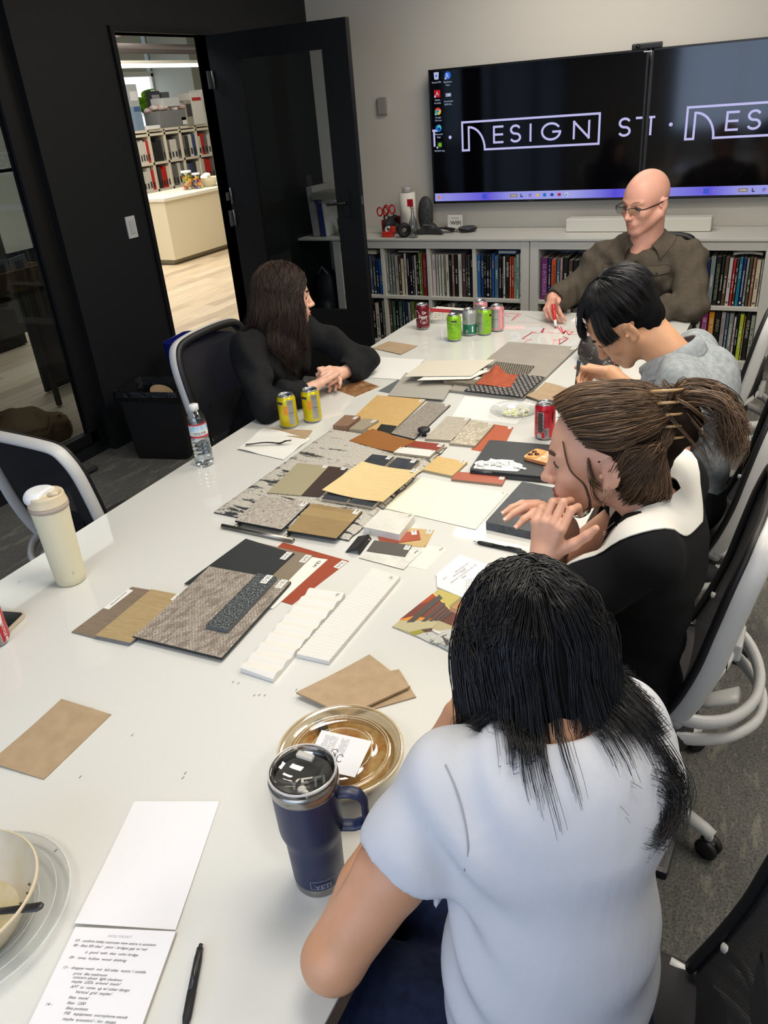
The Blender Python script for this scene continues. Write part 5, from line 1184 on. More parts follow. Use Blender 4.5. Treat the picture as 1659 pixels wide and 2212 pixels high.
def napkin(lab, pts, F=idn, z=ZTB, th=.002, curl=.004, seed=1, fold=None, name='paper_napkin'):
    rr = random.Random(seed); P = [T(*F(*p), z+th) for p in pts]; ph_ = rr.uniform(0, 6)
    def g(s, t):
        p = (P[0]*(1-s)+P[1]*s)*(1-t)+(P[3]*(1-s)+P[2]*s)*t
        return (p.x, p.y, z+th+curl*(.5+.5*math.sin(3*s+ph_))*(.5+.5*math.sin(4*t+ph_*2)) + (.0012 if fold and abs(s-fold) < .03 else 0))
    b = MB(); b.grid(g, 16, 16, m_napk, thick=th*.8); return b.build(name, label=lab, cat='napkin')
napkin('flat brown paper napkin at the far left corner of the table near the cans', [(840, 737), (903, 747), (866, 766), (804, 752)], seed=2, curl=.003)
napkin('brown paper napkin at the near left of the table', [(133, 1511), (240, 1543), (95, 1683), (-22, 1648)], seed=3, curl=.003, fold=.62)
napkin('brown paper napkin, lower of the two folded ones by the takeout bowl', [(760, 1462), (862, 1449), (899, 1505), (775, 1540)], seed=5, th=.003, curl=.006)
napkin('brown paper napkin, upper of the two folded ones by the takeout bowl', [(798, 1415), (886, 1482), (748, 1545), (640, 1497)], z=ZTB+.006, seed=4, th=.006, curl=.003)
napkin('brown paper napkin under the yellow cans', F5 and [(571, 924), (675, 930), (660, 949), (560, 934)], seed=6, curl=.002)
napkin('crumpled brown paper bag by the writing man', [(1178, 830), (1240, 842), (1205, 880), (1134, 858)], seed=8, th=.004, curl=.012)
b = MB(); P = [T(*p, ZTB+.002) for p in ((570, 925), (672, 948), (612, 993), (513, 971))]
b.grid(lambda s, t: tuple(((P[0]*(1-s)+P[1]*s)*(1-t)+(P[3]*(1-s)+P[2]*s)*t).xy) + (ZTB+.003+.004*max(0, math.sin(5*s+7*t)),), 14, 14, mat('napkin_white', (222, 221, 216), .85, bump=(200, .3, .0006)), thick=.001); b.build('white_napkin', label='white paper napkin with the black fork on it', cat='napkin')
# black fork
def fork(lab, p0, p1, z, tines=True, m=None, w=.008, bend=.012):
    a, c = T(*p0, z), T(*p1, z); d = (c-a).normalized(); n = Vector((-d.y, d.x, 0)); L = (c-a).length; m = m or m_mb
    b = MB()
    def g(s, t):
        wd = w*(.9-.25*math.sin(PI*min(1, t/.75))) if t < .72 else w*(.65+.75*math.sin(PI*min(1, (t-.72)/.2)/2))
        return a + d*L*t + n*(s-.5)*wd*1.3 + Vector((0, 0, bend*math.sin(PI*t)**2*.5+.002+.005*abs(s-.5)*(-1)*0 + (.01*max(0, t-.85)/.15)))
    b.grid(g, 4, 22, m, thick=.0016)
    if tines:
        for k in range(4): q0 = c + n*(k-1.5)*w*.30 + Vector((0, 0, .011)); b.tube([q0-d*.006-Vector((0, 0, .002)), q0, q0+d*.020+Vector((0, 0, .002))], .0011, m, 6)
    return b.build('fork' if tines else 'spoon', label=lab, cat='cutlery')
fork('black plastic fork lying on the white napkin', (531, 961), (618, 959), ZTB+.008)

# --- laptop with sticker and phone
A_ = T(1057, 950, ZTB+.019); B_ = T(1014, 1014, ZTB+.019); e = (A_-B_); ln = e.length; e.normalize(); g_ = Vector((e.y, -e.x, 0))
r = thing('laptop', 'closed black laptop with a white doodle sticker beside the white collared woman', 'laptop', B_)
Wl, Dl = .325, ln
def LP(s, t, z): return B_*1 + g_*Wl*s + e*Dl*t + Vector((0, 0, z))
ml = mat('laptop_black', (52, 55, 58), .5); ml2 = mat('laptop_edge', (34, 36, 40), .4)
def rrect(x0, y0, x1, y1, rd, n=4):
    o = []
    for cx, cy, a0 in ((x1-rd, y1-rd, 0), (x0+rd, y1-rd, 90), (x0+rd, y0+rd, 180), (x1-rd, y0+rd, 270)):
        for i in range(n+1): a = math.radians(a0+90*i/n); o.append((cx+rd*math.cos(a), cy+rd*math.sin(a)))
    return o
def lslab(x0, y0, x1, y1, rd, z, th, m): return [B_ + g_*p[0] + e*p[1] + Vector((0, 0, z)) for p in rrect(x0, y0, x1, y1, rd)], th, m
for nm, (x0, y0, x1, y1, rd, z, th, m) in dict(lid=(0, 0, Wl, Dl, .008, 0, .006, ml), base=(0.001, -.006, Wl-.001, Dl, .008, -.0065, .0115, ml2)).items():
    P_, t_, m_ = lslab(x0, y0, x1, y1, rd, z, th, m); b = MB(); b.prism(P_, t_, m_); b.build(nm, r, bevel=.001)
b = MB()
for s in (.06, .80): b.tube([B_+g_*(Wl*s)+Vector((0, 0, -.005))+e*.001, B_+g_*(Wl*s+.05)+Vector((0, 0, -.005))+e*.001], .0045, mat('hinge_grey', (90, 94, 98), .35, .5), 10)
b.build('hinge', r)
# sticker: die cut doodle crowd (generic shapes)
stx = [(178, 1085), (205, 1060), (260, 1045), (300, 1040), (345, 1055), (400, 1045), (430, 1010), (470, 1020), (520, 1030), (600, 1025), (700, 1032), (790, 1040), (800, 1065), (880, 1085), (935, 1115), (920, 1145), (990, 1160), (985, 1180), (900, 1180), (850, 1212), (700, 1205), (480, 1190), (330, 1180), (170, 1165), (165, 1145), (200, 1110)]
b = MB(); zs_ = B_.z+.0006; P_ = [T(*FP(*p), zs_) for p in stx]; b.prism(P_, .0004, m_stk)
rr = random.Random(9)
for i in range(34):
    x = rr.uniform(210, 860); y = rr.uniform(1065, 1170)
    if x < 400: y = max(y, 1070)
    pts = [(x+rr.uniform(-26, 26), y+rr.uniform(-14, 14)) for _ in range(4)]
    ink(b, pts, .0007, m_ink, FP, zs_+.0004)
for x, y in ((230, 1130), (330, 1110), (520, 1135), (800, 1160), (440, 1118), (860, 1175)): ink(b, [(x, y), (x+70, y+2)], .004, m_ink, FP, zs_+.0004)
b.build('sticker', r)
# phone with orange case
pp = [T(*FP(*p), B_.z+.012) for p in ((1140, 830), (925, 965))]; pe = (pp[0]-pp[1]); pw = .075; pe.normalize(); pg = Vector((pe.y, -pe.x, 0)); p0 = T(*FP(928, 985), B_.z+.012)
r = thing('smartphone', 'smartphone in an orange patterned case lying on the black laptop', 'phone', p0)
P_ = [p0 + pg*p[0] + pe*p[1] for p in rrect(0, 0, .155, .074, .013)]
b = MB(); b.prism(P_, .0105, mat('case_orange', (226, 158, 92), .35, noise=(35, (236, 204, 168))), mat('case_side', (196, 128, 84), .35)); b.build('case', r, bevel=.0015)
b = MB(); P_ = [p0 + pg*p[0] + pe*p[1] + Vector((0, 0, .003)) for p in rrect(.004, .004, .042, .07, .01)]; b.prism(P_, .003, mat('case_bump', (232, 160, 84), .3)); b.build('camera_bump', r)
for (a, c) in ((.015, .020), (.015, .042), (.031, .031)):
    q_ = p0 + pg*a + pe*c + Vector((0, 0, .003)); b = MB(); b.lathe([(0, .0022), (.0065, .0022), (.0075, .0016), (.008, 0)], q_, mat('lens_brown', (60, 26, 16), .1), 20); b.build('lens', r)
b = MB()
rr = random.Random(12)
for i in range(5):
    cx_, cy_ = rr.uniform(.055, .14), rr.uniform(.015, .06)
    b.add([p0 + pg*(cx_+.008*math.cos(a)) + pe*(cy_+.006*math.sin(a)) + Vector((0, 0, .0003)) for a in [2*PI*k/10 for k in range(10)]], [tuple(range(10))], mat('case_white', (240, 228, 214), .4))
b.build('case_print', r)

# --- cans
m_alu = mat('aluminium', (176, 178, 180), .28, .95); m_aludk = mat('aluminium_dark', (40, 40, 42), .4, .5)
def can(lab, base, col, art, tab=200, k=1.0, z=ZTB, name='drink_can', mt=None, metal=.35):
    q = T(*base, z); r = thing(name, lab, 'drink can', q)
    mc = mt or mat('can_%d_%d_%d' % col, col, .3, metal)
    R, H = .033*k, .122*k
    prof = [(0, .004), (.020, .003), (.024, .0005), (.027, .001), (.0315, .010)]
    b = MB(); b.lathe([(x*k, y*k) for x, y in prof], q, m_alu, 32)
    b.lathe([(.0315*k, .010*k), (R, .013*k), (R, .104*k)] + [(x*k, y*k) for x, y in ((.0322, .1075), (.0290, .1145), (.0275, .117))], q, mc, 40); b.build('body', r)
    b = MB(); b.lathe([(x*k, y*k) for x, y in ((.0275, .117), (.0272, .120), (.0265, .1215), (.0255, .1215), (.0248, .1195), (.0245, .1165), (.0235, .116), (0, .1165))], q, m_alu, 32); b.build('lid', r)
    b = MB(); ta = math.radians(tab); d = Vector((math.cos(ta), math.sin(ta), 0)); n = Vector((-d.y, d.x, 0)); c0 = q + Vector((0, 0, .1182*k))
    b.add([c0 + d*(.010+.009*math.cos(a)) + n*.008*math.sin(a) + Vector((0, 0, -.0012)) for a in [2*PI*i/16 for i in range(16)]], [tuple(range(16))], m_aludk)
    b.tube([c0 - d*.013 + n*.006, c0 - d*.013 - n*.006, c0 + d*.002 - n*.008, c0 + d*.004, c0 + d*.002 + n*.008], .0013, m_alu, 6, closed=True)
    b.build('pull_tab', r)
    b = MB(); art(b, q, R+.0003, math.atan2(CAMP.y-q.y, CAMP.x-q.x)); 
    if b.f: b.build('printed_label', r)
    return r
def M3(nm, c, rough=.4, metal=.1): return mat('art_'+nm, c, rough, metal)
def nutrition(b, q, R, a0, a1, z0=.018, z1=.108, silver=True):
    """printed facts panel between the angles a0..a1 (radians), seen face on"""
    b.patchcyl(q, R, a0, a1, q.z+z0, q.z+z1, M3('silver', (172, 172, 170), .35, .5))
    n = 9; mk = M3('blk', (40, 40, 44))
    for i in range(n):
        z = q.z + z1 - .006 - i*(z1-z0)*.075; rr_ = R+.0002
        thk = .0016 if i in (1, 6) else .0005
        e_ = (a1-a0)*(.06 if thk > .001 else random.uniform(.1, .35)); b.patchcyl(q, rr_, a0+(a1-a0)*.06, a1-e_, z-thk, z, mk, 5)
    b.textcyl('Nutrition Facts', q, R+.0003, (a0+a1)/2, q.z+z1-.0055, .0045, mk, maxw=(a1-a0)*R*.9)
def art_yellow(b, q, R, f):
    mo = M3('orange', (224, 138, 30)); mk = M3('blk', (0, 0, 0))
    nutrition(b, q, R, f+.02, f+.72)
    b.patchcyl(q, R, f-.45, f-.02, q.z+.055, q.z+.088, mo)
    b.patchcyl(q, R, f-1.2, f-.45, q.z+.092, q.z+.101, mk); b.textcyl('KIRKLAND', q, R+.0003, f-.72, q.z+.0935, .006, M3('silver', (0, 0, 0)), maxw=.02)
    b.patchcyl(q, R, f-1.2, f-.9, q.z+.1035, q.z+.106, mo)
    mc = M3('recyc', (60, 60, 30))
    for k in range(3): a = k*2.09; b.textcyl('>', q, R+.0003, f+.85+.09*math.cos(a), q.z+.05+.005*math.sin(a), .004, mc)
def art_green(front):
    def fn(b, q, R, f):
        mg = M3('dkgreen', (60, 140, 30)); mk = M3('blk', (0, 0, 0)); ml_ = M3('limeart', (150, 205, 60)); mw_ = M3('lt', (220, 235, 190))
        if front:
            b.patchcyl(q, R, f-.38, f+.38, q.z+.090, q.z+.098, mk); b.textcyl('KIRKLAND', q, R+.0004, f, q.z+.0915, .0055, M3('silver', (0, 0, 0)), maxw=.022)
            b.textcyl('Sparkling Water', q, R+.0003, f, q.z+.08, .004, mg)
            for (a, z) in ((-.75, .07), (-.45, .055), (.5, .078), (.85, .07), (-.6, .088)):
                limes(b, q, R, f+a, z, .011, mg, ml_)
            b.textcyl('LIME', q, R+.0003, f, q.z+.045, .005, mg); b.textcyl('12 FL OZ (355 mL)', q, R+.0003, f, q.z+.02, .003, mg)
        else:
            nutrition(b, q, R, f-1.1, f-.25); limes(b, q, R, f+.45, .06, .014, mg, ml_)
            b.patchcyl(q, R, f+.75, f+1.3, q.z+.088, q.z+.098, mk)
    return fn
def limes(b, q, R, a, z, rd, m1, m2):
    def dsk(r_, m, o):
        P_ = [(a+r_*math.cos(t)/R, q.z+z+r_*math.sin(t)) for t in [2*PI*i/16 for i in range(16)]]
        b.add([(q.x+(R+o)*math.cos(x), q.y+(R+o)*math.sin(x), y) for x, y in P_], [tuple(range(16))], m)
    dsk(rd, m1, .0002); dsk(rd*.85, m2, .0004)
    for k in range(4):
        t = k*PI/4; P_ = [(a+s*rd*.8*math.cos(t+w)/R, q.z+z+s*rd*.8*math.sin(t+w)) for s, w in ((-1, -.06), (1, -.06), (1, .06), (-1, .06))]
        b.add([(q.x+(R+.0006)*math.cos(x), q.y+(R+.0006)*math.sin(x), y) for x, y in P_], [(0, 1, 2, 3)], m1)
def art_pepper(b, q, R, f):
    mw_ = M3('white', (226, 220, 216)); md_ = M3('dkred', (90, 14, 24))
    b.textcyl('Dr', q, R+.0003, f+.28, q.z+.085, .014, mw_, bold=True); b.textcyl('Pepper', q, R+.0003, f+.12, q.z+.066, .017, mw_, bold=True, maxw=.042)
    for a in (0,):
        for rd, m, o in ((.012, mw_, .0002), (.0105, mat('can_108_20_34', (108, 20, 34), .3, .35), .0004)):
            P_ = [(f+.15+1.5*rd*math.cos(t)/R, q.z+.044+rd*math.sin(t)) for t in [2*PI*i/20 for i in range(20)]]
            b.add([(q.x+(R+o)*math.cos(x), q.y+(R+o)*math.sin(x), y) for x, y in P_], [tuple(range(20))], m)
    b.textcyl('23', q, R+.0007, f+.15, q.z+.039, .010, mw_, bold=True); b.textcyl('12 FL OZ (355 mL)', q, R+.0003, f+.35, q.z+.016, .0035, mw_)
    ring = [(f-1.05+.5*math.cos(t), q.z+.075+.02*math.sin(t)) for t in [2*PI*i/20 for i in range(21)]]
    for i in range(20):
        (x0, y0), (x1, y1) = ring[i], ring[i+1]; b.tube([(q.x+R*math.cos(x0), q.y+R*math.sin(x0), y0), (q.x+R*math.cos(x1), q.y+R*math.sin(x1), y1)], .0009, mw_, 5)
def art_coke(b, q, R, f):
    mk = M3('blk', (0, 0, 0)); ms_ = M3('silver', (0, 0, 0))
    b.textcyl('ZERO SUGAR', q, R+.0003, f-.1, q.z+.1015, .0045, mk, maxw=.03)
    b.patchcyl(q, R, f-.82, f-.12, q.z+.03, q.z+.098, ms_)
    for i in range(13): z = q.z+.095-i*.005; b.patchcyl(q, R+.0003, f-.8+random.uniform(0, .08), f-.14-random.uniform(0, .1), z-.0036, z, mk, 5)
    b.patchcyl(q, R, f-.02, f+.42, q.z+.012, q.z+.045, ms_)
    for i in range(9): b.patchcyl(q, R+.0003, f+.02+i*.043, f+.02+i*.043+random.choice([.012, .024]), q.z+.016, q.z+.040, mk, 1)
    b.patchcyl(q, R, f-.8, f-.3, q.z+.010, q.z+.026, ms_)
    for i in range(12):
        z = q.z+.092-i*.0042; b.patchcyl(q, R+.0003, f-.08, f+.3+random.uniform(-.05, .05), z-.0012, z, M3('redtint', (190, 100, 104)), 4)
    pts = [(f+.95+.16*math.cos(t), q.z+.078+.022*math.sin(t)) for t in [math.radians(100+i*20) for i in range(9)]]
    b.tube([(q.x+R*math.cos(x), q.y+R*math.sin(x), y) for x, y in pts], [.0006, .0012, .0018, .002, .002, .0018, .0014, .001, .0006], mk, 6)
def art_sprite(b, q, R, f):
    b.patchcyl(q, R, f-2.2, f+2.2, q.z+.012, q.z+.055, M3('sprite_green', (20, 110, 84)), 24)
    b.patchcyl(q, R+.0002, f+.1, f+.75, q.z+.058, q.z+.1, M3('silver', (0, 0, 0)))
    for i in range(7): z = q.z+.096-i*.005; b.patchcyl(q, R+.0004, f+.14, f+.66, z-.0005, z, M3('blk', (0, 0, 0)), 4)
    b.patchcyl(q, R+.0003, f-.6, f-.25, q.z+.018, q.z+.03, M3('silver', (0, 0, 0))); b.patchcyl(q, R+.0003, f+.3, f+.5, q.z+.02, q.z+.048, M3('white', (0, 0, 0)))
    limes(b, q, R+.0003, f-.75, .082, .006, M3('greyart', (110, 116, 120)), M3('silver', (0, 0, 0)))
def art_pink(side):
    def fn(b, q, R, f):
        nutrition(b, q, R, f-.9, f+.15)
        b.patchcyl(q, R, f+.5, f+.62, q.z+.02, q.z+.1, M3('pinkpale', (236, 190, 194)))
        limes(b, q, R, f+.9, .08, .012, M3('coral', (226, 110, 120)), M3('pinkpale', (0, 0, 0)))
    return fn
can('yellow sparkling water can beside the woman in black, left of the two', (626, 921), (206, 190, 24), art_yellow, 60)
can('yellow sparkling water can near the clasped hands, right of the two', (677, 909), (206, 190, 24), art_yellow, 75)
can('dark red soda can standing alone at the far left corner of the table', (914.5, 710), (108, 20, 34), art_pepper, 120)
can('lime green can standing in front of the far cluster of cans', (982, 735), (140, 196, 40), art_green(True), 60)
can('lime green can between the silver green can and the pink can', (1047, 722), (140, 196, 40), art_green(False), 30)
can('silver can with a dark green lower half in the far cluster', (1015, 723), (168, 170, 172), art_sprite, 90)
can('pink can behind the lime green can, left of the two pink ones', (1039, 703), (220, 150, 156), art_pink(0), 100)
can('pink can at the right end of the far cluster', (1074, 714), (220, 150, 156), art_pink(1), 100)
can('bright red soda can next to the clear plate', (1176.5, 945), (190, 30, 46), art_coke, 20)
def art_coke2(b, q, R, f):
    mw_ = M3('white', (0, 0, 0)); ms_ = M3('silver', (0, 0, 0))
    b.patchcyl(q, R, f-.1, f+.42, q.z+.012, q.z+.038, ms_)
    for i in range(6): z = q.z+.034-i*.004; b.patchcyl(q, R+.0003, f-.06, f+.36, z-.001, z, M3('blk', (0, 0, 0)), 4)
    b.textcyl('RECYCLE ME', q, R+.0003, f+.78, q.z+.034, .008, mw_, vertical=True, bold=True, maxw=.05, flip=-1)
    pts = [(f+.62+.13*s, q.z+z) for s, z in ((0, .104), (.1, .09), (-.6, .074), (-.9, .064), (-.2, .056), (.9, .062), (1.6, .078), (1.4, .09), (1.0, .078), (1.1, .100))]
    P_ = []
    for i in range(len(pts)-1):
        for k in range(4): t = k/4; P_.append((pts[i][0]*(1-t)+pts[i+1][0]*t, pts[i][1]*(1-t)+pts[i+1][1]*t))
    b.tube([(q.x+R*math.cos(x), q.y+R*math.sin(x), y) for x, y in P_], [.0016+.0014*math.sin(PI*i/len(P_)) for i in range(len(P_))], mw_, 6)
can('red soda can cut off at the left photo edge beside the phone', (-8, 1388), (186, 24, 40), art_coke2, 60)

# --- box of marker swatches, paper, markers at the far end
sw = MB(); P_ = [T(*FK(*p), ZTB+.02) for p in ((245, 122), (560, 142), (520, 170), (190, 138))]
r = thing('swatch_book', 'colour swatch fan book in red, black and white behind the cherry soda can', 'swatch book', P_[3])
P2 = [T(*FK(*p), ZTB+.034) for p in ((195, 140), (470, 162), (480, 178), (190, 168))]
b = MB(); b.prism([T(*FK(*p), ZTB+.018) for p in ((250, 125), (600, 150), (470, 250), (195, 235))], .018, m_card); b.build('pages', r)
b = MB(); b.prism([T(*FK(*p), ZTB+.020) for p in ((190, 140), (375, 152), (360, 178), (190, 168))], .002, mat('swatch_red', (170, 26, 36), .4)); b.prism([T(*FK(*p), ZTB+.020) for p in ((375, 152), (480, 160), (470, 186), (360, 178))], .002, mat('swatch_black', (40, 40, 44), .4)); b.build('cover', r)
b = MB(); rr = random.Random(3)
for i in range(6):
    for j in range(4):
        x0, y0_ = 200+i*30, 182+j*16; cc = [(196, 190, 150), (170, 176, 168), (186, 168, 160), (160, 168, 176)][(i+j) % 4]
        b.add([T(*FK(*p), ZTB+.0186) for p in ((x0, y0_), (x0+26, y0_+1), (x0+25, y0_+13), (x0-1, y0_+12))], [(3, 2, 1, 0)], mat('swatch_%d_%d_%d' % cc, cc, .5))
b.build('swatch_chips', r)
slab('paper_pad', 'white paper pad beside the forearm of the bald man', 'paper', FK, [(1540, 135), (1700, 150), (1640, 290), (1390, 252)], ZTB, .004, mat('paper_white', (0, 0, 0)))
b = MB(); a_, c_ = T(1264, 677, ZTB+.010), T(1300, 680, ZTB+.010); b.tube([a_, a_.lerp(c_, .3)], .006, mat('marker_cap_red', (150, 20, 44), .4), 12); b.tube([a_.lerp(c_, .3), c_+ (c_-a_)*.6], .0065, mat('marker_body', (200, 200, 196), .4), 12); b.build('marker_pen', label='red capped marker lying on the white paper pad', cat='marker')

# --- clear plate with lemon bits
q = T(*FP(830, 325), ZTB); r = thing('clear_plate', 'clear plastic plate with lemon remains beside the red soda can', 'plate', q)
m_clr = film('clear_plastic', (250, 251, 251), .05, .08)
pr = [(0, .003), (.050, .003), (.056, .006), (.060, .012), (.075, .016), (.090, .018), (.092, .019), (.0905, .020), (.074, .018), (.059, .0145), (.054, .0075), (0, .0045)]
b = MB(); b.lathe(pr, q, m_clr, 48); b.build('plate', r)
b = MB()
b.tube([(q.x+.091*math.cos(a), q.y+.091*math.sin(a), q.z+.0195) for a in [2*PI*i/40 for i in range(40)]], .0013, mat('rim_white', (232, 234, 232), .2, Alpha=.4), 6, closed=True)
b.tube([(q.x+.057*math.cos(a), q.y+.057*math.sin(a), q.z+.009) for a in [2*PI*i/40 for i in range(40)]], .0010, mat('rim_white', (0, 0, 0)), 6, closed=True); b.build('rim', r)
b = MB(); rr = random.Random(6); my = mat('lemon_flesh', (222, 222, 160), .4); mgz = mat('herb_white', (204, 206, 190), .5)
for i in range(26):
    a = rr.uniform(0, 2*PI); d = .042*math.sqrt(rr.random()); M_ = Matrix.Translation((q.x+d*math.cos(a), q.y+d*math.sin(a), q.z+.008+rr.uniform(0, .003))) @ Matrix.Rotation(rr.uniform(0, 3), 4, 'Z') @ Matrix.Rotation(rr.uniform(-.4, .4), 4, 'X')
    b.box((0, 0, 0), (rr.uniform(.008, .02), rr.uniform(.004, .01), .002), my if i % 3 else mgz, M_)
for i in range(8): a = rr.uniform(0, 6.28); b.tube([(q.x+.04*math.cos(a), q.y+.04*math.sin(a), q.z+.01), (q.x+.04*math.cos(a+.2), q.y+.035*math.sin(a+.2), q.z+.012)], .0008, m_ink, 5)
b.build('lemon_scraps', r, kind='stuff')
slab('paper_sheet', 'white drawing sheet under the clear plate', 'paper', FD, [(1200, 62), (1780, 112), (1640, 300), (1090, 240)], ZTB, .0006, mat('paper_white2', (226, 226, 222), .6))
# small cup beside the bag, mostly behind the updo hair
q = T(1233, 876, ZTB); r = thing('paper_cup', 'small cream paper cup with purple leftovers between the paper bag and the updo woman', 'cup', q)
b = MB(); b.lathe([(0, .002), (.028, .002), (.037, .042), (.0385, .043), (.037, .040), (.028, .005), (0, .005)], q, mat('cup_cream', (214, 196, 158), .6), 28); b.build('cup', r)
s_ = SDF((q.x-.04, q.y-.04, q.z), (q.x+.04, q.y+.04, q.z+.05), .003); rr = random.Random(2)
for i in range(12): s_.ell((q.x+rr.uniform(-.018, .018), q.y+rr.uniform(-.018, .018), q.z+.018+rr.uniform(0, .012)), (.012, .007, .005), k=.002)
s_.build('leftovers', mat('beet_purple', (110, 30, 60), .4), r, 1)

# --- pens
def pen(lab, p0, p1, clip=True, rad=.0055, z=ZTB, mcol=None, name='ballpoint_pen'):
    a, c = T(*p0, z+rad), T(*p1, z+rad); d = (c-a).normalized(); L = (c-a).length; r = thing(name, lab, 'pen', a); n = Vector((-d.y, d.x, 0))
    mp = mcol or mat('pen_black', (32, 33, 36), .35); mg_ = mat('pen_grip', (26, 27, 30), .7)
    b = MB(); b.tube([a, a+d*.005, a+d*.016], [.0007, .0012, rad*.62], mat('pen_tip', (150, 150, 150), .3, 1), 14); b.build('tip', r)
    b = MB(); b.tube([a+d*.013, a+d*.022, a+d*.055], [rad*.6, rad*.95, rad], mg_, 16); b.build('grip', r)
    b = MB(); b.tube([a+d*.054, a+d*(L-.02), a+d*(L-.014), a+d*(L-.006)], [rad*.95, rad*.95, rad*.8, rad*.8], mp, 16); b.build('barrel', r)
    b = MB(); b.tube([a+d*(L-.008), a+d*L], rad*.5, mp, 10); b.build('button', r)
    b = MB(); s0 = a+d*(L-.012)+Vector((0, 0, rad*.8)); b.tube([s0, s0-d*.003+Vector((0, 0, .003)), s0-d*.036+Vector((0, 0, .0022)), s0-d*.040+Vector((0, 0, .0006))], .0016, mp, 8, flat=((0, 0, 1), .6, 1.5)); b.build('clip', r)
pen('black ballpoint pen pointing left beside the slate slab', (1022, 1169), (1137, 1194))
pen('black ballpoint pen standing out beside the notepad at the bottom of the table', (396, 2238), (434, 2040), rad=.006)
# --- note sheet with handwriting and printed card (right)
r = thing('note_sheet', 'white note sheet with pencil handwriting and a grid doodle by the black haired woman', 'note', T(*FG(1200, 450), ZTB))
b = MB(); b.prism([T(*FG(*p), ZTB+.004) for p in ((1155, 132), (1660, 315), (1310, 880), (785, 660), (778, 500), (762, 462))], .0015, mat('paper_cool', (222, 222, 224), .7), m_card); b.build('sheet', r)
b = MB(); mpn = mat('pencil_ink', (110, 108, 112), .6); zn = ZTB+.0043
rw = (T(*FG(900, 540), zn)-T(*FG(1280, 270), zn)).normalized(); uw = Vector((-rw.y, rw.x, 0))
for t_, (x, y) in (('OPTIONS IN MAIN', (1240, 345)), ('ADD SOME IN MAIN', (1285, 268)), ('ROOM', (1240, 375)), ('FAB - MIX TEXTURE WITH - FEATURED', (1415, 292)), ('FINISH', (1245, 470)), ('COAT', (935, 495))):
    b.text(t_, T(*FG(x, y), zn), rw, uw, .0042, mpn)
for k in range(7): ink(b, [(1275+k*34, 540-k*6), (1262+k*36, 760-k*26), (1272+k*36, 640-k*16)][:2], .0006, mpn, FG, zn)
for k in range(5): ink(b, [(1240-k*8, 560+k*50), (1480-k*10, 500+k*46)], .0006, mpn, FG, zn)
b.build('handwriting', r)
r = thing('printed_card', 'glossy printed card of a ceiling with dark baffles under the note sheet', 'printed card', T(*FG(700, 1200), ZTB))
zc_ = ZTB+.0022
b = MB(); b.prism([T(*FG(*p), zc_) for p in ((820, 690), (1420, 900), (1240, 1790), (50, 1310))], .0018, mat('print_beige', (176, 166, 128), .3), mat('card_edge', (150, 152, 150), .5)); b.build('card', r)
b = MB(); lv = [0]
def poly(pts, cc, m_=None):
    lv[0] += 1
    b.prism([T(*FG(*p), zc_+.00005*lv[0]+.0001) for p in pts], .00005, m_ or mat('print_%d_%d_%d' % cc, cc, .3))
poly([(725, 760), (850, 870), (1010, 1040), (830, 1210), (180, 1190), (480, 950)], (118, 66, 56)); poly([(725, 760), (770, 800), (640, 900), (480, 950)], (170, 76, 40))
poly([(180, 1190), (420, 1130), (560, 1160), (700, 1180), (640, 1200), (170, 1205)], (216, 140, 60)); poly([(735, 755), (1000, 1010), (985, 1030), (715, 765)], (226, 196, 120))
poly([(820, 700), (1170, 820), (985, 1000), (760, 770)], (186, 172, 96)); poly([(1180, 825), (1320, 870), (1230, 1050), (1000, 960)], (190, 128, 70)); poly([(1170, 820), (1215, 838), (1000, 1010), (975, 985)], (140, 134, 90))
poly([(1000, 985), (1240, 1060), (1220, 1150), (990, 1060)], (150, 110, 80)); poly([(830, 1210), (1010, 1060), (1225, 1150), (1180, 1330), (1000, 1280)], (98, 54, 44)); poly([(1060, 1180), (1200, 1230), (1150, 1320), (1020, 1280)], (146, 70, 44))
poly([(170, 1210), (840, 1215), (700, 1330), (330, 1400), (60, 1310)], (184, 176, 140)); poly([(330, 1400), (530, 1350), (640, 1360), (430, 1450)], (150, 146, 60)); poly([(520, 1355), (700, 1330), (760, 1440), (700, 1470)], (92, 66, 62))
poly([(430, 1450), (620, 1400), (1150, 1330), (1120, 1500), (1000, 1680), (650, 1560)], (186, 188, 182)); poly([(870, 1450), (1010, 1590), (930, 1640)], (84, 76, 76)); poly([(720, 1350), (860, 1400), (820, 1420), (700, 1370)], (216, 216, 212)); poly([(650, 1540), (1110, 1780), (1090, 1700), (900, 1600)], (140, 148, 150))
for (x0, y0_), (x1, y1_), w_ in (((850, 815), (340, 1215), 50), ((910, 930), (560, 1210), 34), ((950, 990), (680, 1212), 22), ((985, 1035), (760, 1210), 16), ((1010, 1060), (820, 1205), 12), ((1030, 1075), (860, 1200), 10)):
    poly([(x0-w_*.6, y0_-w_*.6), (x0+w_*.5, y0_+w_*.6), (x1+w_*1.3, y1_+w_*.4), (x1-w_*1.2, y1_+w_*.5)], (84, 78, 72))
rr = random.Random(21)
for i in range(34): x, y = rr.uniform(600, 1080), rr.uniform(1390, 1620); a = rr.choice([-.5, -.5, .6, 1.1]); L = rr.uniform(40, 130); ink(b, [(x, y), (x+L*math.cos(a), y+L*math.sin(a)*.7)], .0009, [m_ink, m_card][i % 2], FG, zc_+.0022)
b.build('picture', r)

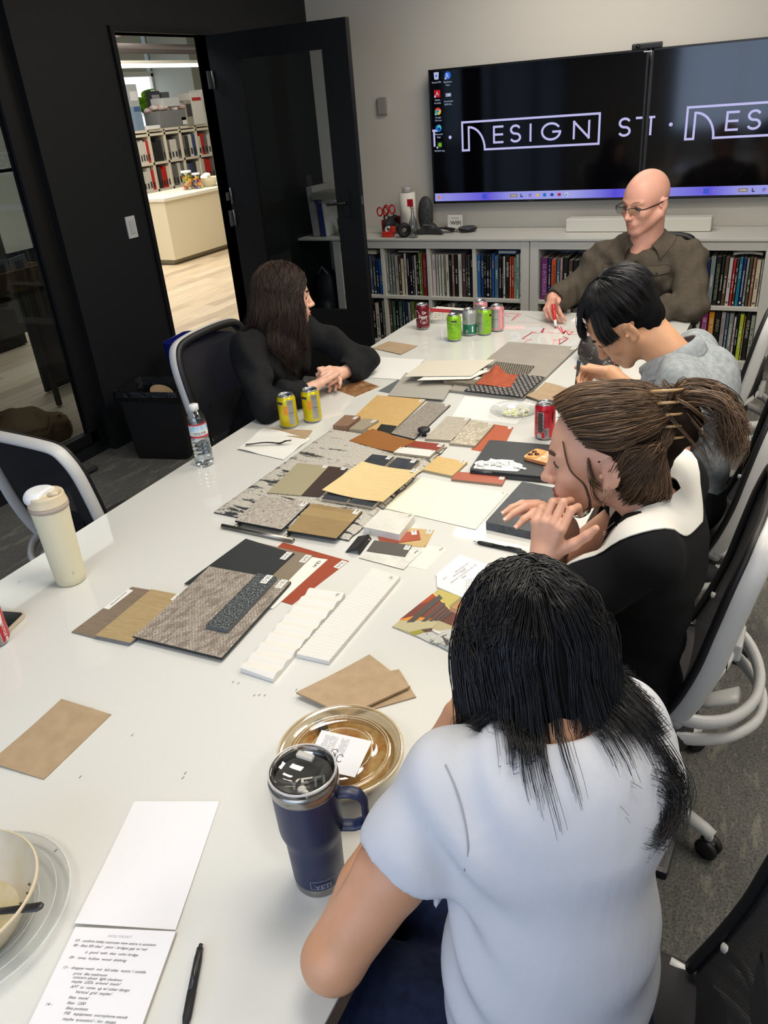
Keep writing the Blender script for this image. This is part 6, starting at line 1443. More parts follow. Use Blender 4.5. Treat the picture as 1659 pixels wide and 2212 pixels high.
# --- owala bottle, water bottle
q = T(155, 1253, ZTB); r = thing('insulated_bottle', 'tall cream insulated bottle with white flip lid at the left edge of the table', 'bottle', q)
mcm = mat('powder_cream', (212, 206, 178), .5, bump=(900, .1, .0002))
b = MB(); b.lathe([(0, .001), (.0335, .001), (.0365, .004), (.0375, .02), (.0425, .17), (.0450, .208)], q, mcm, 48)
fa = math.atan2(-q.y, -q.x); b.textcyl('owala', q, .0382, fa+.18, q.z+.045, .0072, mat('logo_taupe', (150, 138, 124), .5), vertical=True, flip=1); b.build('body', r)
b = MB(); b.lathe([(.0452, .208), (.0468, .209), (.0468, .219), (.0455, .2195)], q, mat('collar_taupe', (164, 150, 138), .5), 48); b.build('collar', r)
b = MB(); ml_ = mat('lid_beige', (206, 192, 164), .4)
s_ = SDF((q.x-.06, q.y-.06, q.z+.21), (q.x+.06, q.y+.06, q.z+.27), .002)
s_.cap((q.x, q.y, q.z+.222), (q.x, q.y, q.z+.236), .0462, .043, k=.001); s_.plane((0, 0, q.z+.219), (0, 0, -1)); s_.plane((0, 0, q.z+.2475), (0, 0, 1), .004)
s_.ell((q.x+.022, q.y+.006, q.z+.252), (.018, .022, .014), k=.004, sub=True); s_.build('lid', ml_, r, 2)
s_ = SDF((q.x-.06, q.y-.06, q.z+.215), (q.x+.06, q.y+.06, q.z+.28), .002)
s_.ell((q.x-.012, q.y-.004, q.z+.240), (.036, .040, .022), k=.002); s_.ell((q.x-.028, q.y-.006, q.z+.236), (.020, .032, .024), k=.006); s_.plane((q.x+.008, q.y, 0), (1, .15, 0), .002); s_.plane((0, 0, q.z+.258), (0, 0, 1), .004); s_.plane((q.x-.012, q.y, q.z+.226), (.5, 0, -1), .002)
s_.build('flip_cap', mat('cap_bright_white', (226, 228, 230), .4), r, 2)
b = MB(); b.tube([(q.x+.012, q.y, q.z+.243), (q.x+.034, q.y+.008, q.z+.246)], .006, ml_, 12); b.build('spout', r)
q = T(443, 1003, ZTB); r = thing('water_bottle', 'clear plastic water bottle with a red and blue label and white cap', 'water bottle', q)
Rb = .0305; prof = [(0, .003), (.012, .006), (.022, .001), (.028, .004), (Rb, .012)]
for k in range(6): z = .02+k*.0135; prof += [(Rb, z), (Rb, z+.008), (Rb*.94, z+.0105)]
prof += [(Rb, .102), (Rb*.97, .104), (Rb*.97, .150), (Rb, .152), (Rb*.99, .158), (Rb*.86, .172), (Rb*.6, .186), (.0125, .194), (.0125, .200)]
m_pet = film('pet_plastic', (236, 240, 242), .10, .06)
b = MB(); b.lathe(prof, q, m_pet, 40); b.build('body', r)
b = MB(); b.lathe([(0, .0045), (.0275, .006)] + [(x*.965, y) for x, y in prof[4:] if y < .09] + [(Rb*.95, .092), (0, .092)], q, glass('water', (250, 252, 252), 0, 1.33), 40); b.build('water', r)
fa = math.atan2(-q.y, -q.x); b = MB(); R_ = Rb*.985
ml_ = [mat('label_crimson', (176, 30, 52), .4), mat('label_white', (216, 216, 214), .4), mat('label_blue', (150, 188, 216), .4, noise=(120, (196, 214, 226)))]
b.patchcyl(q, R_, fa-1.25, fa+1.35, q.z+.104, q.z+.110, ml_[0], 20); b.patchcyl(q, R_, fa-1.25, fa+1.35, q.z+.144, q.z+.150, ml_[0], 20); b.patchcyl(q, R_, fa-1.25, fa+1.35, q.z+.110, q.z+.127, ml_[1], 20); b.patchcyl(q, R_, fa-1.25, fa+1.35, q.z+.127, q.z+.144, ml_[2], 20)
b.textcyl('CRYSTAL GEYSER', q, R_+.0003, fa+.1, q.z+.1195, .0065, mat('label_navy', (50, 60, 84), .4), bold=True, maxw=.042); b.textcyl('ALPINE SPRING WATER', q, R_+.0003, fa+.15, q.z+.1135, .003, mat('label_navy', (0, 0, 0))); b.textcyl('BOTTLED AT THE SOURCE', q, R_+.0003, fa+.1, q.z+.1455, .0032, ml_[1]); b.build('label', r)
b = MB(); b.lathe([(.0125, .190), (.0150, .1905), (.0152, .206), (.0145, .2075), (0, .2078)], q, mat('cap_milky', (222, 224, 224), .4), 28); b.build('cap', r)
# --- phone left
p = T(57, 1322, ZTB+.011); r = thing('smartphone', 'smartphone in a beige case face up, behind the cut off red can', 'phone', p)
d1 = (T(*(20, 1298), ZTB+.011)-T(57, 1318, ZTB+.011)).normalized(); d1 = Vector((-1, .15, 0)).normalized(); d2 = Vector((d1.y, -d1.x, 0))
d2 = (T(28, 1352, ZTB+.011)-T(57, 1324, ZTB+.011)).normalized(); d1 = Vector((d2.y, -d2.x, 0))
if d1.x > 0: d1 = -d1
P_ = [p + d1*a + d2*c for a, c in rrect(0, 0, .074, .15, .012)]; b = MB(); b.prism(P_, .0105, mat('case_beige', (190, 178, 160), .5)); b.build('case', r, bevel=.002)
P_ = [p + d1*a + d2*c + Vector((0, 0, .0004)) for a, c in rrect(.004, .004, .070, .146, .009)]; b = MB(); b.prism(P_, .0004, mat('screen_off', (12, 13, 18), .12)); b.build('screen', r)

# --- takeout container
q = T(737, 1712, ZTB); ctr = q.copy(); Rt = .103
r = thing('takeout_bowl', 'round clear lidded takeout bowl with sauce stains and a receipt on top', 'takeout bowl', q)
c_top = T(735, 1618, ZTB+.062)
q = Vector((c_top.x, c_top.y, ZTB)); m_gold = film('container_clear', (236, 226, 204), .14, .1)
b = MB(); b.lathe([(0, .003), (.060, .003), (.068, .008), (.094, .054), (.101, .057), (.103, .060)], q, mat('container_wall', (196, 184, 156), .25, Alpha=.55), 56); b.build('container', r)
mf = NT('leftover_sauce'); v = mf.coord('Object'); a = mf.noise(v, 26, 5, .6); mf.l(mf.ramp(a, [(.3, (140, 84, 36)), (.42, (190, 148, 90)), (.55, (204, 186, 146)), (.75, (150, 92, 44))]), mf.b.inputs['Base Color']); mf.set(Roughness=.3); mf.bump(a, .6, .004)
b = MB(); b.lathe([(.0, .034), (.05, .036), (.084, .040)], q, mf.m, 48); b.lathe([(.084, .040), (.091, .052)], q, mf.m, 48); b.build('food_remains', r, kind='stuff')
b = MB(); b.lathe([(.106, .057), (.1075, .060), (.106, .064), (.101, .066), (.098, .062), (.090, .061), (.0885, .058), (.084, .057), (.0825, .0585), (.080, .0585), (.0785, .0565), (.056, .0565), (.054, .0585), (.051, .0585), (.0495, .0560), (0, .0560)], q, m_gold, 64); b.build('lid', r)
b = MB(); m_rim = mat('lid_rim', (226, 214, 190), .15, Alpha=.45)
for R_, z_, w_ in ((.105, .0625, .0028), (.099, .062, .0012), (.083, .0585, .0009), (.0525, .0588, .0009), (.079, .0575, .0008)): b.tube([(q.x+R_*math.cos(a), q.y+R_*math.sin(a), q.z+z_) for a in [2*PI*i/56 for i in range(56)]], w_, m_rim, 6, closed=True)
b.build('lid_ridges', r)
FT = fr(570, 1500, 4.809); b = MB(); zz = ZTB+.0605
P_ = [T(*FT(*p_), zz) for p_ in ((600, 370), (1125, 485), (945, 862), (420, 740))]
b.prism(P_, .0004, mat('receipt_white', (214, 216, 220), .6)); rw = (P_[2]-P_[1]).normalized()
mi_ = mat('receipt_ink', (120, 122, 130), .6); e1 = (P_[1]-P_[0]); e2 = (P_[3]-P_[0])
for i in range(22):
    s_ = .12+.022*i; 
    if i > 11 and i < 15: continue
    L_ = random.uniform(.2, .42); n_ = P_[0]+e1*s_+e2*.1+Vector((0, 0, .0002))
    for k in range(int(L_/.03)): 
        if random.random() < .85: o_ = n_+e2*(k*.045); b.add([o_, o_+e2*.032, o_+e2*.032+e1*.009, o_+e1*.009], [(0, 1, 2, 3)], mi_)
for cx_, cy_, sx_ in ((.42, .52, 1), (.56, .62, .9)):
    pts = [P_[0]+e1*(cx_+.06*sx_*math.cos(t))+e2*(cy_+.1*math.sin(t))+Vector((0, 0, .0003)) for t in [math.radians(40+i*18) for i in range(17)]]; ink(b, pts, .0012, m_ink)
ink(b, [P_[0]+e1*.40+e2*.50+Vector((0, 0, .0003)), P_[0]+e1*.46+e2*.62+Vector((0, 0, .0003)), P_[0]+e1*.44+e2*.52+Vector((0, 0, .0003))], .0012, m_ink)
b.build('paper_receipt', label='white printed receipt with pen scribbles stuck on the takeout bowl lid', cat='receipt')
fa_, fb_ = (688, 1556), (720, 1612); a = T(*fa_, ZTB+.052); c = T(*fb_, ZTB+.046); d = (c-a).normalized()
b = MB(); b.tube([a, a+d*.012, a+d*.03, a+d*.07, a+d*.12], [.009, .010, .008, .005, .006], m_mb, 10, flat=((0, 0, 1), .25, 1)); b.build('fork', label='black plastic fork inside the takeout bowl under its lid', cat='cutlery')

# --- travel mug
qb = T(692, 1893, ZTB); r = thing('travel_mug', 'tall navy travel mug with handle and clear lid at the right edge of the table', 'travel mug', qb)
mn = mat('navy_powder', (18, 32, 66), .42, bump=(900, .1, .0002), spec=.5); mst = mat('mug_steel', (150, 150, 148), .28, 1)
b = MB(); b.lathe([(.0, .0), (.0355, .0), (.037, .003), (.0372, .016)], qb, mst, 48); b.build('steel_base', r); b = MB(); b.lathe([(.0475, .193), (.0485, .195), (.049, .208), (.0475, .212), (.0455, .212), (.045, .19)], qb, mst, 48); b.build('steel_rim', r)
b = MB(); b.lathe([(.0372, .016), (.0378, .017), (.0395, .075), (.0400, .092), (.0408, .096), (.0452, .112), (.0460, .120), (.0475, .193)], qb, mn, 56)
fa = math.atan2(-qb.y, -qb.x); mlo = mat('logo_steel', (120, 130, 150), .4); b.textcyl('YETI', qb, .0392, fa+.05, qb.z+.026, .009, mlo, bold=True)
for (a0, a1, z0, z1) in ((-.42, .52, .0225, .0233), (-.42, .52, .0377, .0385), (-.42, -.40, .0225, .0385), (.50, .52, .0225, .0385)): b.patchcyl(qb, .0393, fa+a0, fa+a1, qb.z+z0, qb.z+z1, mlo)
b.build('body', r)
hd = (T(780, 1740, ZTB+.17)-T(690, 1740, ZTB+.17)); hd.z = 0; hd.normalize(); b = MB()
pts = [(.042, .175), (.060, .1765), (.074, .172), (.080, .160), (.080, .128), (.076, .117), (.062, .111), (.042, .111)]
sm_ = []
for i in range(len(pts)-1):
    for k in range(4): t = k/4; sm_.append((pts[i][0]*(1-t)+pts[i+1][0]*t, pts[i][1]*(1-t)+pts[i+1][1]*t))
sm_.append(pts[-1]); b.tube([qb+hd*x+Vector((0, 0, z)) for x, z in sm_], .0085, mn, 14, flat=((-hd.y, hd.x, 0), 1.25, .62)); b.build('handle', r)
b = MB(); m_lid = film('lid_clear', (196, 196, 196), .12, .06); b.lathe([(.0455, .205), (.0475, .213), (.0470, .219), (.044, .221), (.041, .219), (.0395, .212), (.0, .211)], qb, m_lid, 56); b.build('lid', r)
b = MB(); b.lathe([(0, .205), (.040, .205)], qb, mat('lid_smoke', (96, 96, 94), .35), 48)
zt_ = qb.z+.2114; lr = (T(*FT(670, 900), zt_)-T(*FT(240, 960), zt_)).normalized(); lu = Vector((-lr.y, lr.x, 0)); b.text('YETI', T(*FT(245, 1000), zt_), lr, lu, .019, mat('lid_letter', (176, 174, 166), .4), bold=True, maxw=.056); b.build('lid_disc', r)
b = MB(); p1, p2 = T(*FT(395, 990), zt_+.004), T(*FT(470, 1060), zt_+.004); mcs = mat('slider_clear', (214, 212, 204), .15, Alpha=.6)
b.lathe([(0, -.002), (.0055, -.002), (.006, .002), (.003, .004), (0, .004)], p1, mcs, 18); b.tube([p1, p2], .0045, mcs, 10); b.build('slider', r)
b = MB(); for_ = [qb+Vector((.0465*math.cos(a), .0465*math.sin(a), .2195)) for a in [2*PI*i/48 for i in range(48)]]; b.tube(for_, .0018, mat('rim_clear_white', (230, 228, 226), .1, Alpha=.5), 6, closed=True)
hp = T(*FT(430, 640), qb.z+.218); b.box((hp.x, hp.y, hp.z), (.026, .01, .006), mcs, bev=.002); b.build('lid_rim', r)

# --- bowl on a clear plate, left bottom
c0 = T(-30, 1915, ZTB+.01); r = thing('clear_plate', 'clear plastic plate under the paper bowl at the lower left', 'plate', c0)
er = T(150, 1925, ZTB+.018); Rp = (er-Vector((T(-62, 1990, ZTB).x, T(-62, 1990, ZTB).y, er.z))).length
c0 = T(-62, 1990, ZTB); Rp = (Vector((er.x, er.y, 0))-Vector((c0.x, c0.y, 0))).length; sc_ = Rp/.092
b = MB(); b.lathe([(x*sc_, z) for x, z in pr], c0, m_clr, 64); b.build('plate', r)
b = MB()
for R_, z_, w_ in ((Rp, .0195, .002), (Rp*.86, .0185, .001), (Rp*.68, .0125, .0012), (Rp*.62, .007, .001)): b.tube([(c0.x+R_*math.cos(a), c0.y+R_*math.sin(a), c0.z+z_) for a in [2*PI*i/64 for i in range(64)]], w_, mat('rim_white', (0, 0, 0)), 6, closed=True)
b.build('rim', r)
tr_ = T(84, 1880, ZTB+.078); bc = Vector((c0.x, c0.y, ZTB+.006)); 
bc = Vector((T(-95, 1935, ZTB+.078).x, T(-95, 1935, ZTB+.078).y, ZTB+.006)); Rb_ = (Vector((tr_.x, tr_.y, 0))-Vector((bc.x, bc.y, 0))).length
r = thing('paper_bowl', 'cream paper bowl with leftover dressing cut by the left photo edge', 'bowl', bc)
mbw = mat('bowl_pulp', (206, 192, 164), .6); mbi = mat('bowl_inside', (196, 188, 172), .5, noise=(14, (182, 170, 142)))
b = MB(); b.lathe([(0, 0), (Rb_*.55, 0), (Rb_*.62, .004), (Rb_*.97, .070), (Rb_, .072), (Rb_*1.0, .076), (Rb_*.975, .077)], bc, mbw, 56); b.lathe([(Rb_*.975, .077), (Rb_*.95, .070), (Rb_*.6, .010), (0, .006)], bc, mbi, 56); b.build('bowl', r)
b = MB(); b.lathe([(Rb_*.62, .014), (Rb_*.3, .012), (0, .0125)], bc, mat('dressing', (198, 188, 160), .25, noise=(30, (184, 168, 128))), 40); rr = random.Random(4)
for i in range(14): a = rr.uniform(-.9, .9); d = Rb_*rr.uniform(.66, .9); z_ = .014+(d/Rb_-.62)/.35*.055; b.box((bc.x+d*math.cos(a)*.985, bc.y+d*math.sin(a)*.985, bc.z+z_+.003), (.004, .003, .002), mat('herb_fleck', (96, 82, 54), .6))
b.build('dressing', r, kind='stuff')
a = T(92, 1958, ZTB+.083); c = T(-60, 1975, ZTB+.055); d = (c-a).normalized()
b = MB(); b.tube([a, a+d*.006, a+d*.05, a+d*.12], [.004, .0075, .006, .005], mat('cutlery_black', (38, 36, 38), .4), 12, flat=((0, 0, 1), .45, 1)); b.build('spoon', label='black plastic spoon handle leaning over the rim of the paper bowl', cat='cutlery')

# --- notepad
r = thing('notepad', 'long white flip notepad with handwritten meeting notes', 'notepad', T(250, 2100, ZTB))
mp_ = mat('pad_paper', (224, 224, 228), .7)
pA, pB = (290, 1731), (474, 1731); pC, pD = (163, 2000), (380, 2011)
P_ = [T(*p_, ZTB+.002) for p_ in (pA, pB, pD, pC)]
b = MB(); b.grid(lambda s, t: tuple(((P_[0]*(1-s)+P_[1]*s)*(1-t)+(P_[3]*(1-s)+P_[2]*s)*t).xy)+(ZTB+.002+.006*t*t*(1-.6*s),), 4, 14, mp_, thick=.0005); b.build('flipped_page', r)
zp = ZTB+.008; tl, tr2 = T(163, 2002, zp), T(380, 2012, zp); dn = (T(92, 2212, zp)-tl); dn.normalize(); Lp = .155
ax = (tr2-tl).normalized(); wp_ = (tr2-tl).length; dn = Vector((ax.y, -ax.x, 0)); 
dn = (T(62, 2212, zp)-T(163, 2002, zp)).normalized()
b = MB(); b.prism([tl, tr2, tr2+dn*Lp, tl+dn*Lp], .0075, mp_, mat('pad_edge', (190, 188, 180), .8)); b.build('pad_block', r)
b = MB(); mh = mat('pen_ink_dark', (52, 52, 60), .6); zz = zp+.0004
FN = fr(60, 1980, 4.879)
def hand(t_, x, y, h=.0042, m=mh, mw=None, sl=0):
    o_ = T(*FN(x, y), zz); b.text(t_, o_, ax+Vector((0, -.01, 0)), -dn*.8+ax*.35, h, m, maxw=mw)
hand('HOLLYHUNT', 838, 215, .0042, mat('pad_letterhead', (170, 170, 176), .6))
for t_, x, y in (('07-  confirm lobby staircase view attire is assistant', 492, 262), ('08 - likes RR tiles!   plant - bridges gap w/ red', 472, 312), ('is  good  with  that  color bridge', 600, 385), ('09 -  loves  hollow  wood  shelving', 430, 440),
    ('13 -  drapper mesh  not  full sides  wants 1 middle', 368, 545), ('price  like mailroom', 478, 610), ('concern about  light shadows', 470, 650), ('maybe  LEDs  around  mesh?', 455, 695), ('APT  to  come  up w/ other design', 442, 750), ('Vertical  grid  maybe?', 490, 805), ('likes  mural', 425, 862), ('likes  1200', 408, 920), ('likes podcast', 395, 975), ('14 -', 185, 935), ('FFE   equipment  microphone stands', 375, 1030), ('maybe  acoustics? - fun  design', 360, 1090)):
    hand(t_, x, y)
b.build('handwriting', r)
# ================================================================ CHAIRS
m_cw = mat('chair_white_plastic', (206, 206, 204), .38, spec=.5); m_cb = mat('chair_black_plastic', (24, 24, 27), .5); m_cs = mat('chair_seat_fabric', (44, 43, 45), .9, bump=(700, .4, .0006))
q = NT('chair_mesh'); v = q.coord('UV'); br = q.n('ShaderNodeTexChecker'); br.inputs['Scale'].default_value = 160; q.l(v, br.inputs[0])
q.set(Base_Color=lin((24, 24, 27)), Roughness=.8); q.l(q.math('ADD', q.math('MULTIPLY', br.outputs['Fac'], .10), .90), q.b.inputs['Alpha']); m_mesh = q.m
def smooth_path(pts, n=5):
    P = [Vector(p) for p in pts]; o = []
    for i in range(len(P)-1):
        p0 = P[max(0, i-1)]; p1, p2 = P[i], P[i+1]; p3 = P[min(len(P)-1, i+2)]
        for k in range(n):
            t = k/n; o.append(.5*((2*p1)+(p2-p0)*t+(2*p0-5*p1+4*p2-p3)*t*t+(3*p1-p0-3*p2+p3)*t**3))
    o.append(P[-1]); return o
UP = [(-.16, .515), (-.195, .60), (-.225, .70), (-.245, .80), (-.265, .90), (-.285, .985)]   # (y, z) of the uprights
def up_y(z):
    for (y0, z0), (y1, z1) in zip(UP, UP[1:]):
        if z <= z1: t = (z-z0)/(z1-z0); return y0+(y1-y0)*t
    return UP[-1][0]
def make_chair(frame=None, arms=True, name='office_chair'):
    fm = frame or m_cw
    r = thing(name, '', 'office chair')
    # seat
    s_ = SDF((-.29, -.28, .38), (.29, .30, .52), .009)
    S, X, Y, Z = s_.sl(s_.lo, s_.lo+s_.h*s_.n); qx = np.abs(X)-.17; qy = np.abs(Y-.01)-.16; qz = np.abs(Z-.455-.012*np.cos(6*X)-.0*Y)-.008
    d = np.sqrt(np.maximum(qx, 0)**2+np.maximum(qy, 0)**2+np.maximum(qz, 0)**2*4)+np.minimum(np.maximum(qx, np.maximum(qy, qz)), 0)-.075
    s_.F[S] = np.maximum(d, np.maximum(Z-.497, .425-Z)); s_.build('seat', m_cs, r, 2)
    b = MB(); b.box((0, 0, .425), (.34, .34, .025), m_cb, bev=.01); b.box((0, -.02, .39), (.2, .22, .05), m_cb, bev=.012); b.build('mechanism', r)
    # back
    w = .232; side = [(w*.90, *UP[0]), (w*.97, *UP[1]), (w*1.0, *UP[2]), (w*1.01, *UP[3]), (w, *UP[4]), (w*.93, -.280, .960), (w*.80, -.289, .992), (w*.5, -.297, 1.003), (0, -.300, 1.006)]
    loop = side + [(-x, y, z) for x, y, z in side[-2::-1]]
    pth = smooth_path(loop, 4)
    b = MB(); b.tube([(x, y-.020, z) for x, y, z in pth], .0125, fm, 10, flat=((0, 1, 0), 1.8, 1.0)); b.build('back_frame', r)
    b = MB(); b.tube([(x*.985, y+.006, z-.002 if z > .9 else z) for x, y, z in pth], .0105, m_cb, 8, flat=((0, 1, 0), .9, 1.5)); b.build('back_rim', r)
    b = MB()
    def mf(s, t):
        z = .52+.475*t; x = (s-.5)*2; hw = w*(.9+.1*math.sin(min(1, t*1.6)*PI/2)) if t < .85 else w*(1-.22*((t-.85)/.15)**2); return (x*hw, up_y(z)-.002-.030*(1-x*x)*(.6+.4*t)+.0*t, z)
    b.grid(mf, 14, 18, m_mesh, uvs=(1, 1)); b.build('mesh_back', r)
    for zz, yy, dp, rd in ((.545, -.165, .155, .0125), (.485, -.10, .235, .0115)):
        arcp = smooth_path([(w*.93*math.sin(a), yy-.02-dp*math.cos(a)**1.0, zz-.035*math.cos(a)) for a in [math.radians(x) for x in (90, 70, 45, 20, 0, -20, -45, -70, -90)]], 3)
        b = MB(); b.tube(arcp, rd, fm, 10, flat=((0, 0, 1), 1.45, 1)); b.build('support_ring', r)
    arcp = smooth_path([(w*.88*math.sin(a), -.19-.085*math.cos(a), .60+.015*math.cos(a)) for a in [math.radians(x) for x in (85, 55, 25, 0, -25, -55, -85)]], 3)
    b = MB(); b.tube(arcp, .008, fm, 8, flat=((0, 0, 1), 1.5, .8)); b.box((0, -.282, .62), (.09, .02, .045), fm, bev=.006); b.build('lumbar_support', r)
    b = MB(); b.grid(lambda s, t: ((s-.5)*.26, -.245-.02*math.sin(PI*s), .60+.13*t), 8, 4, mat('lumbar_pad', (60, 62, 66), .6), thick=.004)
    for k in range(6): b.tube([((k-2.5)*.04, -.268, .605), ((k-2.5)*.04, -.268, .725)], .003, m_cb, 5)
    b.build('lumbar_pad', r)
    b = MB(); b.tube([(0, -.30, .47), (0, -.24, .43), (0, -.1, .40)], .016, fm, 10, flat=((1, 0, 0), 1.8, .8)); b.build('spine', r)
    if arms:
        for s in (-1, 1):
            a = MB(); a.tube(smooth_path([(s*.19, .02, .42), (s*.27, .02, .43), (s*.30, .01, .50), (s*.295, .0, .64)], 4), .013, fm, 10, flat=((0, 1, 0), 2.2, .8)); ao = a.build('armrest', r)
            p_ = MB(); p_.box((s*.295, .03, .655), (.085, .25, .024), m_cb, bev=.010); p_.build('arm_pad', ao)
    # base
    b = MB(); b.tube([(0, 0, .10), (0, 0, .39)], .022, m_cb, 14); b.build('gas_column', r)
    b = MB(); b.lathe([(0, .07), (.045, .07), (.045, .115), (.028, .13), (0, .13)], (0, 0, 0), fm, 20)
    b.build('hub', r)
    for k in range(5):
        a = math.radians(90+72*k+14); d = Vector((math.cos(a), math.sin(a), 0)); 
        l = MB(); l.tube([d*.03+Vector((0, 0, .105)), d*.15+Vector((0, 0, .098)), d*.30+Vector((0, 0, .078)), d*.325+Vector((0, 0, .072))], [.022, .020, .0165, .014], fm, 10, flat=((0, 0, 1), 1.0, 1.1)); l.tube([d*.315+Vector((0, 0, .075)), d*.315+Vector((0, 0, .05))], .011, fm, 10); lo = l.build('leg', r)
        c = MB(); n = Vector((-d.y, d.x, 0)); cc = d*.318
        for s in (-1, 1):
            M_ = Matrix.Translation(cc+n*s*.013+Vector((0, 0, .028))) @ n.to_track_quat('Z', 'Y').to_matrix().to_4x4()
            c.lathe([(0, -.009), (.024, -.009), (.028, -.005), (.028, .005), (.024, .009), (0, .009)], (0, 0, 0), m_cb, 20, M_)
        c.box((cc.x, cc.y, .042), (.03, .03, .025), m_cb, bev=.006); c.build('caster', lo)
    return r
def dup_chair(src, lab, group=None):
    r = src.copy(); COL.objects.link(r)
    for ch in list(src.children):
        c = ch.copy(); COL.objects.link(c); c.parent = r
        for g in list(ch.children): d = g.copy(); COL.objects.link(d); d.parent = c
    r['label'] = lab; return r
def place(r, x, y, rz, low=0):
    r.location = (x, y, 0); r.rotation_euler = (0, 0, math.radians(rz))
    if low:
        for c in r.children:
            if not c.name.startswith(('leg', 'hub', 'gas')): c.location.z -= low
GRP = 'white framed mesh office chairs around the table'
ch0 = make_chair(); ch0['label'] = 'white framed chair holding the woman with the white collar'; ch0['group'] = GRP
specs = [(None, -.27, 1.65, 88, .04), ('white framed chair holding the man in the grey polo shirt', -.27, 2.47, 88, .04), ('white framed empty chair at the far right edge, beside the book cabinet', -.33, 3.44, 86, 0),
    ('chair with dark seat under the black haired woman in white', -.145, .735, 88, .085), ('empty white framed chair at the left side of the table near the cream bottle', -2.15, 1.86, -4, .09), ('chair with tall black mesh back behind the woman in the black jacket', -1.83, 2.52, -90, 0)]
for lab, x, y, rz, low in specs:
    o = ch0 if lab is None else dup_chair(ch0, lab)
    place(o, x, y, rz, low)
chb = make_chair(m_cb); chb['label'] = 'all black chair behind the bald man at the head of the table'; place(chb, -.74, 4.52, 178, .05)
# ================================================================ WASTE BINS by the pier
def bin_(name, lab, x, y, w, d, h, m, rz=0, liner=False):
    r = thing(name, lab, 'waste bin', (x, y, 0)); M_ = Matrix.Translation((x, y, 0)) @ Matrix.Rotation(rz, 4, 'Z')
    def ring(k, z): return [M_ @ Vector((px_*k, py_*k, z)) for px_, py_ in rrect(-w/2, -d/2, w/2, d/2, .035, 5)]
    b = MB(); R_ = [ring(.80, .002), ring(.84, .05), ring(.97, h*.93), ring(1.0, h), ring(.955, h), ring(.78, .02)]; n = len(R_[0])
    for a, c in zip(R_, R_[1:]): b.add(a+c, [(i, (i+1) % n, n+(i+1) % n, n+i) for i in range(n)], m, True)
    b.add(R_[0], [tuple(range(n))[::-1]], m); b.add(R_[-1], [tuple(range(n))], m); b.build('bin_body', r)
    if liner:
        rr = random.Random(1); b = MB(); ml = mat('bin_liner', (20, 20, 22), .22, bump=(40, .9, .01)); R_ = []
        for k, z in ((1.03, h-.05), (1.05, h-.015), (1.03, h+.008), (.97, h+.006), (.92, h-.05), (.86, h-.16)):
            R_.append([p+Vector((rr.uniform(-.004, .004), rr.uniform(-.004, .004), rr.uniform(-.007, .007))) for p in ring(k, z)])
        for a, c in zip(R_, R_[1:]): b.add(a+c, [(i, (i+1) % n, n+(i+1) % n, n+i) for i in range(n)], ml, True)
        b.build('liner', r)
    return r
bin_('trash_can', 'black plastic trash can with a crinkled black liner at the foot of the pier', -3.14, 3.21, .40, .27, .41, mat('bin_black', (18, 18, 21), .5), .25, True)
bin_('recycling_bin', 'deep blue recycling bin behind the black trash can', -3.13, 3.63, .36, .28, .57, mat('bin_blue', (12, 22, 120), .45), .15)
q = Vector((-3.17, 3.24, .30)); b = MB(); M_ = Matrix.Translation(q) @ Matrix.Rotation(.5, 4, 'Y'); b.lathe([(0, 0), (.05, 0), (.068, .07), (.066, .07), (.048, .004), (0, .004)], (0, 0, 0), mat('fiber_tan', (150, 128, 98), .8), 24, M_)
b.build('paper_bowl', label='tan fiber bowl thrown away inside the black trash can', cat='bowl')
S = SDF((-3.34, 3.08, .01), (-2.98, 3.36, .34), .012); rr = random.Random(3)
for i in range(22): S.ell((-3.15+rr.uniform(-.1, .1), 3.21+rr.uniform(-.06, .06), rr.uniform(.06, .27)), (.05, .04, .035), k=.01)
S.build('trash_heap', mat('trash_dark', (46, 44, 42), .6), None, 1, label='dark rubbish filling the black trash can', cat='trash', kind='stuff')
# ================================================================ PEOPLE
def skin(name, c, c2, rough=.5):
    if name in _M: return _M[name]
    q = NT(name); v = q.coord('Object'); a = q.noise(v, 14, 4, .6); f = q.noise(v, 260, 2)
    q.l(q.ramp(a, [(.35, c), (.7, c2)]), q.b.inputs['Base Color']); q.set(Roughness=rough)
    q.b.inputs['Subsurface Weight'].default_value = .12; q.b.inputs['Subsurface Radius'].default_value = (.012, .004, .002); q.b.inputs['Subsurface Scale'].default_value = .6
    q.bump(f, .12, .0004); _M[name] = q.m; return q.m
def hairmat(name, c1, c2, rough=.45):
    if name in _M: return _M[name]
    q = NT(name); oi = q.n('ShaderNodeNewGeometry'); v = q.coord('Object'); a = q.noise(v, 22, 3)
    r_ = q.math('ADD', q.math('MULTIPLY', oi.outputs['Random Per Island'], .75), q.math('MULTIPLY', a, .3))
    q.l(q.ramp(r_, [(.15, c1), (.85, c2)]), q.b.inputs['Base Color']); q.set(Roughness=rough); q.b.inputs['Specular IOR Level'].default_value = .35
    _M[name] = q.m; return q.m
def frame_from(f, tilt=0, roll=0):
    """columns right, forward, up for a facing direction"""
    f = Vector(f).normalized(); r = f.cross(Vector((0, 0, 1))).normalized(); u = r.cross(f)
    M_ = Matrix((r, f, u)).transposed()
    return M_ @ Matrix.Rotation(tilt, 3, 'X') @ Matrix.Rotation(roll, 3, 'Y')
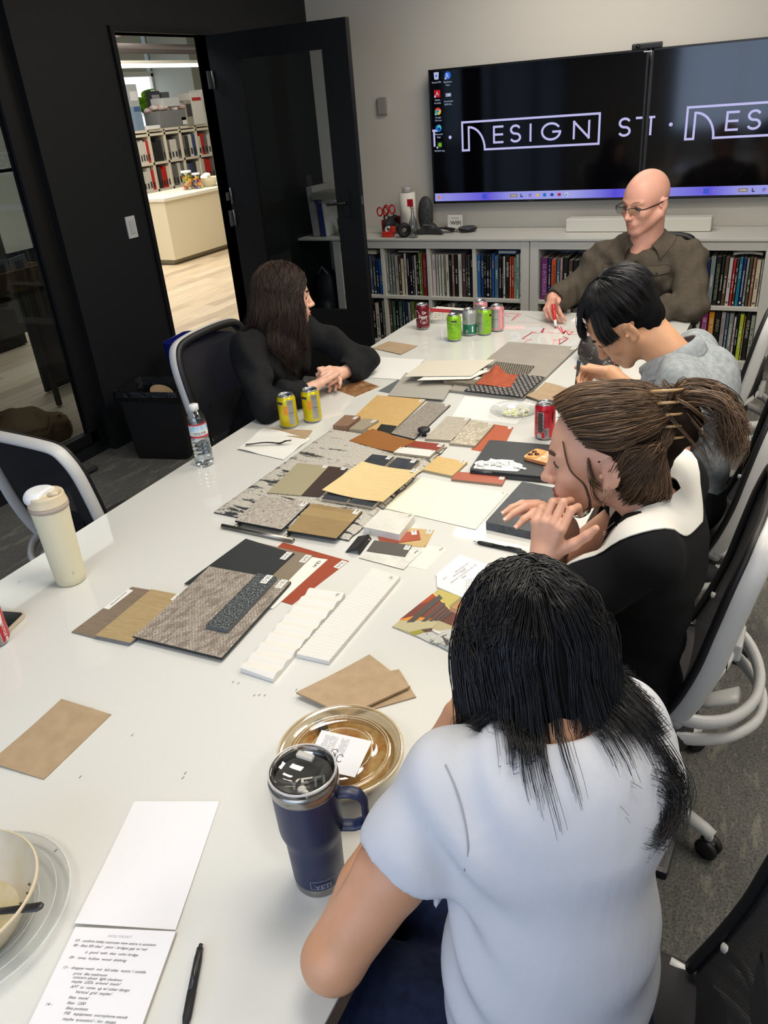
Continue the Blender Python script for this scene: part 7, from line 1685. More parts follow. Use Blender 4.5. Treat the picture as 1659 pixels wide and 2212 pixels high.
class Head:
    def __init__(s, c, f, roll=0, k=1.0): s.c = Vector(c); s.R = frame_from(f, 0, roll); s.k = k
    def __call__(s, x, y, z): return s.c + s.R @ Vector((x, y, z)) * s.k
    def add(s, S, neck, female=False, nose=1.0, jaw=1.0, ears=True, mouth=0):
        k = s.k; R = s.R; e = lambda c, r, kk=.012, sub=False: S.ell(s(*c), [a*k for a in r], R, kk, sub); cp = lambda a, b, ra, rb=None, kk=.01, sub=False: S.cap(s(*a), s(*b), ra*k, (rb if rb else ra)*k, kk, sub)
        e((0, -.018, .035), (.076, .097, .088), .0); e((0, .030, .015), (.066, .062, .085), .02); e((0, .030, -.048), (.053*jaw, .054, .050), .025)
        for q in (-1, 1):
            cp((q*.056*jaw, -.002, -.040), (q*.022, .060, -.092), .017*jaw, .015, .02); e((q*.040, .060, -.022), (.022, .022, .020), .018)
            cp((q*.010, .088, .022), (q*.044, .071, .024), .0075, .007, .012)
        e((0, .070, -.092), (.021*jaw, .019, .019), .018); e((0, .079, -.062), (.026, .018, .022), .014)
        cp((0, .088, .014), (0, .104, -.026), .0075*nose, .0105*nose, .010); e((0, .108, -.031), (.0110*nose, .0120*nose, .0100*nose), .006)
        for q in (-1, 1): e((q*.0115, .098, -.034), (.0085, .010, .0078), .005)
        for q in (-1, 1): e((q*.031, .094, .004), (.0175, .012, .0105), .008, True)
        for q in (-1, 1):
            e((q*.031, .0712, .003), (.0148, .0148, .0142), .003); cp((q*.017, .0845, .0025), (q*.031, .0872, .0005), .0022, .0018, 0, True); cp((q*.031, .0872, .0005), (q*.044, .0815, .0005), .0018, .0014, 0, True)
            e((q*.0055, .104, -.040), (.0035, .004, .003), .001, True)
        cp((-.023, .0885, -.066-mouth), (0, .0985, -.064), .0016, .0016, .002, True); cp((0, .0985, -.064), (.023, .0885, -.066-mouth), .0016, .0016, .002, True)
        e((0, .096, -.079), (.016, .004, .0035), .006, True)
        if ears:
            for q in (-1, 1):
                A = frame_from((0, 1, 0)); rr = R @ Matrix.Rotation(q*.35, 3, 'Z')
                S.ell(s(q*.079, -.016, -.006), (.0065*k, .0185*k, .031*k), rr, .005); S.ell(s(q*.086, -.010, -.004), (.0055*k, .010*k, .018*k), rr, .003, True)
                S.cap(s(q*.078, -.006, .012), s(q*.086, -.028, .016), .004*k, .004*k, .003); S.ell(s(q*.078, -.005, -.030), (.005*k, .008*k, .009*k), rr, .005); S.ell(s(q*.082, .001, -.008), (.004*k, .0045*k, .006*k), rr, .003)
        nb, nr = neck; S.cap(s(0, -.030, -.045), nb, .050*k if female else .060*k, nr, .03)
        return s
    def face_parts(s, par, iris=(70, 60, 45), brow=(60, 42, 30), lip=(168, 96, 88), lids=True, browk=1.0):
        me = mat('eye_white', (216, 210, 204), .2); mi_ = mat('iris_%d_%d_%d' % iris, iris, .15); mp = mat('pupil', (8, 8, 8), .1)
        for q in (-1, 1):
            b = MB(); c = s(q*.031, .0716, .0018); fw = (s(q*.033, 1, -.02)-s(q*.031, 0, 0)).normalized(); M_ = Matrix.Translation(c) @ fw.to_track_quat('Z', 'Y').to_matrix().to_4x4(); r_ = .0143*s.k
            b.lathe([(r_*math.sin(a), r_*math.cos(a)) for a in [PI*i/16 for i in range(17)]], (0, 0, 0), me, 20, M_, mfun=lambda i: mp if i < 2 else (mi_ if i < 5 else me)); b.build('eye', par)
            b = MB(); P = [s(q*x, y, z) for x, y, z in ((.010, .0940, .022), (.020, .0938, .0275), (.032, .0888, .030), (.043, .080, .028), (.050, .072, .023))]
            b.tube(smooth_path(P, 4), [.0018*browk+.0022*browk*math.sin(PI*i/16) for i in range(17)], mat('brow_%d_%d_%d' % brow, brow, .8), 8, flat=(s.R @ Vector((0, 1, 0)), .45, 1.2)); b.build('eyebrow', par)
            b = MB(); P = [s(q*x, y, z) for x, y, z in ((.016, .0835, .004), (.024, .0862, .0080), (.032, .0865, .0088), (.040, .0832, .0070), (.046, .0780, .003))]
            b.tube(smooth_path(P, 3), .0011*s.k, mat('lash_dark', (30, 22, 20), .7), 6); b.build('eyelid_line', par)
        ml = mat('lips_%d_%d_%d' % lip, lip, .45); b = MB()
        b.tube(smooth_path([s(*p) for p in ((-.022, .0885, -.0645), (-.011, .0955, -.0595), (-.003, .0982, -.0585), (0, .0982, -.0595), (.003, .0982, -.0585), (.011, .0955, -.0595), (.022, .0885, -.0645))], 3), [.0010+.0018*math.sin(PI*i/18) for i in range(19)], ml, 8)
        b.tube(smooth_path([s(*p) for p in ((-.020, .0885, -.0665), (-.010, .0950, -.0700), (0, .0970, -.0712), (.010, .0950, -.0700), (.020, .0885, -.0665))], 4), [.0010+.0026*math.sin(PI*i/16) for i in range(17)], ml, 8); b.build('lips', par)
def hand(S, w, d, n, side, curl=(.3, .4, .3), per=None, thumb=(.7, .5, .2), k=1.0, spread=.05, kk=.004, fl=None):
    """w wrist, d towards the fingers, n palm normal (fingers curl to it), side: unit vector to the thumb"""
    w = Vector(w); d = Vector(d).normalized(); n = Vector(n); n = (n - d*n.dot(d)).normalized(); t = d.cross(n); t = t if t.dot(Vector(side)) > 0 else -t
    P = lambda a, b, c: w + (d*a + t*b + n*c)*k
    S.cap(w - d*.02, P(.02, 0, 0), .021*k, .022*k, .012)
    for b0, b1 in ((.016, .028), (.006, .010), (-.006, -.010), (-.015, -.027)): S.cap(P(.015, b0, .0), P(.082 if abs(b1) < .02 else .076, b1, -.002), .0125*k, .0100*k, .009)
    S.cap(P(.02, .018, .008), P(.055, .022, .010), .013*k, .010*k, .01); S.cap(P(.02, -.016, .008), P(.055, -.020, .008), .012*k, .010*k, .01)
    L = ((.042, .026, .021), (.046, .030, .022), (.043, .028, .021), (.034, .021, .019)); B = ((.079, .030), (.086, .010), (.083, -.011), (.074, -.030)); tips = []
    for i in range(4):
        c = per[i] if per else curl; p = P(B[i][0], B[i][1], -.001); a = 0; sp = (1.5-i)*spread
        q = [p]; rs = [.0098*k]
        for j in range(3):
            a += c[j]; ll = L[i][j]*(fl or 1); v = (d*math.cos(a) + n*math.sin(a))*math.cos(sp) + t*math.sin(sp)
            p = p + v*ll*k; q.append(p); rs.append((.0088, .0078, .0066)[j]*k)
        S.chain(q, rs, kk); tips.append((q[-1], v, n))
    a0, up, bend = thumb; p = P(.026, .022, .008); v = (d*math.cos(a0) + t*math.sin(a0)*math.cos(up) + n*math.sin(a0)*math.sin(up)).normalized()
    p1 = p + v*.040*k; v2 = (v*math.cos(bend) + d*math.sin(bend)).normalized(); p2 = p1 + v2*.032*k; v3 = (v2*math.cos(bend*.6)+d*math.sin(bend*.6)).normalized(); p3 = p2 + v3*.024*k
    S.chain([P(.012, .012, .006), p, p1, p2, p3], [.016*k, .0145*k, .0118*k, .0100*k, .0078*k], kk*1.5); tips.append((p3, v3, n))
    return tips
def nails(tips, par, k=1.0):
    for p, v, n in tips:
        m = (n - v*n.dot(v)).normalized(); u = -m; sd = v.cross(u); b = MB()
        b.grid(lambda s, t: p + v*(.0062-.011*t)*k + sd*((s-.5)*.0105)*k + u*(.0066-.0028*abs(2*s-1)**2-.0003)*k, 4, 3, mat('nail', (214, 168, 156), .3)); b.build('fingernail', par)
def body(par, sdfs, m, smooth_it=1):
    V = []; Q = []; n = 0
    for S in sdfs:
        v, q = S.mesh(); v = np.asarray(v, np.float64)
        for _ in range(smooth_it):
            E = np.concatenate([q[:, [0, 1]], q[:, [1, 2]], q[:, [2, 3]], q[:, [3, 0]]]); c = np.bincount(E[:, 0], minlength=len(v)) + np.bincount(E[:, 1], minlength=len(v))
            A = np.stack([np.bincount(E[:, 0], v[E[:, 1], i], len(v)) + np.bincount(E[:, 1], v[E[:, 0], i], len(v)) for i in range(3)], 1); v = .5*v + .5*A/np.maximum(c, 1)[:, None]
        V.append(v); Q.append(q + n); n += len(v)
    V = np.concatenate(V); Q = np.concatenate(Q); me = bpy.data.meshes.new('body'); me.vertices.add(len(V)); me.vertices.foreach_set('co', V.ravel())
    me.loops.add(Q.size); me.loops.foreach_set('vertex_index', Q.ravel().astype(np.int32)); me.polygons.add(len(Q)); me.polygons.foreach_set('loop_start', np.arange(0, Q.size, 4, dtype=np.int32))
    me.update(calc_edges=True); me.validate(); me.polygons.foreach_set('use_smooth', np.ones(len(me.polygons), bool)); me.materials.append(m)
    o = bpy.data.objects.new('body', me); COL.objects.link(o); put(o, par); return o
def strands(name, par, m, guides, per=30, rad=.0009, jit=.006, seed=0, n=3, wav=.0, pts=5, avoid=()):
    """guides: polylines; around each a bundle of thin strands"""
    rr = random.Random(seed); b = MB()
    for gi, g in enumerate(guides):
        g0 = smooth_path(g[0] if isinstance(g, tuple) else g, pts); j = g[1] if isinstance(g, tuple) else jit; np_ = g[2] if isinstance(g, tuple) and len(g) > 2 else per
        for o, of in avoid:
            for i, p in enumerate(g0):
                ok, loc, nor, _ = o.closest_point_on_mesh(p, distance=.05)
                if ok and (p-loc).dot(nor) < of: g0[i] = loc+nor*of
        N = len(g0)
        for s in range(np_):
            off = Vector((rr.gauss(0, 1), rr.gauss(0, 1), rr.gauss(0, 1)))*j*.6; ph = rr.uniform(0, 6.28); w = wav*rr.uniform(.4, 1.2); dr = Vector((rr.gauss(0, 1), rr.gauss(0, 1), rr.gauss(0, .4)))*j*.5
            cut = rr.uniform(.86, 1.0); q = []
            for i, p in enumerate(g0):
                t = i/(N-1)
                if t > cut: break
                q.append(p + off + dr*t*t + Vector((math.sin(ph+t*9), math.cos(ph*1.7+t*8), math.sin(ph*.6+t*7)))*w*t)
            R_ = [rad*(1-.75*(i/(len(q)-1))**3) for i in range(len(q))]
            b.tube(q, R_, m, n, cap=False)
    return b.build(name, par)
def fall(H, rr, n, side_p=.5, phf=(60, 100), phb=(90, 178), L=(.15, .25), rad=(.084, .104, .092), out=.012, curl=.0, y=(-.085, .07)):
    """long hair combed from the parting over the skull and falling down"""
    gd = []
    for i in range(n):
        sd = 1 if rr.random() < side_p else -1; y0 = rr.uniform(*y); t = (y[1]-y0)/(y[1]-y[0]); a = Vector((.03*sd, (y0+.022)/rad[1], 0)); a.z = math.sqrt(max(.02, 1-a.length_squared)); a.normalize()
        ph = math.radians(rr.uniform(phf[0]*(1-t)+phb[0]*t, phf[1]*(1-t)+phb[1]*t)); b_ = Vector((sd*math.sin(ph), math.cos(ph), -.12)).normalized(); om = a.angle(b_); r_ = 1+rr.uniform(-.02, .03); P = []
        for u in (0, .25, .5, .75, 1): v = (a*math.sin((1-u)*om)+b_*math.sin(u*om))/math.sin(om); P.append(H(rad[0]*v.x*r_, -.022+rad[1]*v.y*r_, .042+rad[2]*v.z*r_+.001))
        ln = rr.uniform(*L); o = out*rr.uniform(.4, 1.6); c_ = curl*rr.uniform(-.6, 1.4)
        for k, w in ((.35, .6), (.7, 1.0), (1, 1.1)): P.append(H((rad[0]+o*w)*b_.x+c_*math.sin(5*k), -.022+(rad[1]+o*w)*b_.y+c_*math.cos(4*k)-.012*k, .03-ln*k))
        gd.append(P)
    return gd
def garment(par, name, m, lo, hi, h, fn, folds=None, smooth_it=2):
    S = SDF(lo, hi, h); fn(S)
    if folds: S.warp(folds)
    return S.build(name, m, par, smooth_it)
def hairbase(name, c):
    return mat(name, c, .9, spec=.1)
def fabric(name, c, c2=None, rough=.85, sc=900, bump=.25):
    if name in _M: return _M[name]
    q = NT(name); v = q.coord('Object'); f = q.noise(v, sc, 2); q.set(Base_Color=lin(c), Roughness=rough); q.b.inputs['Specular IOR Level'].default_value = .2
    if c2: q.l(q.ramp(q.noise(v, 60, 4), [(.35, c), (.65, c2)]), q.b.inputs['Base Color'])
    w = q.noise(q.coord('Object', (1, 1, .6)), 9, 3, .5, .8); q.bump(q.math('ADD', q.math('MULTIPLY', f, .12), q.math('MULTIPLY', w, 3.0)), bump, .01)
    _M[name] = q.m; return q.m
def wrap(o, p, off=.004, c=None):
    d = (Vector(p) - Vector(c)).normalized(); ok, loc, nor, _ = o.ray_cast(Vector(p) + d*.12, -d); return loc + d*off if ok else Vector(p)
def onto(o, u, v, off=.001):
    ok, loc, nor, _ = o.ray_cast(CAMP, ray(u, v).normalized()); return loc + nor*off if ok else None
def legs(S, pelvis, f, k=1.0, r=.085, kz=.50, off=.09, reach=.40):
    p = Vector(pelvis); f = Vector(f); f.z = 0; f.normalize(); s = Vector((-f.y, f.x, 0))
    for q in (-1, 1):
        h = p + s*off*q; kn = h + f*reach; kn.z = kz; S.cap(h, kn, r, r*.75, .03); S.cap(kn, kn + Vector((0, 0, -.40)) + f*.02, r*.72, r*.52, .02)
def shoes(par, pelvis, f, off=.09, reach=.40, c=(26, 26, 28)):
    p = Vector(pelvis); f = Vector(f); f.z = 0; f.normalize(); s = Vector((-f.y, f.x, 0))
    for q in (-1, 1):
        a = p + s*off*q + f*(reach+.0); S = SDF((a.x-.25, a.y-.25, 0), (a.x+.25, a.y+.25, .14), .009); S.cap((a.x, a.y, .045), a.xy.to_3d() + f*.14 + Vector((0, 0, .035)), .045, .038, .01); S.plane((0, 0, .006), (0, 0, -1)); S.build('shoe', mat('shoe_%d' % c[0], c, .5), par, 2)
# ---- woman in the white T-shirt, seen from behind
P1 = thing('person', 'person with long black hair in a white T-shirt, seen from behind at the near right', 'person', (-.16, .68, 0))
f1 = Vector((-.58, .80, 0)).normalized(); sk1 = skin('skin_tan', (186, 138, 104), (196, 146, 116))
hd1 = Head((-.240, .808, 1.092), (-.58, .80, -.42), 0, .90)
Ls, Rs = Vector((-.285, .640, 1.005)), Vector((-.118, .808, 1.010)); nk = Vector((-.178, .728, 1.05)); pel = Vector((-.165, .66, .53))
LE = Vector((-.398, .492, .790)); LW = Vector((-.355, .73, .93)); RE = Vector((-.085, .925, .78)); RW = Vector((-.21, .83, .66))
Sh = SDF(hd1.c-Vector((.17, .17, .19)), hd1.c+Vector((.17, .17, .17)), .0034); hd1.add(Sh, (nk, .052), True)
St = SDF((-.46, .3, .1), (.1, 1.28, 1.14), .007)
St.chain([nk, (-.165, .70, .92), (-.15, .665, .72), pel], [.050, .07, .07, .09], .04); St.cap(Ls, Rs, .035, .035, .02)
Sa = SDF((-.47, .42, .72), (-.22, .80, 1.08), .004)
Sa.chain([Ls, Ls.lerp(LE, .5), LE+Vector((.004, .004, .004))], [.050, .046, .038], .012); Sa.ell(LE+Vector((.002, 0, .006)), (.040, .040, .038), k=.01); Sa.chain([LE, LE.lerp(LW, .35), LW], [.037, .040, .026], .012)
t1 = hand(Sa, LW, (.35, .1, .6), (.6, .5, 0), (0, .3, .5), (.5, .6, .5))
Sr = SDF((-.45, .70, .56), (.06, 1.0, 1.07), .0055); Sr.chain([Rs, RE], [.046, .036], .01); Sr.chain([RE, RE.lerp(RW, .4), RW], [.036, .036, .024], .01); t2 = hand(Sr, RW, (-1, -.2, -.25), (0, 0, -1), (0, -1, 0), (.15, .2, .15))
legs(St, (pel.x, pel.y, .53), (-1, .15, 0), r=.08)
body(P1, [Sh, St, Sa, Sr], sk1)
m_tee = fabric('tee_white', (188, 191, 198), None, .9, 1200, .22)
def tee(S):
    S.chain([nk+Vector((.0, -.01, -.045)), (-.172, .705, .94), (-.158, .675, .82), (-.148, .655, .70), (-.145, .650, .545)], [.060, .110, .104, .100, .112], .05)
    sh = (Rs-Ls).normalized()
    S.ell((-.165, .700, .955), (.175, .098, .125), Matrix((sh, Vector((-sh.y, sh.x, 0)), Vector((0, 0, 1)))).transposed(), .05)
    S.ell((-.150, .662, .70), (.150, .105, .20), Matrix((sh, Vector((-sh.y, sh.x, 0)), Vector((0, 0, 1)))).transposed(), .06)
    S.chain([nk+Vector((-.005, -.012, -.03)), Ls+Vector((0, 0, .004))], [.05, .062], .03); S.chain([nk+Vector((.01, .012, -.03)), Rs], [.05, .060], .03)
    e = Ls.lerp(LE, .52); d = (LE-Ls).normalized(); S.chain([Ls, Ls.lerp(LE, .3), Ls.lerp(LE, .72)], [.060, .062, .062], .018)
    d2 = (RE-Rs).normalized(); S.chain([Rs, Rs.lerp(RE, .3), Rs.lerp(RE, .62)], [.060, .064, .068], .018)
    # open the hem of the near sleeve and neck
    S.cap(LE.lerp(Ls, .18), Ls.lerp(LE, .68), .12, .088, .009, True)
    S.cap(e+d*.034, e-d*.03, .050, .046, .006, True)
    S.cap(nk+Vector((-.02, .02, .07)), nk+Vector((-.004, .004, -.004)), .085, .052, .006, True)
    S.plane((0, 0, .475), (0, 0, -1))
def teefold(X, Y, Z):
    g_ = .013*np.sin(17*(X-.8*Z)+2.5*np.sin(7*Z+1))*np.clip((1.0-Z)/.35, .1, 1) + .006*np.exp(-((X+.25)/.06)**2)*np.sin(70*Z+60*X)
    a = np.sin(26*X-12*Y+30*Z+2*np.sin(9*Z+4*X)); b_ = np.sin(44*(Z+.55*X)-15*Y); c = np.sin(70*(X*.8+Y*.6)+18*Z)
    w = np.clip((.95-Z)/.3, .15, 1); return g_+.0055*a*w+.0058*b_*w+.0018*c*np.clip((.72-Z)/.2, 0, 1)
g1 = garment(P1, 't_shirt', m_tee, (-.47, .38, .46), (.09, 1.02, 1.12), .0052, tee, teefold, 2)
b = MB(); sp_ = [onto(g1, *p_, .0008) for p_ in ((962, 1652), (985, 1705), (1003, 1770), (1011, 1835), (1004, 1880))]; sp_ = [p_ for p_ in sp_ if p_]
if len(sp_) > 2: b.tube(smooth_path(sp_, 4), .0011, mat('seam_grey', (150, 152, 160), .9), 5); b.build('sleeve_seam', P1)
m_den = fabric('jeans_navy', (22, 30, 52), (30, 40, 66), .9, 1500, .2)
def jeans(S):
    S.chain([(-.145, .652, .60), (-.145, .655, .55)], [.125, .138], .03); p = Vector((pel.x, pel.y, .545)); f = Vector((-1, .10, 0)).normalized(); s = Vector((-f.y, f.x, 0))
    for q in (-1, 1): h = p + s*.095*q; kn = h+f*.41; kn.z = .535; S.chain([h, kn], [.108, .082], .03); S.chain([kn, kn+Vector((.02, 0, -.42))], [.078, .062], .02)
    S.plane((0, 0, .08), (0, 0, -1))
garment(P1, 'jeans', m_den, (-.70, .40, .06), (.05, .92, .73), .009, jeans, lambda X, Y, Z: .003*np.sin(40*X+22*Z)+.002*np.sin(60*Y+30*Z), 2)
shoes(P1, pel, (-1, .1, 0))
# hair
mh1 = hairmat('hair_black', (10, 10, 13), (26, 25, 28), .38); H = hd1
Sv = SDF((-.42, .56, .90), (.06, 1.0, 1.30), .0045)
Sv.ell(H(0, -.022, .042), (.078, .098, .086), H.R, .0); Sv.ell(H(0, -.03, 0.0), (.078, .090, .095), H.R, .02)
for x, y, z, r0, x1, y1, z1, r1 in ((-.045, -.03, .02, .048, -.058, -.060, -.13, .034), (0, -.055, .02, .056, .0, -.092, -.165, .044), (.04, -.04, .02, .050, .056, -.07, -.135, .038), (-.062, .01, 0, .030, -.085, -.01, -.14, .026), (.062, .01, 0, .030, .085, -.03, -.12, .028)):
    Sv.cap(H(x, y, z), H(x1, y1, z1), r0, r1, .03)
Sv.warp(lambda X, Y, Z: .0016*np.sin(230*X+60*Z)+.0014*np.sin(210*Y-40*Z))
ho = Sv.build('hair', hairbase('hair_base_black', (12, 12, 14)), P1, 1)
rr = random.Random(5); gd = fall(H, rr, 300, .5, (62, 105), (80, 178), (.14, .215), (.086, .106, .095), .016)
strands('hair_strands', P1, mh1, gd, per=18, rad=.00085, jit=.006, seed=3, wav=.003, avoid=((ho, .003), (g1, .008)))
# loose wavy ends over the right shoulder and the wisp on the left
gl = []
for i in range(34): x = rr.uniform(.05, .10); gl.append(([H(x-.01, -.09, -.08), H(x+.002, -.10, -.14), H(x+.02+.02*rr.random(), -.10-.02*rr.random(), -.18), H(x+.03*rr.random()-.01, -.115-.02*rr.random(), -.21), H(x-.04*rr.random(), -.12, -.195-.04*rr.random())], .009, 7))
for i in range(12): gl.append(([H(-.085, .0, -.08), H(-.098, .01, -.15), H(-.11-.02*rr.random(), .01, -.21), H(-.12-.03*rr.random(), .0, -.26)], .007, 6))
strands('loose_hair', P1, mh1, gl, rad=.0005, jit=.006, seed=8, wav=.008, avoid=((g1, .004),))
b = MB(); b.tube([H(.001, .072-.13*i/11, .0445+.088*math.sqrt(max(.05, 1-((.094-.13*i/11)/.106)**2))) for i in range(12)], .0022, mat('scalp', (112, 92, 80), .8), 6); b.build('parting', P1)
# ---- woman with the updo, chin on her hands
P2 = thing('person', 'person with brown claw clipped updo, black top and white collar, chin resting on clasped hands', 'person', (-.15, 1.45, 0))
sk2 = skin('skin_fair', (206, 158, 132), (216, 166, 144)); f2 = (-.975, -.20, -.16)
hd2 = Head((-.274, 1.385, 1.127), f2, .05, 1.0); H = hd2
nk = Vector((-.175, 1.378, 1.035)); Ls, Rs = Vector((-.150, 1.215, 1.035)), Vector((-.150, 1.535, 1.03)); pel = Vector((-.215, 1.49, .54))
LE, RE = Vector((-.385, 1.215, .785)), Vector((-.405, 1.44, .785)); LW, RW = Vector((-.340, 1.222, .975)), Vector((-.330, 1.345, .985))
S1 = SDF(H.c-Vector((.19, .17, .24)), H.c+Vector((.19, .17, .16)), .003); H.add(S1, (nk, .050), True, 1.05, .98)
S2 = SDF((-.36, 1.1, .1), (.06, 1.66, 1.12), .008); S2.chain([nk, (-.165, 1.39, .92), (-.195, 1.44, .72), pel], [.050, .06, .06, .08], .04); S2.cap(Ls, Rs, .030, .030, .02); legs(S2, pel, (-1, 0, 0), r=.06)
S3 = SDF((-.50, 1.10, .74), (-.08, 1.56, 1.14), .0031)
S3.chain([Ls, LE], [.042, .036], .01); S3.chain([LE, LE.lerp(LW, .35), LW], [.036, .037, .024], .01); S3.chain([Rs, RE], [.042, .034], .01); S3.chain([RE, RE.lerp(RW, .35), RW], [.035, .036, .024], .01)
# right hand (far side) folded over the left one, fingers extended; left hand a loose fist beneath
tA = hand(S3, LW, (.10, .22, 1), (.25, 1, -.1), (.9, -.1, .35), None, ((.5, 1.0, .9), (.55, 1.1, .9), (.6, 1.1, .9), (.7, 1.1, .9)), (.9, .25, .25), .92, .03)
tB = hand(S3, RW, (-.30, -.45, .62), (-.35, -.60, -.75), (-.8, .4, .3), None, ((.55, .35, .2), (.6, .4, .2), (.65, .45, .25), (.8, .5, .3)), (.5, .9, .4), .92, .03)
body(P2, [S1, S2, S3], sk2); hd2.face_parts(P2, (96, 104, 84), (78, 56, 42), (176, 100, 94)); nails(tA[:3]+tB, P2, .9)
m_bk = fabric('knit_black', (15, 16, 19), None, .9, 1400, .2)
def top2(S):
    S.chain([nk+Vector((.015, 0, -.05)), (-.165, 1.38, .93), (-.175, 1.41, .80), (-.195, 1.45, .68), (-.21, 1.48, .55)], [.052, .085, .085, .088, .110], .05)
    sh = (Rs-Ls).normalized(); Rm = Matrix((sh, Vector((-sh.y, sh.x, 0)), Vector((0, 0, 1)))).transposed(); S.ell((-.160, 1.375, .945), (.155, .088, .11), Rm, .05)
    S.chain([nk+Vector((.02, -.01, -.03)), Ls], [.05, .056], .03); S.chain([nk+Vector((.02, .01, -.03)), Rs], [.05, .052], .03)
    for a, e, L in ((Ls, LE, .70), (Rs, RE, .42)):
        d = (e-a).normalized(); S.chain([a, a.lerp(e, L/2), a.lerp(e, L)], [.056, .057, .056], .02); S.cap(a.lerp(e, L)+d*.035, a.lerp(e, L)+d*.13, .070, .08, .006, True); S.cap(a.lerp(e, L+.03), a.lerp(e, L-.1), .046, .042, .004, True)
    S.cap(nk+Vector((-.03, 0, .06)), nk+Vector((-.015, 0, .005)), .080, .055, .006, True); S.cap(nk+Vector((-.06, 0, .0)), nk+Vector((-.085, 0, -.075)), .05, .02, .008, True); S.plane((0, 0, .5), (0, 0, -1))
g2 = garment(P2, 'black_top', m_bk, (-.50, 1.06, .48), (.10, 1.68, 1.12), .0058, top2, lambda X, Y, Z: .004*np.sin(30*X+18*Y+26*Z+2*np.sin(11*Z))+.0022*np.sin(64*Z+30*X))
def pants(par, pelv, f, m, lo, hi, kz=.535, reach=.41):
    def fn(S):
        p = Vector(pelv); ff = Vector(f).normalized(); s = Vector((-ff.y, ff.x, 0)); S.chain([p+Vector((0, 0, .05)), p], [.115, .13], .03)
        for q in (-1, 1): h = p+s*.095*q; kn = h+ff*reach; kn.z = kz; S.chain([h, kn], [.098, .078], .03); S.chain([kn, kn+Vector((0, 0, -.42))], [.074, .060], .02)
        S.plane((0, 0, .08), (0, 0, -1))
    garment(par, 'trousers', m, lo, hi, .010, fn); shoes(par, pelv, f)
pants(P2, pel, (-1, 0, 0), fabric('trousers_black', (18, 19, 24)), (-.66, 1.24, .06), (.08, 1.78, .72))
# white pointed collar
b = MB(); m_col = fabric('collar_white', (216, 214, 208), None, .8, 1600, .1)
def collar(side):
    inner = [nk+Vector((.048, 0, .050)), nk+Vector((.026, side*.050, .046)), nk+Vector((-.018, side*.060, .024)), nk+Vector((-.058, side*.052, -.026)), nk+Vector((-.080, side*.034, -.075))]
    outer = [nk+Vector((.100, 0, .0)), nk+Vector((.078, side*.085, .006)), nk+Vector((.020, side*.122, -.008)), nk+Vector((-.035, side*.122, -.045)), nk+Vector((-.085, side*.085, -.110))]
    A = smooth_path(inner, 5); B = smooth_path(outer, 5); n = len(A)-1
    def g(s, t): i = min(n, int(round(t*n))); p = A[i].lerp(B[i], s); w_ = wrap(g2, p, .005, nk+Vector((.0, 0, -.14))); return p.lerp(w_, min(1, s*2.2)) + Vector((0, 0, .004*math.sin(PI*s)))
    b.grid(g, 8, n, m_col, thick=.0022)
collar(-1); collar(1); b.build('collar', P2)
# hair
mh2 = hairmat('hair_brown', (38, 28, 22), (116, 88, 62), .45)
Sv = SDF(H.c-Vector((.16, .14, .12)), H.c+Vector((.26, .16, .17)), .0036)
Sv.ell(H(0, -.030, .046), (.080, .098, .088), H.R, 0); Sv.ell(H(0, -.05, .0), (.078, .080, .085), H.R, .02)
Sv.ell(H(0, .078, -.01), (.075, .062, .080), H.R, .012, True)
for q in (-1, 1): Sv.ell(H(q*.085, .016, -.024), (.036, .046, .046), H.R, .006, True)
Sv.ell(H(.0, -.135, .055), (.045, .045, .060), H.R, .02)
Sv.warp(lambda X, Y, Z: .0022*np.sin(150*Z+60*X)+.0015*np.sin(240*Z))
Sv.build('hair', hairbase('hair_base_brown', (40, 29, 22)), P2, 1)
rr = random.Random(6); gd = []
tw = H(0, -.128, .072)
for i in range(230):   # from the hairline back to the clip
    a = rr.uniform(-1.0, 1.0); th = a*1.75
    z0 = .046+.074*math.cos(th*.85); x0 = .074*math.sin(th); y0 = .070-.055*abs(a)**1.5
    if z0 < .0: y0 -= .03
    p0 = H(x0, y0, z0); x1 = .086*math.sin(th*1.02); z1 = .050+.088*math.cos(th*.92)
    gd.append(([p0, H(x1*.99, y0-.045, z1-.004+.004*rr.random()), H(x1*.95, -.055, .046+.084*math.cos(th*.85)), H(x1*.62, -.105, .055+.055*math.cos(th*.8)), tw+H.R @ Vector((rr.uniform(-.02, .02), -.01, rr.uniform(-.02, .03)))], .0055, 13))
for q in (-1, 1):
    for i in range(130):   # nape hair sweeping up
        z0 = rr.uniform(-.085, .01); y0 = rr.uniform(-.075, -.015)-.3*max(0, -.03-z0); gd.append(([H(q*(.080+.3*z0), y0, z0), H(q*.083, y0-.025, z0+.030), H(q*.062, -.108, .035), H(q*.02, -.128, .06), tw], .005, 10))
strands('hair_strands', P2, mh2, gd, rad=.0008, jit=.006, seed=4, wav=.006)
gb = []
for i in range(90):   # fanned tail falling from the clip
    a = rr.uniform(-1, 1); L = rr.uniform(.5, 1.0)
    gb.append(([tw+H.R @ Vector((a*.02, -.005, .02)), tw+H.R @ Vector((a*.035, -.030, .045*L)), tw+H.R @ Vector((a*.05, -.065-.02*rr.random(), .030*L)), tw+H.R @ Vector((a*.058, -.090-.025*rr.random(), -.02*L)), tw+H.R @ Vector((a*.055, -.085-.03*rr.random(), -.075*L)), tw+H.R @ Vector((a*.05, -.070-.03*rr.random(), -.115*L))], .006, 10))
strands('ponytail', P2, mh2, gb, rad=.0010, jit=.008, seed=5, wav=.012)
gc = []
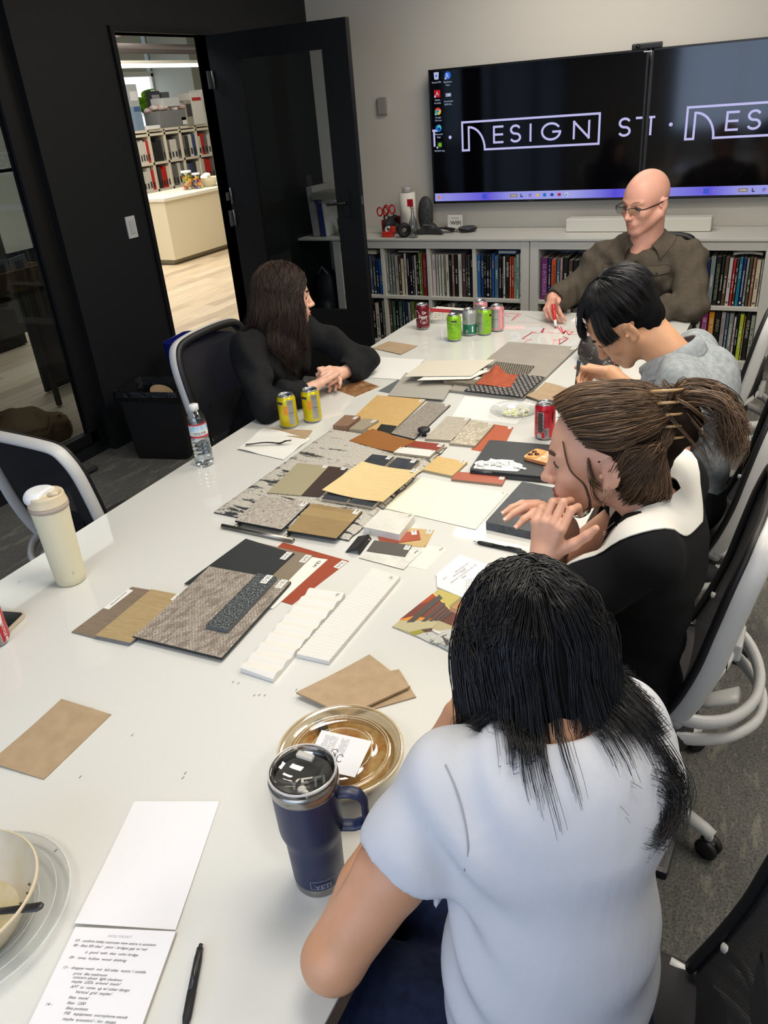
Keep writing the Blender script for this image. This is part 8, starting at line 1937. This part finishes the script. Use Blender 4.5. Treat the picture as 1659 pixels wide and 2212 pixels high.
for q in (-1, 1):
    gc.append(([H(q*.058, .062, .058), H(q*.073, .055, .010), H(q*.080, .030, -.025), H(q*.076, .028, -.070), H(q*.066, .052, -.092), H(q*.056, .068, -.088)], .0012, 14))
    for i in range(7): z = rr.uniform(-.02, .03); gc.append(([H(q*.074, .02, z), H(q*.082, .010+.01*rr.random(), z-.035), H(q*.076, .005-.01*rr.random(), z-.06)], .003, 4))
for i in range(16): gc.append(([tw, tw+H.R @ Vector((rr.uniform(-.06, .06), .02-.06*rr.random(), .05*rr.random())), tw+H.R @ Vector((rr.uniform(-.07, .07), -.02-.08*rr.random(), -.03)), tw+H.R @ Vector((rr.uniform(-.07, .07), -.04-.05*rr.random(), -.10*rr.random()-.04))], .004, 6))
strands('loose_hair', P2, mh2, gc, rad=.0008, jit=.003, seed=6, wav=.005)
b = MB(); mcl = mat('claw_clip_horn', (176, 140, 92), .3)
for q in (-1, 1):
    for k in range(5 if q < 0 else 0):
        z = .050-.022*k; pts = [tw+H.R @ Vector((q*.030, .030, z)), tw+H.R @ Vector((q*.046, .012, z+.004)), tw+H.R @ Vector((q*.044, -.012, z+.002)), tw+H.R @ Vector((q*.022, -.024, z-.004))]
        b.tube(smooth_path(pts, 3), [.0036-.00022*i for i in range(10)], mcl, 8)
b.build('claw_clip', P2)
b = MB(); mg = mat('earring_metal', (196, 186, 170), .25, 1); er = H(-.081, -.002, -.030)
for q in (-1, 1):
    for (y, z, L) in ((-.002, -.034, .032), (-.010, -.030, .022)):
        p = H(q*.084, y, z); b.tube([p, p+Vector((0, 0, -L))], .0007, mg, 6); b.lathe([(0, -.0015), (.0015, 0), (0, .0015)], p, mg, 8); b.box((p.x, p.y, p.z-L), (.0022, .0022, .004), mg)
b.build('earring', P2)
b = MB(); pts = [nk+Vector((.03, -.05, .01)), nk+Vector((-.03, -.048, -.02)), nk+Vector((-.075, -.02, -.06)), nk+Vector((-.085, 0, -.07)), nk+Vector((-.075, .02, -.06)), nk+Vector((-.03, .048, -.02)), nk+Vector((.03, .05, .01))]
b.tube(smooth_path(pts, 5), .0011, mg, 6); b.build('necklace', P2)
# ---- man bent over his writing
P3 = thing('person', 'person with short black hair in a grey polo shirt bending over the table to write', 'person', (-.15, 2.4, 0))
sk3 = skin('skin_warm', (196, 148, 112), (204, 154, 120)); hd3 = Head((-.425, 2.360, 1.112), (-.76, -.12, -.74), -.10, 1.02); H = hd3
nk = Vector((-.285, 2.37, 1.02)); Ls, Rs = Vector((-.235, 2.195, .985)), Vector((-.245, 2.55, .975)); pel = Vector((-.21, 2.40, .55))
LE, RE = Vector((-.215, 1.975, .80)), Vector((-.42, 2.62, .785)); LW, RW = Vector((-.43, 2.03, .775)), Vector((-.535, 2.765, .825))
S1 = SDF(H.c-Vector((.18, .17, .19)), H.c+Vector((.24, .17, .17)), .0034); H.add(S1, (nk, .058), False, .95, 1.0)
S2 = SDF((-.36, 2.05, .1), (.06, 2.7, 1.08), .008); S2.chain([nk, (-.225, 2.38, .90), (-.21, 2.39, .72), pel], [.056, .07, .07, .09], .04); S2.cap(Ls, Rs, .035, .035, .02); legs(S2, pel, (-1, 0, 0), r=.085)
S3 = SDF((-.58, 1.90, .735), (-.14, 2.26, 1.04), .0042); S3.chain([Ls, LE], [.050, .042], .01); S3.chain([LE, LE.lerp(LW, .35), LW], [.040, .040, .028], .01); hand(S3, LW, (-1, .35, -.03), (0, 0, -1), (0, 1, 0), (.2, .25, .2))
S4 = SDF((-.72, 2.48, .735), (-.18, 2.92, 1.04), .0034); S4.chain([Rs, RE], [.050, .040], .01); S4.chain([RE, RE.lerp(RW, .35), RW], [.039, .040, .027], .01)
tp = hand(S4, RW, (-.85, .12, -.02), (-.20, -.75, -.60), (-.1, -.4, .9), None, ((.95, .7, .3), (1.15, .9, .5), (1.3, 1.1, .6), (1.35, 1.2, .6)), (.42, .55, .35), .95, .02)
body(P3, [S1, S2, S3, S4], sk3); hd3.face_parts(P3, (40, 28, 20), (24, 20, 20), (176, 108, 96)); nails(tp, P3)
m_gr = fabric('polo_grey', (128, 134, 138), (150, 156, 160), .9, 1200, .25)
def polo(S):
    S.chain([nk+Vector((.03, 0, -.03)), (-.215, 2.375, .93), (-.205, 2.38, .80), (-.21, 2.39, .66), (-.21, 2.40, .55)], [.06, .10, .105, .105, .12], .05)
    sh = (Rs-Ls).normalized(); Rm = Matrix((sh, Vector((-sh.y, sh.x, 0)), Vector((0, 0, 1)))).transposed(); S.ell((-.195, 2.375, .925), (.185, .100, .115), Rm, .05)
    S.chain([nk+Vector((.03, -.01, -.02)), Ls], [.055, .070], .03); S.chain([nk+Vector((.03, .01, -.02)), Rs], [.055, .068], .03)
    for a, e in ((Ls, LE), (Rs, RE)):
        d = (e-a).normalized(); S.chain([a, a.lerp(e, .4), a.lerp(e, .72)], [.070, .070, .068], .02); S.cap(a.lerp(e, .70)+d*.015, a.lerp(e, .70)+d*.12, .085, .09, .006, True); S.cap(a.lerp(e, .75), a.lerp(e, .55), .054, .050, .004, True)
    d = Vector((-.8, 0, .35)).normalized(); S.cap(nk+d*.09, nk+d*.01, .09, .062, .008, True); S.plane((0, 0, .48), (0, 0, -1))
garment(P3, 'polo_shirt', m_gr, (-.52, 1.92, .46), (.10, 2.80, 1.10), .006, polo, lambda X, Y, Z: .0045*np.sin(22*X+18*Y+24*Z+2*np.sin(8*Z))+.0028*np.sin(52*Z+26*X+12*Y))
b = MB(); d0 = Vector((-.55, 0, .30))
A_, B_2 = [], []
for i in range(15):
    a = math.radians(-150+300*i/14); rx = Vector((math.cos(a)*.062, math.sin(a)*.068, .042*math.cos(a)*.8)); A_.append(nk+Vector((-.002, 0, .030))+rx); B_2.append(nk+Vector((.004, 0, -.012))+rx*1.5+Vector((0, 0, -.008)))
b.grid(lambda s, t: A_[min(14, int(round(t*14)))].lerp(B_2[min(14, int(round(t*14)))], s)+Vector((0, 0, .012*math.sin(PI*s))), 4, 14, m_gr, thick=.003); b.build('collar', P3)
pants(P3, pel, (-1, 0, 0), fabric('trousers_dark', (24, 25, 30)), (-.66, 2.12, .06), (.10, 2.68, .74))
mh3 = hairmat('hair_jet', (9, 9, 12), (34, 34, 38), .4)
Sv = SDF(H.c-Vector((.15, .14, .12)), H.c+Vector((.16, .14, .17)), .0036); Sv.ell(H(0, -.028, .052), (.083, .100, .090), H.R, 0); Sv.ell(H(0, -.060, .0), (.074, .058, .075), H.R, .02); Sv.ell(H(0, .085, -.030), (.110, .070, .080), H.R, .01, True)
for q in (-1, 1): Sv.ell(H(q*.088, .006, -.030), (.026, .055, .050), H.R, .006, True)
Sv.warp(lambda X, Y, Z: .002*np.sin(170*X+90*Y)+.0016*np.sin(200*Y-120*Z)); Sv.build('hair', hairbase('hair_base_black', (12, 12, 14)), P3, 1)
rr = random.Random(8); gd = []
for i in range(430):   # whorl at the crown, locks falling outwards
    a = rr.uniform(0, 2*PI); x, y = math.sin(a), math.cos(a); fr_ = rr.uniform(.55, 1.0); dn = 1.15+.35*rr.random() if y < .3 else (.80+.2*rr.random() if abs(x) > .5 else .92+.14*rr.random())
    pts = []
    for k in range(5):
        u = dn*(.08+.92*k/4)*fr_ + (1-fr_)*.3; bul = .004+.006*math.sin(PI*k/4); pts.append(H((.083+bul)*math.sin(u*1.35)*x, -.034+(.101+bul)*math.sin(u*1.35)*y, .052+(.092+bul)*math.cos(u*1.35)))
    gd.append(pts)
for i in range(60): x = rr.uniform(-.058, .058); gd.append([H(x*.6, .035, .132), H(x*.9, .076, .105), H(x, .094, .076), H(x*1.02, .099-.004*rr.random(), .056-.012*rr.random())])
for q in (-1, 1):
    for i in range(26): y = rr.uniform(.015, .055); gd.append([H(q*.066, y-.02, .10), H(q*.085, y, .05), H(q*.083, y+.004, .01), H(q*.080, y+.002, .018-.022*rr.random()*(y < .03))])
strands('hair_strands', P3, mh3, gd, per=10, rad=.00085, jit=.005, seed=2, wav=.0015)
# his pen and the black phone pouch
G_ = (tp[0][0]+tp[4][0])/2; up_ = Vector((.08, .05, 1)).normalized(); pt = G_-up_*((G_.z-.744)/up_.z); pe = G_+up_*.055
r = thing('pen', 'dark pen held by the man in the grey polo shirt', 'pen', pt); d = (pe-pt).normalized(); L = (pe-pt).length
b = MB(); b.tube([pt, pt+d*.02, pt+d*.05, pt+d*(L-.035)], [.0008, .0022, .0038, .0045], mat('pen_dark', (40, 38, 42), .35), 12); b.build('barrel', r)
b = MB(); b.tube([pt+d*(L-.036), pt+d*(L-.03), pt+d*(L-.004), pt+d*L], [.0046, .0065, .0072, .004], mat('pen_cap_slate', (54, 60, 66), .3), 14); b.build('cap', r)
q0 = T(1250, 760, ZTB+.02)
def pouch(S):
    a, c = T(1262, 748, ZTB+.035), T(1308, 800, ZTB+.03); S.cap(a, c, .042, .040, .02); S.cap(T(1290, 742, ZTB+.04), T(1318, 780, ZTB+.04), .042, .042, .02); S.plane((0, 0, ZTB+.001), (0, 0, -1))
S = SDF((-.75, 2.7, .73), (-.38, 3.35, .86), .005); pouch(S)
q = NT('pouch_print'); v = q.coord('Object'); x = q.n('ShaderNodeTexVoronoi'); x.inputs['Scale'].default_value = 85; q.l(v, x.inputs['Vector']); m_ = q.math('MULTIPLY', q.ramp(x.outputs['Distance'], [(.18, (255, 255, 255)), (.24, (0, 0, 0))]), q.ramp(q.noise(v, 16, 2), [(.5, (0, 0, 0)), (.54, (255, 255, 255))])); q.l(q.mix(m_, (30, 26, 28), (196, 190, 186)), q.b.inputs['Base Color']); q.set(Roughness=.6)
S.build('pouch', q.m, None, 2, label='black pouch with a small white pattern in front of the writing man', cat='pouch')
# ---- bald man at the head of the table
P4 = thing('person', 'bald person with glasses in a brown button shirt drawing with a red marker', 'person', (-.66, 4.2, 0))
sk4 = skin('skin_pink', (204, 150, 130), (214, 160, 142)); hd4 = Head((-.664, 4.0, 1.232), (-.50, -.86, -.16), -.03, 1.14); H = hd4
nk = Vector((-.648, 4.06, 1.055)); Rs, Ls = Vector((-.860, 4.085, .965)), Vector((-.455, 4.03, .975)); pel = Vector((-.68, 4.30, .52))
RE, LE = Vector((-.985, 4.02, .81)), Vector((-.395, 3.845, .795)); RW, LW = Vector((-1.022, 3.765, .835)), Vector((-.66, 3.80, .785))
S1 = SDF(H.c-Vector((.19, .19, .24)), H.c+Vector((.19, .19, .18)), .0034); H.add(S1, (nk, .068), False, .98, 1.2, True, .002)
S1.cap(nk+Vector((-.02, -.03, .0)), nk+Vector((-.03, -.045, -.06)), .058, .05, .03); S1.ell(H(0, .035, -.085), (.04, .035, .025), H.R, .02)
S2 = SDF((-.98, 3.9, .1), (-.34, 4.5, 1.08), .009); S2.chain([nk, (-.66, 4.12, .9), (-.67, 4.2, .72), pel], [.058, .09, .09, .10], .04); S2.cap(Ls, Rs, .035, .035, .03); legs(S2, pel, (0, -1, 0), r=.09)
S3 = SDF((-1.12, 3.54, .735), (-.90, 3.90, .93), .0028); S3.chain([RE, RW], [.04, .030], .01)
th = hand(S3, RW, (.15, -.92, -.22), (.42, .0, -.75), (.9, .0, .15), None, ((.75, .65, .25), (.95, .75, .35), (1.05, .85, .4), (1.05, .9, .4)), (.55, -.7, .5), 1.08, .03)
S5 = SDF((-.92, 3.68, .735), (-.36, 3.95, .90), .0045); S5.chain([LE, LW], [.04, .03], .01); hand(S5, LW, (-1, -.05, 0), (0, 0, -1), (0, -1, 0), (.2, .3, .2), None, (.6, .2, .2), 1.05)
body(P4, [S1, S2, S3, S5], sk4); hd4.face_parts(P4, (90, 110, 120), (170, 130, 104), (184, 112, 104), browk=.6); nails(th, P4)
m_br = fabric('shirt_brown', (76, 69, 60), (82, 75, 65), .9, 900, .35)
def shirt(S):
    S.chain([nk+Vector((0, .01, -.05)), (-.655, 4.10, .93), (-.66, 4.15, .80), (-.67, 4.22, .66), (-.68, 4.28, .54)], [.07, .145, .155, .160, .165], .05)
    sh = (Ls-Rs).normalized(); Rm = Matrix((sh, Vector((-sh.y, sh.x, 0)), Vector((0, 0, 1)))).transposed(); S.ell((-.655, 4.085, .90), (.245, .135, .14), Rm, .05)
    S.chain([nk+Vector((.02, .02, -.01)), Ls], [.062, .072], .04); S.chain([nk+Vector((-.02, .02, -.01)), Rs], [.062, .072], .04)
    S.chain([Rs, RE], [.080, .072], .03); S.chain([RE, RE.lerp(RW, .55), RW+(RE-RW).normalized()*.018], [.070, .058, .048], .03); S.chain([Ls, LE], [.080, .070], .03); S.chain([LE, LE.lerp(LW, .5), LW], [.066, .054, .046], .03)
    S.cap(RW+(RW-RE).normalized()*.03, RW+(RE-RW).normalized()*.01, .055, .040, .004, True)
    f = Vector((-.25, -.9, 0)); S.cap(nk+Vector((0, -.01, .09)), nk+Vector((-.01, -.012, .02)), .090, .070, .008, True); S.cap(nk+f*.06+Vector((0, 0, .0)), nk+f*.105+Vector((0, 0, -.10)), .040, .010, .01, True); S.plane((0, 0, .46), (0, 0, -1))
def sfold(X, Y, Z): return .0055*np.sin(34*X+26*Z+14*Y+2.2*np.sin(14*Z+9*X))+.004*np.sin(60*Z-42*X+2*np.sin(20*X))+.0022*np.sin(95*X+50*Y)
g4 = garment(P4, 'shirt', m_br, (-1.13, 3.68, .45), (-.27, 4.48, 1.10), .0058, shirt, sfold, 1)
# shirt details: collar, placket, pocket flaps, buttons
def onfront(x, z, d=.0):  # approx front surface of the shirt
    dx = x+.655; return Vector((x, 4.085-.150*math.sqrt(max(.05, 1-(dx/.27)**2)) - .006 + (.93-z)*.0 - d, z))
b = MB()
for q in (-1, 1):
    inner = [nk+Vector((0, .072, .055)), nk+Vector((q*.056, .034, .052)), nk+Vector((q*.066, -.028, .030)), nk+Vector((q*.042-.01, -.085, -.010))]
    outer = [nk+Vector((0, .105, .010)), nk+Vector((q*.092, .046, .010)), nk+Vector((q*.112, -.040, -.016)), nk+Vector((q*.096-.01, -.115, -.060))]
    A = smooth_path(inner, 5); B = smooth_path(outer, 5); n = len(A)-1
    b.grid(lambda s, t, A=A, B=B: A[min(n, int(round(t*n)))].lerp(B[min(n, int(round(t*n)))], s).lerp(wrap(g4, A[min(n, int(round(t*n)))].lerp(B[min(n, int(round(t*n)))], s), .006, nk+Vector((0, 0, -.16))), max(0, s*1.6-.6))+Vector((0, 0, .008*math.sin(PI*s)+.002)), 6, n, m_br, thick=.003)
b.build('collar', P4)
m_st = mat('shirt_stitch', (58, 46, 40), .8)
def castfront(x, z):
    """point on the shirt front by ray against the finished garment"""
    o = [c for c in P4.children if c.name.startswith('shirt')][0]; hit, loc, nor, _ = o.ray_cast(Vector((x, 3.5, z)), Vector((0, 1, 0))); return (loc, nor) if hit else (onfront(x, z), Vector((0, -1, 0)))
for lab, cx in (('pocket_flap', -.78), ('pocket_flap', -.575)):
    b = MB()
    def pf(s, t):
        x = cx+(s-.5)*.115; z = .960-.006*(cx < -.7)-t*(.030+.010*math.sin(PI*s)); p, n_ = castfront(x, z); return p+Vector((0, -.006-.003*math.sin(PI*t), 0))
    b.grid(pf, 10, 4, m_br, thick=0); 
    rim_ = [pf(s/10, 1) for s in range(11)]; b.tube(rim_, .0016, m_st, 5); b.tube([pf(s/10, 0) for s in range(11)], .0016, m_st, 5)
    p = pf(.5, .75); b.lathe([(0, -.002), (.005, -.001), (.005, .001), (0, .002)], p+Vector((0, -.003, 0)), m_st, 12, None); fo = b.build(lab, P4)
b = MB(); pl = [castfront(-.672+.004*k, .955-.03*k)[0]+Vector((0, -.003, 0)) for k in range(7)]; b.tube(pl, .009, m_br, 6, flat=((0, 1, 0), .3, 1)); b.build('placket', P4)
pants(P4, pel, (0, -1, 0), fabric('trousers_grey', (40, 42, 48)), (-.95, 3.76, .06), (-.4, 4.5, .74), .50)
# glasses
r = thing('eyeglasses', 'thin black rectangular glasses worn by the bald man', 'eyeglasses', H(0, .1, .01)); mgl = mat('glasses_black', (16, 16, 18), .35)
b = MB()
for q in (-1, 1):
    rim = [H(q*(.034+.026*c_), .108-.0035*abs(c_+.3), -.002+.0135*s_) for c_, s_ in [(math.copysign(abs(math.cos(a))**.6, math.cos(a)), math.copysign(abs(math.sin(a))**.6, math.sin(a))) for a in [2*PI*i/20 for i in range(20)]]]
    b.tube([rim[i] for i in range(0, 11)], .0019, mgl, 6)
    b.tube([rim[i] for i in range(10, 21) if i < 20]+[rim[0]], .0006, mgl, 6)
b.tube([H(-.009, .108, .004), H(0, .111, .007), H(.009, .108, .004)], .0015, mgl, 6); b.build('frame', r)
b = MB()
for q in (-1, 1): b.tube([H(q*.060, .104, .006), H(q*.075, .088, .006), H(q*.080, .02, .006), H(q*.082, -.015, .010), H(q*.080, -.035, -.012)], .0021, mgl, 6, flat=((0, 0, 1), 1.4, .7)); b.build('temple', r); b = MB()
for q in (-1, 1):
    b = MB(); b.add([H(q*(.034+.025*c_), .108-.0035*abs(c_+.3), -.002+.0125*s_) for c_, s_ in [(math.copysign(abs(math.cos(a))**.6, math.cos(a)), math.copysign(abs(math.sin(a))**.6, math.sin(a))) for a in [2*PI*i/20 for i in range(20)]]], [tuple(range(20))], film('spectacle_lens', (214, 224, 214), .08, .02)); b.build('lens', r)
# red marker in his hand
mt_ = T(1201, 709, ZTB+.001); me_ = T(1187, 655, .82); d = (me_-mt_).normalized()
me_ = Vector((-1.0, 3.68, .845)); d = (me_-mt_).normalized()
r = thing('marker_pen', 'red and white marker held by the bald man touching the table', 'marker', mt_)
b = MB(); b.tube([mt_, mt_+d*.008, mt_+d*.010], [.0015, .003, .0035], mat('marker_tip_dark', (90, 20, 30), .6), 10); b.build('tip', r)
b = MB(); b.tube([mt_+d*.008, mt_+d*.018, mt_+d*.042], [.004, .0065, .0075], mat('marker_white', (220, 218, 214), .35), 14); b.build('nose', r)
b = MB(); b.tube([mt_+d*.041, mt_+d*.125], .0078, mat('marker_barrel_red', (196, 34, 30), .35), 14); b.build('barrel', r)
# ---- woman in the black jacket
P5 = thing('person', 'person with long dark brown hair in a black jacket, hands clasped on the table', 'person', (-1.85, 2.55, 0))
sk5 = skin('skin_light', (214, 168, 146), (222, 178, 156)); hd5 = Head((-1.815, 2.665, 1.072), (.80, .60, -.06), .0, .98); H = hd5
nk = Vector((-1.835, 2.60, .955)); Rs, Ls = Vector((-1.855, 2.415, .925)), Vector((-1.79, 2.755, .915)); pel = Vector((-1.97, 2.60, .52))
RE, LE = Vector((-1.655, 2.205, .795)), Vector((-1.535, 2.775, .795)); RW, LW = Vector((-1.590, 2.440, .790)), Vector((-1.555, 2.615, .795))
S1 = SDF(H.c-Vector((.18, .18, .20)), H.c+Vector((.18, .18, .15)), .0036); H.add(S1, (nk, .050), True)
S2 = SDF((-2.1, 2.3, .1), (-1.65, 2.85, 1.0), .009); S2.chain([nk, (-1.87, 2.60, .82), (-1.92, 2.6, .68), pel], [.048, .055, .055, .08], .04); S2.cap(Ls, Rs, .028, .028, .02); legs(S2, pel, (1, 0, 0), r=.075, kz=.50)
S3 = SDF((-1.70, 2.34, .738), (-1.42, 2.74, .90), .0026); S3.chain([RE, RW], [.035, .024], .01); S3.chain([LE, LW], [.035, .024], .01)
cB = ((1.0, .8, .55), (1.05, .85, .55), (1.1, .85, .55), (1.15, .9, .55))
tA = hand(S3, RW, (.14, .86, .16), (.62, .15, -.62), (-.5, .2, .8), None, ((.55, 1.15, .8), (.6, 1.2, .8), (.65, 1.2, .8), (.7, 1.2, .8)), (.35, .6, .4), .95, .0)
tB = hand(S3, LW, (-.02, -.86, .24), (-.66, -.1, -.55), (-.3, .2, .9), None, ((.5, 1.2, .85), (.55, 1.2, .85), (.6, 1.2, .85), (.65, 1.2, .85)), (.35, .6, .4), .95, .0)
body(P5, [S1, S2, S3], sk5); hd5.face_parts(P5, (70, 50, 36), (40, 28, 22), (190, 110, 104)); nails(tA+tB, P5, .9)
m_jk = fabric('jacket_black', (20, 21, 23), (26, 27, 30), .85, 1100, .25)
def jacket(S):
    S.chain([nk+Vector((-.01, 0, -.03)), (-1.875, 2.595, .86), (-1.90, 2.60, .72), (-1.94, 2.6, .56)], [.060, .115, .120, .135], .05)
    sh = (Ls-Rs).normalized(); Rm = Matrix((sh, Vector((-sh.y, sh.x, 0)), Vector((0, 0, 1)))).transposed(); S.ell((-1.855, 2.595, .845), (.190, .105, .115), Rm, .05)
    S.chain([nk+Vector((-.02, -.01, -.02)), Rs], [.05, .064], .03); S.chain([nk+Vector((-.02, .01, -.02)), Ls], [.05, .064], .03)
    for a, e, w in ((Rs, RE, RW), (Ls, LE, LW)):
        S.chain([a, e], [.064, .052], .03); d = (w-e).normalized(); S.chain([e, e.lerp(w, .5), w-d*.03], [.056, .050, .044], .03); S.cap(w+d*.03, w-d*.030, .050, .036, .004, True)
    S.cap(nk+Vector((.03, 0, .07)), nk+Vector((.012, 0, .012)), .075, .050, .006, True); S.plane((0, 0, .47), (0, 0, -1))
g5 = garment(P5, 'jacket', m_jk, (-2.12, 2.08, .46), (-1.44, 2.92, 1.02), .0062, jacket, lambda X, Y, Z: .0075*np.sin(30*X+26*Y+22*Z+2*np.sin(13*Z+6*Y))+.0050*np.sin(58*Y+34*X-20*Z), 1)
b = MB()
for q in (-1, 1):
    A = smooth_path([nk+Vector((-.055, q*.012, .022)), nk+Vector((-.02, q*.060, .006)), nk+Vector((.045, q*.055, -.045)), nk+Vector((.085, q*.020, -.150))], 5); B = smooth_path([nk+Vector((-.080, q*.014, -.002)), nk+Vector((-.025, q*.094, -.018)), nk+Vector((.052, q*.105, -.075)), nk+Vector((.092, q*.040, -.165))], 5); n = len(A)-1
    b.grid(lambda s, t, A=A, B=B: A[min(n, int(round(t*n)))].lerp(B[min(n, int(round(t*n)))], s)+Vector((.006, 0, .006*math.sin(PI*s)+.004)), 4, n, m_jk, thick=.004)
b.build('lapel', P5)
pants(P5, pel, (1, 0, 0), fabric('trousers_black', (0, 0, 0)), (-2.12, 2.34, .06), (-1.44, 2.86, .72), .52)
mh5 = hairmat('hair_dark_brown', (20, 15, 13), (74, 58, 48), .42)
Sv = SDF(H.c-Vector((.17, .17, .33)), H.c+Vector((.17, .17, .15)), .0042); Sv.ell(H(0, -.022, .042), (.084, .100, .090), H.R, 0); Sv.ell(H(0, -.035, -.02), (.084, .085, .10), H.R, .02)
for x, y, z, r0, x1, y1, z1, r1 in ((.060, .015, .02, .040, .098, .050, -.20, .034), (.05, -.04, .0, .055, .095, -.045, -.17, .045), (0, -.07, 0, .06, .03, -.10, -.17, .05), (-.06, 0, .01, .04, -.09, .02, -.15, .035)):
    Sv.cap(H(x*.9, y, z), H(x1*.86, y1*.9, z1*.9), r0*.88, r1*.8, .02)
Sv.ell(H(0, .090, -.03), (.060, .05, .085), H.R, .01, True); Sv.warp(lambda X, Y, Z: .002*np.sin(190*X-150*Y+14*Z)); ho = Sv.build('hair', hairbase('hair_base_dark', (22, 17, 14)), P5, 1)
rr = random.Random(15); gd = fall(H, rr, 330, .74, (36, 92), (80, 178), (.16, .34), (.094, .112, .098), .020, .016, (-.085, .078))
strands('hair_strands', P5, mh5, gd, per=14, rad=.0010, jit=.006, seed=5, wav=.012, avoid=((ho, .003), (g5, .006)))
